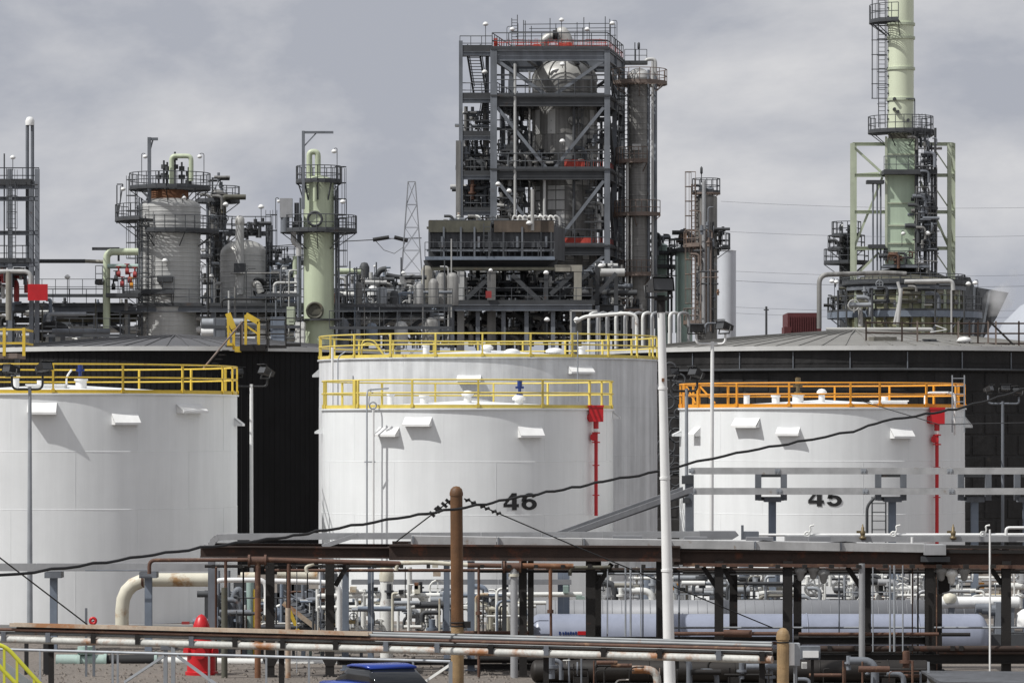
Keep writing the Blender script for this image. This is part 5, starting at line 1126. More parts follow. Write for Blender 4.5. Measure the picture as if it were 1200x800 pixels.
# green hoop pipe with red valves
TV = thing('valve_manifold', 'pale green hooped pipe with red valves beside the fat grey column', 'pipework', Vector((X(140,266),266,0)))
pipe(TV, [P(125,385,266), P(125,295,266), P(162,295,266)], .25, M.green, bend=.5, n=14); pipe(TV, [P(126,312,265.8), P(162,312,265.8)], .16, M.teal)
b = MB(); b.bar(P(108,291.5,266), P(140,291.5,266), .2); b.bar(P(139,291.5,266), P(139,306,266), .14); b.build('hoist_beam', M.dark, TV)
b = MB(); rail_mesh(b, [P(112,330,265), P(120,330,265), P(120,330,267)], 1.1, .8); b.box(tuple(P(111,333,265)), tuple(P(121,330,267))); b.build('side_landing', M.dark, TV)
for px, y, m in ((139,321,M.red_dull),(149,318,M.red_dull),(152,328,M.red_dull),(143,333,M.red_dull),(158,322,M.red_dull),(154,334,M.amber),(133,336,M.rubber),(136,326,M.dark)):
    b = MB(); q = P(px,y,265.5); b.cyl(q-Vector((.12,0,0)), q+Vector((.12,0,0)), .22, n=12); b.cyl(q, q+Vector((0,0,.5)), .06, n=8); b.torus(q+Vector((0,0,.5)), .17, .03, 'z', 12, 5); b.build('valve', m, TV)
b = MB(); rail_mesh(b, [P(125,345,264.5), P(165,345,264.5)], 1.1, .9, toe=False); b.box(tuple(P(124,348,264.4)), tuple(P(166,345,267))); b.build('platform', M.dark, TV)

# ---- lattice power tower
YT = 420
LP = thing('lattice_pylon', 'thin lattice power pylon standing between the green column and the big tower', 'pylon', Vector((X(482,YT),YT,0)))
leg = {0:(467.5,340),1:(495,340)}
def lp(t, s_, d): # t 0 top..1 bottom
    hw = (4.2+t*27)*S(YT); return Vector((X(482.5,YT)+s_*hw, YT+d*hw, Z(213,YT)*(1-t)))
b = MB()
for s_ in (-1,1):
    for d in (-1,1): m_ = MB(); m_.bar(lp(0,s_,d), lp(1,s_,d), .1); m_.build('leg', M.pylon, LP)
for i in range(14):
    t0, t1 = i/14, (i+1)/14
    for f0, f1 in (((-1,-1),(1,-1)),((1,-1),(1,1)),((1,1),(-1,1)),((-1,1),(-1,-1))):
        b.bar(lp(t0,*f0), lp(t1,*f1), .045); b.bar(lp(t1,*f0), lp(t0,*f1), .045); b.bar(lp(t0,*f0), lp(t0,*f1), .045)
b.build('lattice_brace', M.pylon, LP, kind='stuff')
for y in (279,): m_ = MB(); m_.bar(P(438,y+1,YT), P(494,y,YT), .12); m_.build('cross_arm', M.pylon, LP)
for (a, q) in (((437,281),(456,278)),((462,278),(478,282))): m_ = MB(); m_.cyl(P(*a,YT), P(*q,YT), .22, n=8); m_.build('insulator', M.rubber, LP)
m_ = MB(); m_.tube([P(440,282,YT), P(450,293,YT), P(462,297,YT), P(472,290,YT), P(476,281,YT)], .04, 4); m_.build('jumper_wire', M.pylon, LP)
PW = MB(); PW.tube([P(300,290,440), P(380,284,425), P(438,281,YT)], .05, 4); tag(PW.build('power_line', M.cable), 'thin power line reaching the lattice pylon from the left', 'power line')

# ---- pump / valve area between green column and tower
TM = thing('exchanger_module', 'crowded pipe and valve module on the walkway right of the green column', 'process module', Vector((X(450,272),272,0)))
for px, y0, m, r_ in ((427,308,M.dark,.36),(455,336,M.clad,.2),(465,332,M.clad_dark,.22),(474,320,M.clad,.18),(483,322,M.clad_dark,.36),(500,312,M.beige,.4),(446,330,M.clad,.3),(518,320,M.clad_dark,.4),(530,320,M.clad_dark,.45)):
    b = MB(); z1 = Z(y0,272); b.lathe((X(px,272),272,0), [(r_,Z(358,272)),(r_,z1-.3),(r_*.6,z1),(0,z1+.05)], 16, split=False); b.build('vessel', m, TM)
pipe(TM, [P(394,318,271), P(423,318,271)], .22, M.green); pipe(TM, [P(394,345,271), P(424,345,271)], .2, M.whitepipe); pipe(TM, [P(440,325,271), P(446,316,271), P(453,315,271)], .2, M.dark, bend=.4); pipe(TM, [P(453,322,271), P(468,325,271), P(500,325,271)], .16, M.dark)
b = MB(); b.lathe(tuple(P(437,346,270.5)), [(.4,0),(.4,.3),(.3,.6),(.1,.8),(0,.85)], 14, split=False); b.build('white_pot', M.white, TM)
valve_cluster(TM, 455, 342, 271, 70, 34, 70, [M.dark, M.steel, M.clad, M.clad_dark, M.steel_light], 31, (.05,.18)); valve_cluster(TM, 410, 350, 271, 40, 20, 18, [M.dark, M.steel, M.rust_pipe], 32, (.06,.2)); valve_cluster(TM, 440, 382, 270, 120, 26, 50, [M.dark, M.steel, M.clad, M.olive, M.steel_light], 33, (.06,.25))
for px in (410,418,432,441,452,461,470,489,497,509,521): pipe(TM, [P(px,random.Random(px).uniform(300,340),270.5), P(px,400,270.5)], .05, M.railfar, name='upright')
lamp(TM, P(439,357,269), P(439,312,269), (0,0), size=.12); lamp(TM, P(471,357,269), P(471,320,269), (.1,0), size=.22)

# ---- main reactor tower
YM = 288.0; th = R(7.5)
ux, uy = Vector((math.cos(th), -math.sin(th)*0+0, 0)), None
U = Vector((1, .0, 0)); V = Vector((math.sin(th)*1.15, math.cos(th), 0))       # plan axes: front face frontal, depth leaning right
O = Vector((X(578.5,YM), YM, 0)); Wt = 133*S(YM); Dt = 9.0
def tp(u, v, y): # u,v in 0..1 of the plan; y photo row at the front face
    q = O + U*(u*Wt) + V*(v*Dt); return Vector((q.x, q.y, Z(y, YM)))
TT = thing('reactor_tower', 'big steel frame tower holding a fat stained reactor vessel, with red sheeted decks', 'steel tower', O)
for u, v, w_ in ((0,0,.5),(1,0,.42),(0,1,.42),(1,1,.5),(.5,1,.3),(0,.5,.3),(1,.5,.36)):
    a = tp(u,v,58); b = MB(); b.ibeam(Vector((a.x,a.y,0)), a, w_, w_, up=(0,1,0)); b.build('column', M.steel, TT)
levels = [(65,.85,M.steel),(119,.75,M.dark),(205,.72,M.dark),(294,.68,M.dark),(360,.5,M.steel)]
for y, h_, m in levels:
    for e0, e1 in (((0,0),(1,0)),((1,0),(1,1)),((1,1),(0,1)),((0,1),(0,0)),((0,.5),(1,.5)),((.3,0),(.3,1)),((.7,0),(.7,1))):
        if y > 60 and e0[0] in (.3,.7,) and y != 65: pass
        p, q = tp(*e0,y), tp(*e1,y); d = (q-p).normalized()*.22; b = MB(); b.ibeam(p+d, q-d, .3, h_); b.build('beam', m, TT)
    zt_ = h_/2/S(YM)
    b = MB(); hole = .0
    for (u0,u1,v0,v1) in ((-.02,1.02,-.03,.12),(-.02,1.02,.88,1.03),(-.02,.2,.12,.88),(.86,1.02,.12,.88)):
        c4 = [tp(u0,v0,y), tp(u1,v0,y), tp(u1,v1,y), tp(u0,v1,y)]; up = Vector((0,0,h_/2+.02))
        k_ = max(2, int(Dt*(v1-v0)/.14)); k2 = int(Wt*(u1-u0)/.14)
        if u1-u0 > v1-v0:
            for i in range(k_): t = i/(k_-1); b.bar(c4[0].lerp(c4[3], t)+up+Vector((0,0,.03)), c4[1].lerp(c4[2], t)+up+Vector((0,0,.03)), .045, .06)
        else:
            for i in range(k2): t = i/(k2-1); b.bar(c4[0].lerp(c4[1], t)+up+Vector((0,0,.03)), c4[3].lerp(c4[2], t)+up+Vector((0,0,.03)), .045, .06)
        for i in range(4): b.bar(c4[i]+up+Vector((0,0,.035)), c4[(i+1) % 4]+up+Vector((0,0,.035)), .06, .12)
    p_ = b.build('deck', M.dark, TT)
    b = MB(); off = Vector((0,0,h_/2+.09)); path = [tp(-.01,1.02,y)+off, tp(-.01,-.02,y)+off, tp(1.01,-.02,y)+off, tp(1.01,1.02,y)+off]
    if y == 65: path.append(path[0])
    rail_mesh(b, path, 1.15, 1.25, .035); b.build('railing', M.railfar, p_)
for (ya, yb) in ((71,112),(126,198),(212,288),(300,352)):
    for v in (0.0, 1.0):
        for (ua, ub) in ((.03,.47),(.97,.53)):
            if v == 0 and ya == 212 and ua < .5: pass
            b = MB(); b.ibeam(tp(ua,v,ya), tp(ub,v,yb), .24, .24, up=(0,1,0)); b.build('brace', M.steel if v == 0 else M.dark, TT)
    for (va, vb) in ((.05,.5),(.95,.5)): b = MB(); b.bar(tp(1,va,ya), tp(1,vb,yb), .22); b.build('brace', M.dark, TT)
# reactor vessel
rc = O + U*(.56*Wt) + V*(.45*Dt); rr = 38*S(YM+4); c_ = (rc.x, rc.y); RV = MB()
zc_ = Z(96,YM+4); RV.lathe(c_, [(rr*.35, Z(356,YM)), (rr*.9, Z(325,YM)), (rr, Z(310,YM)), (rr, zc_)], 44, split=False); rv_ = RV.build('reactor_shell', M.clad_dark, TT)
b = MB(); b.lathe(c_, [(rr*math.cos(t), zc_+1.75*math.sin(t)) for t in [math.pi/2*i/8 for i in range(9)]], 44, split=False); b.build('dome', M.chrome, TT)
b = MB()
for k in range(12): a = TWO*k/12; b.tube([Vector((c_[0]+(rr+.03)*math.cos(t)*math.sin(a), c_[1]-(rr+.03)*math.cos(t)*math.cos(a), zc_+1.8*math.sin(t))) for t in [math.pi/2*i/6 for i in range(6)]], .05, 5)
b.build('dome_seam', M.clad_dark, rv_)
b = MB()
z = Z(104,YM)
while z > Z(310,YM): b.lathe(c_, [(rr, z-.06), (rr+.04, z-.05), (rr+.04, z+.05), (rr, z+.06)], 44); z -= .75
b.build('cladding_band', M.clad_dark, rv_)
for k in range(60):  # cladding plates, each standing slightly proud
    i, j = k % 10, k//10; a0 = -1.4+2.8*i/10; zz = Z(140+j*30,YM); d = random.uniform(.012,.05); b = MB(); b.lathe(c_, [(rr, zz-.95), (rr+d, zz-.93), (rr+d, zz+.9), (rr, zz+.92)], 4, a0+.012, a0+.265); b.build('cladding_plate', random.choice([M.clad_dark, M.clad_dark, M.clad]), rv_)
for y, a in ((140,.5),(140,.2),(180,-.6),(240,.3),(255,-.5),(172,.75)):
    d = Vector((math.sin(a), -math.cos(a), 0)); q = Vector((c_[0],c_[1],Z(y,YM)))+d*rr; b = MB(); b.cyl(q-d*.1, q+d*.5, .22, n=12); b.cyl(q+d*.4, q+d*.52, .34, n=14); b.build('nozzle', M.clad_dark, TT)
pipe(TT, [tp(.19,-.01,255), tp(.19,-.01,75)], .11, M.clad, n=10); pipe(TT, [tp(.27,.3,258), tp(.27,.3,80)], .08, M.clad)
for px_, y0, y1, m in ((.70,120,290,M.dark),(.44,208,285,M.clad),(.2,130,200,M.dark)): pipe(TT, [tp(px_,.05,y0), tp(px_,.05,y1)], .12, m)
for cx_, cy_, w_, h_, n_, sd in ((.35,188,50,16,26,41),(.84,180,16,30,10,42),(.1,190,24,40,16,43),(.22,270,50,40,34,44),(.14,235,26,36,16,45),(.6,283,40,14,10,46),(.9,245,12,50,10,47)):
    q = tp(cx_,.1,cy_); valve_cluster(TT, q.x/S(YM)+600, cy_, YM+1.2, w_, h_, n_, [M.dark, M.steel, M.clad_dark, M.clad, M.rubber], sd, (.06,.2))
for u, v, y, m, r_ in ((.27,.2,178,M.clad_dark,.5),(.33,.2,180,M.dark,.45),(.22,.55,150,M.steel,.5),(.2,.8,105,M.clad_dark,.6)):
    q = tp(u,v,y); b = MB(); b.lathe((q.x,q.y,Z(y+26,YM)), [(r_,0),(r_,1.4),(r_*.6,1.8),(0,1.85)], 16, split=False); b.build('side_vessel', m, TT)
# top: crossover pipe, scaffold, red sheeting
pipe(TT, [tp(.36,.35,58), tp(.40,.35,40), tp(.52,.35,36)], .38, M.chrome, bend=.9, n=16)
pipe(TT, [tp(.52,.3,37), tp(.57,.25,33), tp(.62,.25,44), tp(.62,.25,60)], .42, M.chrome, bend=1, n=18)
b = MB(); q = tp(.515,.28,37); b.torus(q, .4, .1, 'x', 20, 8); b.cyl(q-Vector((.3,0,0)), q+Vector((.1,0,0)), .36, n=18); b.build('open_flange', M.rubber, TT)
sc_ = MB()
for u in (.12,.17,.24,.46,.70,.76,.95,.99):
    for v in (.25,.6): sc_.bar(tp(u,v,60), tp(u,v,{.12:17,.17:13,.24:20,.46:17,.70:22,.76:16,.95:15,.99:18}[u]+v*3), .06)
for y in (25,34,46): 
    for v in (.25,.6): sc_.bar(tp(.10 if y != 25 else .22,v,y), tp(1.0,v,y-1), .05)
for k in range(12): sc_.bar(tp(.12,.25,20+k*3.3), tp(.17,.25,20+k*3.3), .04)
scf = sc_.build('scaffold', M.railfar, None); TSC = tag(scf, 'thin pole scaffold on the top deck of the reactor tower', 'scaffold')
def sheet(T, u0, u1, v0, v1, y0, y1, m, n=8):
    b = MB(); vs = []; fs = []
    for i in range(n+1):
        t = i/n
        for k in (0,1):
            q = tp(u0+(u1-u0)*t, v0+(v1-v0)*t, (y0,y1)[k] + random.uniform(-.6,.6)); vs += [q + Vector((0, random.uniform(.05,.16), 0)), q + Vector((0,.2,0))]
    for i in range(n):
        a = i*4; fs += [(a,a+4,a+6,a+2), (a+1,a+3,a+7,a+5), (a,a+1,a+5,a+4), (a+2,a+6,a+7,a+3)]
    b.add(vs, fs, False); return b.build('red_sheet', m, T)
for args in ((.0,.035,.0,.0,45,58),(.33,.41,.12,.12,50,57),(.55,.68,.1,.1,49,57),(.62,.80,.02,.02,187,198),(.62,.86,.02,.02,278,288),(1.0,1.0,.2,.6,278,288),(1.0,1.0,.2,.5,187,197)): sheet(TT, *args, M.red_net)
net = MB()   # open red mesh behind the top rail, torn and patchy
rn = random.Random(5)
for i in range(62):
    if rn.random() < .1: continue
    y1 = 45+rn.uniform(0,4); net.bar(tp(i/61,-.0,59), tp(i/61+rn.uniform(-.01,.01),-.0,y1), .03)
for k in range(4):
    u = 0
    while u < 1:
        d = rn.uniform(.05,.2)
        if rn.random() < .85: net.bar(tp(u,0,47+k*3.2+rn.uniform(-.6,.6)), tp(min(1,u+d),0,47+k*3.2+rn.uniform(-.6,.6)), .05)
        u += d
for i in range(14): net.bar(tp(1.01,i/13,59), tp(1.01,i/13,47), .022)
for i in range(14): net.bar(tp(.72+i/50,.0,199), tp(.72+i/50,.0,188), .022); net.bar(tp(.76+i/60,.0,289), tp(.76+i/60,.0,278), .022)
net.build('safety_net', M.red_net, TT, kind='stuff')
for (px, y0, t_, arm) in ((594,50,35,.4),(658,45,24,0),(733-10,58,28,-.35),(688,60,35,0)): lamp(TT, P(px,y0,YM+.5), P(px,t_,YM+.5), (arm,0), size=.28)
lamp(TT, P(659,80,YM-.2), P(659,76,YM-.2), (0,0), size=.3); lamp(TT, P(659,172,YM-.2), P(659,166,YM-.2), (0,0), size=.3)
# stair annex
AX = thing('stair_tower', 'narrow grey stair tower attached to the left side of the reactor tower', 'stair tower', Vector((X(555,YM+1),YM+1,0)))
ya_ = YM+1.2
for px, t_, dy in ((540,48,0),(540,62,4),(571,62,4),(537,165,0)):
    b = MB(); w_ = .28 if px != 537 else .36; b.ibeam(Vector((X(px,ya_+dy),ya_+dy,0)), P(px,t_,ya_+dy), w_, w_, up=(0,1,0)); b.build('column', M.steel if px != 537 else M.clad_dark, AX)
for y in (63,118,162,208,250):
    for dy in (0,4): b = MB(); b.ibeam(P(540,y,ya_+dy), P(577,y,ya_+dy), .2, .32); b.build('beam', M.steel, AX)
    b = MB(); b.box(tuple(P(539,y-2.6,ya_-.1)), tuple(P(577,y-3.6,ya_+4.1))); p_ = b.build('landing', M.dark, AX)
    b = MB(); rail_mesh(b, [P(577,y-3.6,ya_), P(539,y-3.6,ya_), P(539,y-3.6,ya_+4)], 1.1, .8); rail_mesh(b, [P(577,y-3.6,ya_+4), P(539,y-3.6,ya_+4)], 1.1, .8); b.build('railing', M.railfar, p_)
for (x0,y0,x1,y1) in ((548,66,556,115),(566,121,560,158),(548,165,558,204),(566,210,558,248)):
    n_ = 14
    for s_ in (-.0,.95):
        b = MB(); b.bar(P(x0,y0,ya_+.6)+Vector((s_,0,0)), P(x1,y1,ya_+2.6)+Vector((s_,0,0)), .09, .24); b.build('stringer', M.dark, AX)
        b = MB(); b.bar(P(x0,y0,ya_+.6)+Vector((s_,0,.9)), P(x1,y1,ya_+2.6)+Vector((s_,0,.9)), .06); b.build('stair_rail', M.railfar, AX)
    for k in range(n_):
        t = (k+.5)/n_; q = P(x0,y0,ya_+.6).lerp(P(x1,y1,ya_+2.6), t); b = MB(); b.box((q.x,q.y-.12,q.z-.02),(q.x+.95,q.y+.12,q.z+.02)); b.build('tread', M.steel, AX)
valve_cluster(AX, 556, 188, ya_+1, 32, 30, 34, [M.dark, M.steel, M.clad_dark], 51, (.06,.2)); valve_cluster(AX, 558, 230, ya_+1, 34, 30, 30, [M.dark, M.steel, M.clad, M.rust_pipe], 52, (.06,.22)); valve_cluster(AX, 560, 140, ya_+1, 26, 20, 10, [M.dark, M.steel], 53)
for px, y0, y1 in ((546,125,205),(552,210,262),(561,214,262),(568,120,200)): pipe(AX, [P(px,y0,ya_+1.4), P(px,y1,ya_+1.4)], .15, M.clad_dark)
for px, y in ((569,29),(568,85)): lamp(AX, P(px,y+30,ya_), P(px,y,ya_), (0,0), size=.3)
# ---- fin-fan cooler
YF = 277.0
FC = thing('air_cooler', 'wide dark air cooler box with slatted lower deck in front of the reactor tower', 'air cooler', Vector((X(580,YF),YF,0)))
def fb(px0, px1, y0, y1, d0, d1, m, name): b = MB(); b.box(tuple(P(px0,y1,YF+d0)), tuple(P(px1,y0,YF+d1))); return b.build(name, m, FC)
for a, q in ((502,576),(579,648)): fb(a,q,264,272,-.15,6,M.olive if a < 560 else M.olive_rust,'header_box')
fb(503,648,272.2,290,.1,5.8,M.dark_panel,'side_panel'); fb(500,660,266,268,6.1,6.6,M.olive,'rear_beam')
b = MB(); b.prism([P(648.5,264,YF), P(662,268,YF+7), P(662,306,YF+7), P(648.5,304,YF)], (-.3,0,0)); b.build('end_panel', M.dark_panel, FC)
fb(500,649,292.2,294.5,-.2,.2,M.steel,'mid_beam'); fb(498,650,301,304.5,-.4,.3,M.steel_blue,'lower_beam')
for px in (503,520,540,556,573,590,612,634,646): b = MB(); b.bar(P(px,301,YF-.15), P(px,272 if px % 4 else 266,YF-.15), .13); b.build('upright', M.railfar if px % 4 else M.steel, FC)
for px in (518,561,606,640): b = MB(); b.bar(P(px,290,YF-.25), P(px,277,YF-.25), .16); b.build('bracket', M.steel, FC)
b = MB(); b.prism([P(500,305.2,YF), P(649,305.2,YF), P(640,313,YF+.5), P(508,313,YF+.5)], (0,5,0)); b.build('plenum', M.dark, FC)
fb(505,676,313.2,317,-.2,.4,M.olive,'support_beam'); b = MB(); b.box(tuple(P(650,318,YF-.3)), tuple(P(682,311,YF+.5))); b.build('beam_end', M.beige, FC)
b = MB(); ladder_mesh(b, X(571,YF-.5), YF-.5, Z(297,YF), Z(262,YF), .5, cage=False, r=.035); b.build('ladder', M.railfar, FC)
for px, w_, m in ((513,.3,M.steel),(576,.62,M.clad_dark),(677,.55,M.beige),(640,.3,M.dark),(540,.5,M.clad)):
    for dy in (0,5.5): b = MB(); b.bar(Vector((X(px,YF+dy),YF+dy,0)), P(px,318,YF+dy), w_); b.build('support_column', m, FC)
for (a, q) in (((545,319),(517,345)),((579,320),(540,356)),((600,322),(632,352)),((672,320),(645,345))): b = MB(); b.bar(P(*a,YF), P(*q,YF), .32); b.build('brace', M.dark, FC)
for k in range(9): pipe(FC, [P(600+k*6,262,YF+2), P(602+k*6,252,YF+2), P(608+k*6,256,YF+2), P(608+k*6,264,YF+2)], .09, M.whitepipe if k % 2 else M.clad, bend=.3)
pipe(FC, [P(624,270,YF-.6), P(624,222,YF-.6)], .13, M.chrome); lamp(FC, P(582,222,YF-.5), P(582,216,YF-.5), (.1,0), size=.26); lamp(FC, P(595,230,YF-.5), P(595,224,YF-.5), (.1,0), size=.26); lamp(FC, P(620,268,YF-.8), P(620,262,YF-.8), (0,0), size=.3)
pipe(FC, [P(529,372,YF-3), P(529,280,YF-3)], .05, M.clad); b = MB(); b.bar(P(530,330,YF-3), P(533,334,YF-3), .3); b.build('lamp_bracket', M.dark, FC)
# ---- lower structure below cooler
LS = thing('lower_process_deck', 'dark crowded process deck with walkway under the air cooler', 'process module', Vector((X(600,280),280,0)))
b = MB(); b.box(tuple(P(505,357.5,275.5)), tuple(P(694,356,284))); p_ = b.build('deck_plate', M.dark, LS)
b = MB(); b.ibeam(P(498,360.5,275.6), P(694,360.5,275.6), .3, .45); b.build('girder', M.steel, LS); b = MB(); b.ibeam(P(498,360.5,283), P(730,360.5,283), .3, .45); b.build('girder', M.dark, LS)
b = MB(); rail_mesh(b, [P(505,356,275.7), P(694,356,275.7)], 1.15, 1.2, toe=False); b.build('railing', M.railfar, p_)
for px in (500,530,560,590,617,648,672,700,722):
    for dy in (0,7,14): b = MB(); b.ibeam(Vector((X(px,276+dy),276+dy,0)), P(px,358 if dy == 0 else 312,276+dy), .3, .3, up=(0,1,0)); b.build('column', M.dark if dy else M.steel, LS)
for k, (a, q) in enumerate((((520,396),(560,366)),((560,366),(600,398)),((600,366),(645,400)),((648,366),(612,398)),((690,320),(650,352)),((722,320),(690,356)))): b = MB(); b.bar(P(*a,278), P(*q,278), .28); b.build('brace', M.dark, LS)
rnd = random.Random(77)
for k in range(46):
    x0, y0 = rnd.uniform(500,728), rnd.uniform(312,395); yy = rnd.uniform(281,296); r_ = rnd.choice([.08,.12,.18,.3]); m = rnd.choice([M.dark, M.dark, M.steel, M.clad_dark, M.clad, M.olive])
    if k % 2: pipe(LS, [P(x0,y0,yy), P(min(732,x0+rnd.uniform(30,90)),y0,yy)], r_, m)
    else: pipe(LS, [P(x0,312,yy), P(x0,398,yy)], r_, m)
for px, y0, y1, w_, m in ((548,326,352,26,M.clad_dark),(600,324,352,30,M.dark),(664,322,354,36,M.dark),(705,320,356,28,M.clad_dark),(640,366,392,40,M.dark),(690,366,392,44,M.steel),(566,368,396,30,M.dark),(610,366,394,24,M.clad_dark),(530,366,398,20,M.clad)):
    b = MB(); yy = 290; z0 = Z(y1,yy); b.lathe((X(px,yy),yy,z0), [(w_/2*S(yy),0),(w_/2*S(yy),(y1-y0)*S(yy)*.8),(w_/3*S(yy),(y1-y0)*S(yy)),(0,(y1-y0)*S(yy)+.1)], 20, split=False); b.build('vessel', m, LS)
for args in ((560,335,279,60,36,40,61),(640,338,279,80,36,56,62),(600,382,279,150,28,70,63),(710,340,284,40,60,40,64),(535,340,279,40,34,24,65)): valve_cluster(LS, *args[:6], [M.dark, M.dark, M.steel, M.clad_dark, M.clad, M.rubber], args[6], (.06,.24))
b = MB(); b.box(tuple(P(569,349,275.2)), tuple(P(576,341,275.4))); b.build('red_cabinet', M.red_dull, LS)
lamp(LS, P(641,395,275), P(641,375,275), (0,0), size=.3); lamp(LS, P(640,325,275.2), P(640,320,275.2), (0,0), size=.28); lamp(LS, P(575,322,275.2), P(575,317,275.2), (0,0), size=.22); lamp(LS, P(704,318,278), P(704,312,278), (0,0), size=.3)
# ---- slim stained column right of tower
YD = 292
T1, c1, r1, zt1, zs1 = vessel_col('slim brown stained column with rusty ring platforms right of the reactor tower', 748.5, 27, 80, YD, M.clad_dark, dome=.9, bands=.42, bandm=M.clad)
for y, e_, a0, a1 in ((98,1.3,-180,180),(190,.9,-160,20),(252,1.0,-160,60),(322,.9,-170,30)): ring_platform(T1, c1, r1, r1+e_, R(a0), R(a1), Z(y,YD), M.rusty_platform, M.rusty_platform, n=16)
for k, (px, t_, r_) in enumerate(((760,82,.1),(765,72,.12),(768,90,.14))): pipe(T1, [P(px,385,YD-.6), P(px,t_,YD-.6)], r_, M.clad if k % 2 else M.steel)
pipe(T1, [P(757,76,YD), P(757,70,YD), P(768,69,YD), P(768,95,YD)], .14, M.clad, bend=.5)
col_ladder(T1, c1, r1, R(-60), Z(385,YD), Z(98,YD)); pipe(T1, [P(735,385,YD-1), P(735,190,YD-1)], .12, M.clad); pipe(T1, [P(740,385,YD-1.2), P(740,255,YD-1.2)], .06, M.whitepipe)
b = MB(); rail_mesh(b, [P(732,72,YD), P(758,72,YD)], .9, .7, toe=False); b.box(tuple(P(732,75,YD-.5)), tuple(P(758,72.6,YD+.5))); b.build('top_landing', M.dark, T1)
for px in (744,749): pipe(T1, [P(px,72,YD), P(px,50,YD)], .04, M.railfar)
b = MB(); b.lathe(tuple(P(748.5,54,YD)), [(0,.3),(.1,.2),(.1,-.2),(0,-.3)], 8, split=False); b.build('beacon', M.dark, T1)
b = MB(); b.box(tuple(P(741,176,YD-r1-.1)), tuple(P(751,169,YD-r1+.1))); b.build('pale_patch', M.clad, T1)
valve_cluster(T1, 745, 360, YD-1.5, 22, 30, 14, [M.rusty_platform, M.dark, M.clad], 71); 
# ---- teal columns
T2, c2, r2, _, _ = vessel_col('thin pale teal column partly hidden behind the brown stained column', 775, 15, 285, 298, M.teal, dome=.5)
ring_platform(T2, c2, r2, r2+.7, R(-170), R(170), Z(297,298), M.dark, M.railfar, n=12); ring_platform(T2, c2, r2, r2+.9, R(-60), R(170), Z(313,298), M.dark, M.railfar, n=10); valve_cluster(T2, 778, 278, 297, 18, 12, 8, [M.dark, M.steel], 72)
for px in (783,787): pipe(T2, [P(px,290,297), P(px,390,297)], .09, M.railfar)
T3, c3, r3, _, _ = vessel_col('wider pale teal column with dark top pipework left of the tall grey column', 802, 19, 288, 296, M.teal, dome=.5)
ring_platform(T3, c3, r3, r3+.6, R(-170), R(170), Z(294,296), M.dark, M.railfar, n=12, h=.9); valve_cluster(T3, 804, 280, 295, 24, 18, 18, [M.dark, M.steel, M.rusty_platform], 73)
pipe(T3, [P(797,286,295), P(797,270,295), P(816,270,295)], .1, M.dark, bend=.2); pipe(T3, [P(793,300,295), P(793,390,295)], .12, M.teal)
# ---- grey column with ladder
YE = 290
T4, c4, r4, zt4, zs4 = vessel_col('tall dark grey column with a bright pipe down its face and rusty ladder', 827.5, 26, 228, YE, M.clad_dark, dome=.3)
ring_platform(T4, c4, r4*.5, 17*S(YE), R(-180), R(180), Z(226,YE), M.rusty_platform, M.railfar, n=14)
pipe(T4, [P(825,390,YE-r4-.2), P(825,212,YE-r4-.2)], .16, M.duct); col_ladder(T4, c4, r4, R(-65), Z(390,YE), Z(216,YE), M.rusty_platform)
for px in (832,836): pipe(T4, [P(px,390,YE-r4*.9), P(px,260,YE-r4*.9)], .05, M.dark)
ring_platform(T4, c4, r4, r4+1.0, R(40), R(140), Z(290,YE), M.dark, M.railfar, n=6); valve_cluster(T4, 845, 272, YE-.5, 8, 22, 10, [M.dark, M.rubber], 74); valve_cluster(T4, 826, 222, YE, 14, 10, 8, [M.dark, M.steel], 75)
pipe(T4, [P(822,214,YE), P(822,198,YE)], .04, M.railfar); b = MB(); b.lathe(tuple(P(822,200,YE)), [(0,.35),(.1,.2),(.1,-.2),(0,-.3)], 8, split=False); b.build('beacon', M.dark, T4)
ring_platform(T4, c4, r4, r4+.9, R(-150), R(-20), Z(288,YE), M.rusty_platform, M.rusty_platform, n=6); ring_platform(T4, c4, r4, r4+.9, R(-150), R(-20), Z(378,YE), M.rusty_platform, M.rusty_platform, n=6)
# ---- white silo
T5 = thing('white_silo', 'plain white cylindrical silo behind the tall dark grey column', 'silo', (X(852,330),330,0))
b = MB(); rr5 = 10.5*S(330); b.lathe((X(852,330),330), [(rr5,0),(rr5,Z(294,330))], 32); b.build('silo_wall', M.silo, T5)
b = MB(); b.lathe((X(852,330),330), [(rr5+.05,Z(294,330)),(0.02,Z(293,330)+.15)], 32); b.build('silo_roof', M.duct, T5)
# ---- pale steam pipe hoops
HS = thing('pipe_hoops', 'row of pale hooped pipes between the back white tank rail and the white lamp pole', 'pipework', Vector((X(735,256),256,0)))
pipe(HS, [P(674,378,255), P(684,371,255), P(735,367,255), P(746,370,255), P(746,415,255)], .12, M.whitepipe, bend=.6)
for k in range(11): px = 690+k*10.5; pipe(HS, [P(px,415,256+k*.2), P(px,369-k*.15,256+k*.2), P(px+6,366,256.6+k*.2), P(px+12,368,258+k*.2), P(px+12,415,258+k*.2)], .1, M.duct if k % 3 else M.whitepipe, bend=.5)
b = MB(); b.bar(P(668,364,254), P(700,364,254), .1); b.bar(P(669,364,254), P(669,415,254), .1); b.build('support_frame', M.clad, HS)
for px, y in ((676,375),): lamp(HS, P(px,390,254), P(px,y,254), (0,0), size=.3)

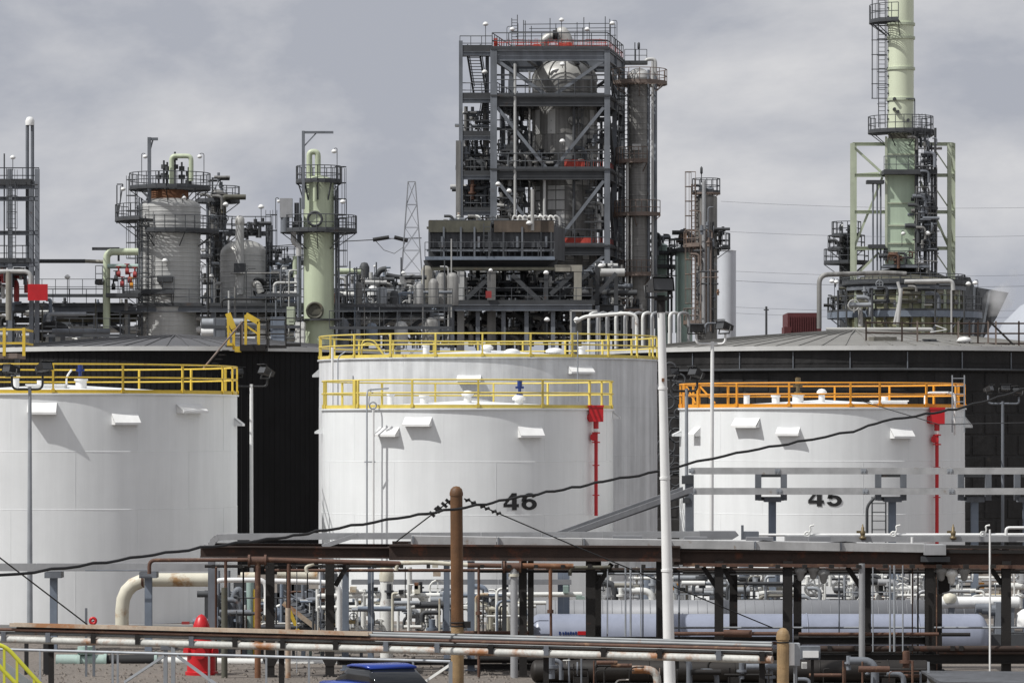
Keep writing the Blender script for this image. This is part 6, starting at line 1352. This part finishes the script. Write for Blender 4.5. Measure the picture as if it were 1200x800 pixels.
# ================================================================ right: heater and stack
YS_ = 290
SK = thing('stack', 'tall pale green chimney stack with ring flanges rising out of the frame', 'chimney stack', (X(1055.5,YS_),YS_,Z(160,YS_)))
cs = (X(1055.5,YS_), YS_); rs = 15.3*S(YS_); zb = Z(158,YS_)
b = MB(); b.lathe(cs, [(rs, zb), (rs, Z(-150,YS_))], 44); b.build('stack_shell', M.green_stack, SK)
for y in (29,45,81,117,-20,-70):
    b = MB(); z = Z(y,YS_); b.lathe(cs, [(rs, z-.12), (rs+.1, z-.1), (rs+.1, z), (rs+.1, z+.1), (rs, z+.12)], 44, smooth=False); b.build('flange', M.green_frame, SK)
ring_platform(SK, cs, rs, rs+1.5, R(-135), R(135), Z(155,YS_), M.dark, M.railfar, n=18, h=1.15)
b = MB(); b.box(tuple(P(1069,158,YS_-1.4)), tuple(P(1091.5,155,YS_+1))); p_ = b.build('platform', M.dark, SK); b = MB(); rail_mesh(b, [P(1070,155,YS_-1.4), P(1091.5,155,YS_-1.4), P(1091.5,155,YS_+1)], 1.15, .9); b.build('railing', M.railfar, p_)
ring_platform(SK, cs, rs, rs+1.4, R(-110), R(-10), Z(26,YS_), M.dark, M.railfar, n=8, h=1.25)
b = MB(); b.bar(P(1022,28,YS_-.6), P(1039,42,YS_-.6), .1); b.build('platform_strut', M.railfar, SK)
b = MB(); ladder_mesh(b, X(1033,YS_), YS_-.3, Z(150,YS_), Z(-20,YS_), .5, (1,0,0), True, .032, (-1,0,0)); b.build('ladder', M.railfar, SK)
b = MB()
for y in (46,65,84,103,122): b.bar(P(1028,y,YS_-.4), P(1040,y,YS_-.4), .05)
b.build('ladder_bracket', M.railfar, SK, kind='stuff')
for k in range(14):
    b = MB(); a = R(-70); z = Z(10+k*10,YS_); q = Vector((cs[0]+rs*math.sin(a), cs[1]-rs*math.cos(a), z)); b.cyl(q, q+Vector((math.sin(a),-math.cos(a),0))*.12, .06, n=6); b.build('stud', M.railfar, SK)
for px, y in ((1048,116),(1048,128),(1052,131),(1064,141)): b = MB(); q = P(px,y,YS_-rs*.98); b.cyl(q+Vector((0,.2,0)), q-Vector((0,.25,0)), .12, n=8); b.build('sample_port', M.dark, SK)
pipe(SK, [P(1072,150,YS_-.8), P(1072,116,YS_-.8), P(1062,116,YS_-1.2)], .04, M.railfar, bend=.1)
# heater convection duct
FH = thing('fired_heater', 'round fired heater with square pale green duct, open frame and encircling platforms', 'heater', (X(1060,YS_),YS_,0))
b = MB(); d0 = 15.5*S(YS_); b.box((cs[0]-17*S(YS_), YS_-d0, Z(312,YS_)), (cs[0]+17*S(YS_), YS_+d0, Z(164,YS_))); b.build('duct', M.mint, FH)
b = MB(); b.lathe((cs[0],YS_,Z(164,YS_)), [(24*S(YS_)*.98,0),(rs+.05,.38)], 4, math.pi/4, math.pi/4+TWO-.0001, smooth=False); b.build('duct_cone', M.green_frame, FH)
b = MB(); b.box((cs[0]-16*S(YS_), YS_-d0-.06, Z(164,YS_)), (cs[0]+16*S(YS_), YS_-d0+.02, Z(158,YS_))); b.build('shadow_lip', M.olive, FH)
for y in (182,206,239,265,286): b = MB(); b.box((cs[0]-17.6*S(YS_), YS_-d0-.09, Z(y+.8,YS_)), (cs[0]+17.6*S(YS_), YS_-d0-.003, Z(y-.8,YS_))); b.build('duct_stiffener', M.green_frame, FH)
for px in (1038.5,1072.5): b = MB(); b.box(tuple(P(px-1.2,312,YS_-d0-.12)), tuple(P(px+1.2,160,YS_-d0-.004))); b.build('duct_stiffener', M.green_frame, FH)
for y, h_ in ((202,1.2),):
    b = MB(); b.box(tuple(P(1036,y+2,YS_-d0-1.2)), tuple(P(1093,y,YS_+1))); p_ = b.build('platform', M.dark, FH); b = MB(); rail_mesh(b, [P(1036,y,YS_-d0-.2), P(1036,y,YS_-d0-1.15), P(1093,y,YS_-d0-1.15), P(1093,y,YS_+1)], h_, .85); b.build('railing', M.railfar, p_)
for (a, q, y) in ((1074,1096,244),(1035,1086,312),(1074,1097,292)):
    b = MB(); b.box(tuple(P(a,y+1.6,YS_-d0-1.2)), tuple(P(q,y,YS_-.4))); p_ = b.build('platform', M.dark if y != 312 else M.steel, FH); b = MB(); rail_mesh(b, [P(a,y,YS_-d0-1.15), P(q,y,YS_-d0-1.15), P(q,y,YS_-.5)], 1.15, .85); b.build('railing', M.railfar, p_)
b = MB(); ladder_mesh(b, X(1080,YS_-2), YS_-1.6, Z(330,YS_), Z(150,YS_), .5); b.build('ladder', M.railfar, FH); b = MB(); ladder_mesh(b, X(1090,YS_-2), YS_-1.6, Z(330,YS_), Z(200,YS_), .5); b.build('ladder', M.railfar, FH)
for px in (1073.5,1096,1085): pipe(FH, [P(px,330,YS_-1.8), P(px,150 if px != 1085 else 225,YS_-1.8)], .1, M.dark)
valve_cluster(FH, 1085, 262, YS_-1.6, 18, 70, 44, [M.dark, M.steel, M.clad_dark], 81, (.06,.18)); valve_cluster(FH, 1055, 300, YS_-1.9, 36, 10, 16, [M.dark, M.rust_pipe], 82, (.06,.16)); valve_cluster(FH, 1088, 190, YS_-1.6, 16, 24, 14, [M.dark, M.steel], 83)
lamp(FH, P(1057,288,YS_-d0-.3), P(1057,274,YS_-d0-.3), (.1,0), size=.24); lamp(FH, P(1087,285,YS_-2.4), P(1087,274,YS_-2.4), (.0,0), size=.3)
# pale green frame
for px, dy, w_ in ((999,0,.32),(1112.5,0,.3),(1117,4,.3),(1002,4,.24)): b = MB(); b.ibeam(Vector((X(px,YS_+dy),YS_+dy,0)), P(px,168,YS_+dy), w_, w_, up=(0,1,0)); b.build('frame_column', M.green_frame, FH)
for y in (169,205.5,248.5,291):
    for dy in (0,4): 
        for a, q in ((999,1037),(1074,1116)): b = MB(); b.ibeam(P(a,y,YS_+dy), P(q,y,YS_+dy), .22, .26); b.build('frame_beam', M.green_frame, FH)
    b = MB(); b.ibeam(P(1112.5,y,YS_), P(1117,y,YS_+4), .2, .26); b.build('frame_beam', M.green_frame, FH)
for a, q in (((1001,173),(1034,203)),((1034,208),(1001,290)),((1030,296),(1006,320)),((1078,212),(1111,288)),((1002,205),(1030,203))): b = MB(); b.bar(P(*a,YS_+.2), P(*q,YS_+.2), .17); b.build('frame_brace', M.green_frame, FH)
for px in (1023,1028,1032): pipe(FH, [P(px,318,YS_-1), P(px,215,YS_-1)], .07, M.steel, name='hanger')
b = MB(); b.box(tuple(P(1016,215,YS_-1.4)), tuple(P(1035,212,YS_-.4))); b.box(tuple(P(1018,291,YS_-1.4)), tuple(P(1036,287,YS_-.6))); b.build('hanger_plate', M.dark, FH)
# heater drum
hc = (X(1060,YS_+1), YS_+1); hr = 66*S(YS_)
b = MB(); b.lathe(hc, [(hr, 4), (hr, Z(334,YS_))], 28, smooth=False); b.build('heater_shell', M.heater, FH)
b = MB(); b.lathe(hc, [(hr+.1, Z(334,YS_)), (hr+.1, Z(331,YS_)), (hr*.45, Z(316,YS_)), (.1, Z(312,YS_))], 28, smooth=False); b.build('heater_roof', M.olive, FH)
for k in range(15):
    a = R(-88+176*k/14); b = MB(); q0 = Vector((hc[0]+(hr+.08)*math.sin(a), hc[1]-(hr+.08)*math.cos(a), 4)); b.bar(q0, Vector((q0.x,q0.y,Z(330,YS_))), .22); b.build('buckstay', M.olive if k % 2 else M.green_frame, FH)
    if k < 14:
        for y0, y1, m in ((346,340,M.beige),(357,352,M.clad_dark),(372,366,M.ivory)):
            a2 = a+.11; q = Vector((hc[0]+(hr+.1)*math.sin(a2), hc[1]-(hr+.1)*math.cos(a2), Z((y0+y1)/2,YS_))); b = MB(); t_ = Vector((math.cos(a2), math.sin(a2), 0)); b.bar(q-t_*.32, q+t_*.32, .1, .32); b.build('peep_door', random.choice([m, M.olive, M.clad_dark]), FH)
ring_platform(FH, hc, hr, hr+1.6, R(-130), R(130), Z(366,YS_), M.steel_blue, M.railfar, n=28, h=1.15, thick=.45)
ring_platform(FH, hc, hr*.92, hr+.35, R(-130), R(130), Z(336,YS_), M.steel, M.railfar, n=28, h=.9, thick=.3, brackets=False)
ring_platform(FH, hc, hr, hr+.5, R(-120), R(120), Z(332,YS_), M.dark, M.railfar, n=24, h=.4, brackets=False)
valve_cluster(FH, 1060, 345, YS_-hr-.3, 120, 30, 22, [M.dark, M.steel, M.clad_dark, M.steel_light, M.clad, M.olive, M.rubber], 84, (.06,.2))
pipe(FH, [P(1048,380,YS_-6), P(1056,345,YS_-6), P(1052,330,YS_-6)], .12, M.clad, bend=.6); pipe(FH, [P(1056,338,YS_-6.2), P(1052,380,YS_-6.2)], .14, M.clad)
for px in (982,992,1022,1096,1115,1130): pipe(FH, [P(px,398,YS_-5.6), P(px,340,YS_-5.6)], .07, M.clad if px % 2 else M.dark, name='riser')
for px, y in ((1138,333),(978,330),(1146,332),(983,331)): lamp(FH, P(px,360,YS_-4), P(px,y,YS_-4), (-.2,0), size=.28)
pipe(FH, [P(960,385,YS_-6), P(960,322,YS_-6), P(1040,319.5,YS_-5), P(1062,321,YS_-5)], .18, M.clad_dark, bend=.7, n=16, name='big_hoop_pipe')
pipe(FH, [P(1060,330,YS_-5.6), P(1116,329,YS_-5.6), P(1117,340,YS_-5.6)], .16, M.clad, bend=.3)
# small dark column left of heater
T6, c6, r6, _, _ = vessel_col('small dark column crowded with rails left of the fired heater', 992, 17, 275, 296, M.dark, dome=.3)
for y, e_ in ((276,.6),(292,.9),(308,1.2)): ring_platform(T6, c6, r6, r6+e_, R(-170), R(120), Z(y,296), M.dark, M.railfar, n=12)
valve_cluster(T6, 993, 280, 295, 22, 28, 22, [M.dark, M.rubber, M.steel], 85); valve_cluster(T6, 985, 345, 290, 20, 26, 18, [M.dark, M.rubber, M.olive], 86); lamp(T6, P(987,276,294), P(987,264,294), (0,0), size=.1)
# dark duct right of heater, dome, red container
DK = thing('flue_duct', 'big grey sloping flue duct behind the right side of the fired heater', 'duct', Vector((X(1140,300),300,0)))
b = MB(); b.prism([P(1098,330,300), P(1122,323,300), P(1137,325,300), P(1142,336,300), P(1182,343,300), P(1168,372,300), P(1150,400,300), P(1098,400,300)], (0,6,0)); b.build('duct_casing', M.dark_panel, DK)
for (a, q) in (((1122,323),(1120,400)),((1142,336),(1140,400)),((1160,340),(1150,396))): b = MB(); b.bar(P(*a,299.9), P(*q,299.9), .16); b.build('stiffener', M.steel, DK)
DM = thing('white_dome', 'pale white storage dome at the right edge behind the flue duct', 'dome', Vector((X(1243,340),340,0)))
b = MB(); rd = 78*S(340); b.lathe((X(1243,340),340), [(rd,0),(rd,Z(398,340)),(rd*.86,Z(378,340)),(rd*.6,Z(358,340)),(rd*.3,Z(347,340)),(0.02,Z(343,340))], 48, split=False); b.build('dome_shell', M.dune, DM)
RC = thing('red_container', 'dull red-brown box container beyond the roof of the black insulated tank', 'container', Vector((X(940,320),320,0)))
b = MB(); b.box(tuple(P(923,405,320)), tuple(P(956,369,326))); b.build('container_body', M.brick_red, RC)
for k in range(12): b = MB(); px = 924.5+k*2.7; b.box(tuple(P(px,405,319.93)), tuple(P(px+1.2,370.5,319.99))); b.build('corrugation', M.brick_red, RC)
b = MB(); b.box(tuple(P(919,405,318)), tuple(P(924,384,321))); b.build('annex', M.brick_red, RC)
PL = thing('power_pole', 'lone thin power pole on the skyline right of the white silo', 'power pole', Vector((X(898,420),420,0)))
b = MB(); b.cyl(Vector((X(898,420),420,0)), P(898,359,420), .16, .12, n=8); b.build('pole', M.dark, PL); b = MB(); b.bar(P(895,363,420), P(901,363,420), .12); b.build('cross_arm', M.dark, PL)
for i, (ya, yb, w_) in enumerate(((236,243,'highest thin'),(271,276,'second'),(317,322,'middle'),(328,335,'heavier'),(359,363,'low thin'),(366,371,'lowest'))):
    b = MB(); a, q = P(845,ya,430), P(1220,yb,430); b.tube([a.lerp(q, k/10)-Vector((0,0,1.2*4*(k/10)*(1-k/10)*.3)) for k in range(11)], .014 if i != 3 else .02, 4)
    tag(b.build('power_line', M.railfar), f'{w_} power line of six crossing the sky behind the green stack', 'power line', 'power lines behind the stack')
# steam
sm = bpy.data.materials.new('steam'); sm.use_nodes = True; t = sm.node_tree; t.nodes.clear(); o_ = N(t,'ShaderNodeOutputMaterial'); pv = N(t,'ShaderNodeVolumePrincipled'); pv.inputs['Color'].default_value = (.99,.99,1,1)
tcx = N(t,'ShaderNodeTexCoord'); nz_ = N(t,'ShaderNodeTexNoise'); nz_.inputs['Scale'].default_value = .55; nz_.inputs['Detail'].default_value = 5; mr = N(t,'ShaderNodeMapRange'); mr.inputs['From Min'].default_value = .42; mr.inputs['From Max'].default_value = .7; mr.inputs['To Max'].default_value = .75
t.links.new(tcx.outputs['Object'], nz_.inputs['Vector']); t.links.new(nz_.outputs['Fac'], mr.inputs['Value']); t.links.new(mr.outputs['Result'], pv.inputs['Density']); t.links.new(pv.outputs['Volume'], o_.inputs['Volume'])
b = MB(); pts = [(1144,366,.4),(1154,361,.8),(1164,356,1.1),(1174,350,1.1),(1181,340,.8),(1186,328,.6),(1188,314,.2)]; b.tube([P(x,y,297) for x,y,_ in pts], [r_ for *_,r_ in pts], 14); b.build('steam', sm, None, kind='stuff')
# ================================================================ dense small steelwork that fills the process area
def busy(T, x0, x1, y0, y1, Y0, Y1, seed, nv, nh, ncl, ms, small=(.03,.09), rails=()):
    """thin risers, short runs, elbows, hand valves and rail lengths spread through the depth Y0..Y1"""
    rn_ = random.Random(seed)
    for i in range(nv):
        x = rn_.uniform(x0, x1); a = rn_.uniform(y0, y0+(y1-y0)*.45); Yq = rn_.uniform(Y0, Y1); r_ = rn_.uniform(*small)
        pipe(T, [P(x, y1, Yq), P(x, a, Yq)] if rn_.random() < .55 else [P(x, y1, Yq), P(x, a, Yq), P(x+rn_.choice((-1,1))*rn_.uniform(5,18), a, Yq)], r_, rn_.choice(ms), name='riser', bend=.25, n=6)
    for i in range(nh):
        x = rn_.uniform(x0, x1-12); y = rn_.uniform(y0+(y1-y0)*.15, y1); Yq = rn_.uniform(Y0, Y1); r_ = rn_.uniform(small[0], small[1]*1.5); e_ = min(x1, x+rn_.uniform(15, 70))
        pipe(T, [P(x, y, Yq), P(e_, y, Yq)] if rn_.random() < .5 else [P(x, y+rn_.uniform(6,20), Yq), P(x, y, Yq), P(e_, y, Yq)], r_, rn_.choice(ms), name='pipe', bend=.3, n=6)
    valve_cluster(T, (x0+x1)/2, (y0+y1)/2, (Y0+Y1)/2, x1-x0, (y1-y0)*.9, ncl, ms, seed+500, (.04,.13))
    for (a, q, y, Yq) in rails:
        b = MB(); rail_mesh(b, [P(a,y,Yq), P(q,y,Yq)], 1.1, .95, .024, toe=False); b.bar(P(a,y+1,Yq), P(q,y+1,Yq), .08, .2); b.build('walkway_rail', M.railfar, T)
G1 = [M.dark, M.steel, M.steel, M.clad, M.clad_dark, M.steel_light, M.steel_blue, M.rubber]
B1 = thing('exchanger_bank', 'bank of small exchangers, cabinets and rails between the grey and pale green columns', 'process module', Vector((X(295,262),262,0)))
for px, y0, y1, w_, m in ((326,372,412,18,M.steel_blue),(306,380,412,14,M.clad_dark),(352,378,412,12,M.whitepipe),(258,374,410,16,M.steel),(341,360,380,10,M.green_frame)):
    b = MB(); b.box(tuple(P(px-w_/2,y1,261)), tuple(P(px+w_/2,y0,262.5))); b.build('cabinet', m, B1)
    b = MB(); b.box(tuple(P(px-w_/2+2,y1-4,260.96)), tuple(P(px+w_/2-2,y0+4,260.99))); b.build('cabinet_door', m, B1)
for y, a, q, r_, m in ((379,236,300,.35,M.steel_light),(389,236,262,.3,M.white),(397,240,352,.16,M.clad)): b = MB(); b.cyl(P(a,y,263), P(q,y,263), r_, n=14); b.build('exchanger_shell', m, B1)
busy(B1, 236, 352, 300, 410, 264, 281, 101, 34, 30, 60, G1, rails=((236,352,382,260.5),(236,352,331,274),(300,352,345,262)))
B2 = thing('valve_module', 'dense valve and riser module between the pale green column and the air cooler', 'process module', Vector((X(455,264),264,0)))
for px, y0, y1, w_, m in ((402,372,410,14,M.steel),(420,330,356,9,M.clad_dark),(448,336,356,12,M.steel_light),(462,340,357,10,M.dark),(490,330,356,11,M.clad),(508,326,357,12,M.clad_dark),(470,376,404,16,M.clad),(505,372,404,18,M.clad_dark),(436,378,404,14,M.steel_blue)):
    b = MB(); Yq = 266; z0 = Z(y1,Yq); h_ = (y1-y0)*S(Yq); r_ = w_/2*S(Yq); b.lathe((X(px,Yq),Yq,z0), [(r_,0),(r_,h_*.8),(r_*.6,h_*.96),(0,h_)], 16, split=False); b.build('small_vessel', m, B2)
busy(B2, 385, 530, 312, 408, 265, 284, 111, 44, 44, 80, G1, rails=((386,530,357,264.5),(386,530,383,262),(400,500,341,278)))
B3 = thing('pipe_rack_module', 'stacked pipes and supports under the walkway at far left beside the red board', 'process module', Vector((X(80,264),264,0)))
busy(B3, -20, 165, 350, 402, 264, 280, 121, 26, 34, 40, G1+[M.whitepipe, M.olive], (.05,.14), rails=((-30,160,345,276),(50,160,392,262)))
busy(TT, 586, 613, 100, 300, 289.5, 296.5, 131, 14, 8, 34, [M.dark, M.dark, M.steel, M.clad_dark, M.rubber], (.03,.08))
busy(TT, 694, 724, 100, 300, 292, 296.5, 133, 10, 6, 24, [M.dark, M.dark, M.steel, M.clad_dark], (.03,.08))
busy(TT, 592, 718, 110, 296, 297, 298.5, 137, 14, 16, 20, [M.dark, M.dark, M.steel], (.04,.1))
for (a, q, y, Yq) in ((592,622,172,289.5),(590,618,150,292),(688,712,165,290),(592,622,240,289.5),(684,712,248,290),(588,612,262,289.2),(690,712,140,292)):
    b = MB(); rail_mesh(b, [P(a,y,Yq), P(q,y,Yq)], 1.1, .9, .026); 
    for k in range(9): b.bar(P(a,y+.8,Yq+k*.16), P(q,y+.8,Yq+k*.16), .04)
    b.bar(P(a,y+1.5,Yq), P(q,y+1.5,Yq), .08, .2); b.build('access_platform', M.dark, TT)
for px, y0, y1 in ((606,288,205),(694,290,205),(598,198,122),(678,198,122)):
    b = MB(); ladder_mesh(b, X(px,289), 289, Z(y0,289), Z(y1,289), .5, r=.024); b.build('ladder', M.railfar, TT)
for y in (88,152,176,232,260): 
    for v in (0,1): b = MB(); b.bar(tp(0,v,y), tp(.24,v,y), .12); b.bar(tp(.8,v,y), tp(1,v,y), .12); b.build('girt', M.dark, TT, kind='stuff')
busy(AX, 541, 577, 130, 258, 289.5, 293, 141, 12, 12, 40, [M.dark, M.steel, M.clad_dark, M.clad], (.04,.12))
busy(LS, 503, 730, 312, 398, 281, 299, 151, 60, 60, 120, [M.dark, M.dark, M.dark, M.steel, M.clad_dark, M.rubber], (.04,.16), rails=((505,690,340,287),(505,728,388,278),(640,728,330,284)))
for px, y0, y1, w_ in ((516,318,358,20),(560,320,358,24),(588,320,357,22),(622,318,358,30),(660,318,358,30),(696,322,360,30),(520,366,400,26),(556,366,400,36),(598,366,400,36),(642,366,400,36),(690,366,400,36),(720,320,398,18)):
    b = MB(); Yq = 299; b.box((X(px-w_/2,Yq), Yq, Z(y1,Yq)), (X(px+w_/2,Yq), Yq+2, Z(y0,Yq))); b.build('equipment_box', random.choice([M.dark_panel, M.dark, M.dark_panel]), LS)
# cooler details
rail_ = MB(); rail_mesh(rail_, [P(503,264,YF+.1), P(648,264,YF+.1), P(662,268,YF+6.8)], .35, 1.5, .03, toe=False); rail_.build('top_rail', M.railfar, FC)
for k in range(24):
    px = 504+k*6.1; b = MB(); b.box(tuple(P(px,289.5,YF+.03)), tuple(P(px+.9,273,YF+.1))); b.build('panel_rib', M.dark_panel, FC)
for k in range(22):
    px = 503+k*6.7; b = MB(); b.bar(P(px,300.5,YF+.1), P(px,291,YF+.1), .06); b.build('baluster', M.railfar, FC)
b = MB(); b.box(tuple(P(504,300.4,YF+1.2)), tuple(P(646,290.2,YF+5.5))); b.build('fan_deck', M.dark, FC)
b = MB(); rail_mesh(b, [P(498,301,YF-.9), P(650,301,YF-.9)], 1.05, 1.1, .028, toe=False); b.build('walkway_rail', M.railfar, FC)
for k in range(8): b = MB(); b.cyl(P(512+k*18,305.2,YF+2.6), P(512+k*18,316,YF+2.6), 1.0, .8, n=18); b.build('fan_ring', M.dark, FC)
valve_cluster(FC, 575, 258, YF+2.5, 140, 10, 30, [M.dark, M.steel, M.clad_dark, M.whitepipe], 161, (.05,.13))
busy(FH, 1073, 1098, 150, 320, YS_-2.4, YS_-1.2, 181, 8, 10, 40, [M.dark, M.steel, M.clad_dark], (.03,.07))
for y in (186,230,270,305):
    for dy in (0,4): b = MB(); b.bar(P(1097,y-8,YS_+dy), P(1112,y+14,YS_+dy), .09); b.build('frame_brace', M.green_frame, FH)
    b = MB(); b.bar(P(1112.5,y-14,YS_), P(1117,y+14,YS_+4), .1); b.build('frame_brace', M.green_frame, FH)
busy(T4, 812, 842, 240, 388, YE-2.2, YE-1.8, 195, 6, 4, 16, [M.dark, M.steel, M.rusty_platform], (.03,.06))
# ---- more foreground rack clutter
B4 = thing('rack_pipework', 'many thin dark pipes, rods and conduits hung inside the rusty rack', 'pipework', Vector((X(700,RY+1.6),RY+1.6,0)))
for (a, q, y, dy, r_, m) in ((310,640,668,1.4,.05,M.rust_pipe),(560,800,669,1.2,.045,M.rust_black),(640,1216,667,2.4,.06,M.rust),(240,470,663,2.2,.05,M.rust_black),(700,1000,672,2.8,.04,M.steel_light),(800,1216,670,1.4,.05,M.rust_black),(240,620,741,1.8,.06,M.rust_pipe),(560,920,748,1.5,.07,M.rust_black),(620,920,753,.8,.05,M.rust_pipe),(780,1216,735,2.6,.035,M.steel_light),(930,1090,748,2.9,.1,M.rust_black),(420,630,752,2.2,.08,M.rust_black),(560,1090,764,2.2,.12,M.rust_black),(560,1090,772,2.9,.12,M.rust_black)):
    pipe(B4, [P(a,y,RY+dy), P(q,y,RY+dy)], r_, m)
rn_ = random.Random(301)
for k in range(18):
    px = rn_.choice([rn_.uniform(240,620), rn_.uniform(620,1190)]); pipe(B4, [P(px,664,RY+rn_.uniform(.8,2.8)), P(px,rn_.choice((700,745,790)),RY+rn_.uniform(.8,2.8))], rn_.uniform(.016,.04), rn_.choice([M.steel, M.rust_pipe, M.rust_black, M.rust_black, M.steel_light]), name='rod', n=6)
for k in range(30):
    px = 250+k*31.5; b = MB(); b.box(tuple(P(px-2.2,665.5,RY-.75)), tuple(P(px+2.2,661,RY-.45))); b.build('hanger_clip', M.rust_black, B4)
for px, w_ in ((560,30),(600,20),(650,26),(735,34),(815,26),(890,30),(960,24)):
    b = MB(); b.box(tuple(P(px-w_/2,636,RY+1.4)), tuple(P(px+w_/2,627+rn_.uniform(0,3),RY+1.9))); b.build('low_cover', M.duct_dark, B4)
for px in (497,530,600,633,723,744,902,985):
    b = MB(); q = P(px,636.5,RY-.1); b.tube([q+Vector((-.5,0,0)), q+Vector((-.2,0,rn_.uniform(.02,.12))), q+Vector((.15,0,rn_.uniform(0,.08))), q+Vector((.5,0,.01))], .03, 5); b.build('loose_strap', M.cable, B4)
busy(WP, 405, 620, 684, 742, 127.5, 131, 311, 22, 20, 46, [M.whitepipe, M.whitepipe, M.steel_light, M.dark, M.ivory, M.steel_blue], (.02,.06))
busy(WP2, 940, 1200, 668, 702, 137, 139, 321, 22, 18, 44, [M.whitepipe, M.whitepipe, M.steel_light, M.dark, M.duct], (.02,.05))
busy(WP2, 705, 935, 670, 704, 137, 139, 331, 18, 16, 34, [M.whitepipe, M.duct, M.steel_light, M.dark, M.beige], (.02,.06))
busy(CL, 250, 400, 690, 750, 128, 131.5, 341, 26, 20, 40, [M.whitepipe, M.steel, M.dark, M.dark, M.rust_pipe, M.steel_blue], (.02,.06))
for k in range(9):  # dark boards added in place of shade and black tank behind the valve station
    px = 250+k*17; b = MB(); b.box((X(px,140)-.32, 140, 0), (X(px,140)+.3, 140.12, random.uniform(1.6,2.6))); b.build('shade_stand_in_board', M.dark, CL)

busy(B4, 640, 905, 768, 800, 115.5, 117, 351, 12, 7, 16, [M.rust_pipe, M.rust_black, M.rust_black, M.steel, M.white_rust], (.015,.04))
busy(B4, 945, 1085, 772, 800, 115.5, 117, 352, 7, 5, 8, [M.rust_pipe, M.rust_black, M.steel], (.015,.04))
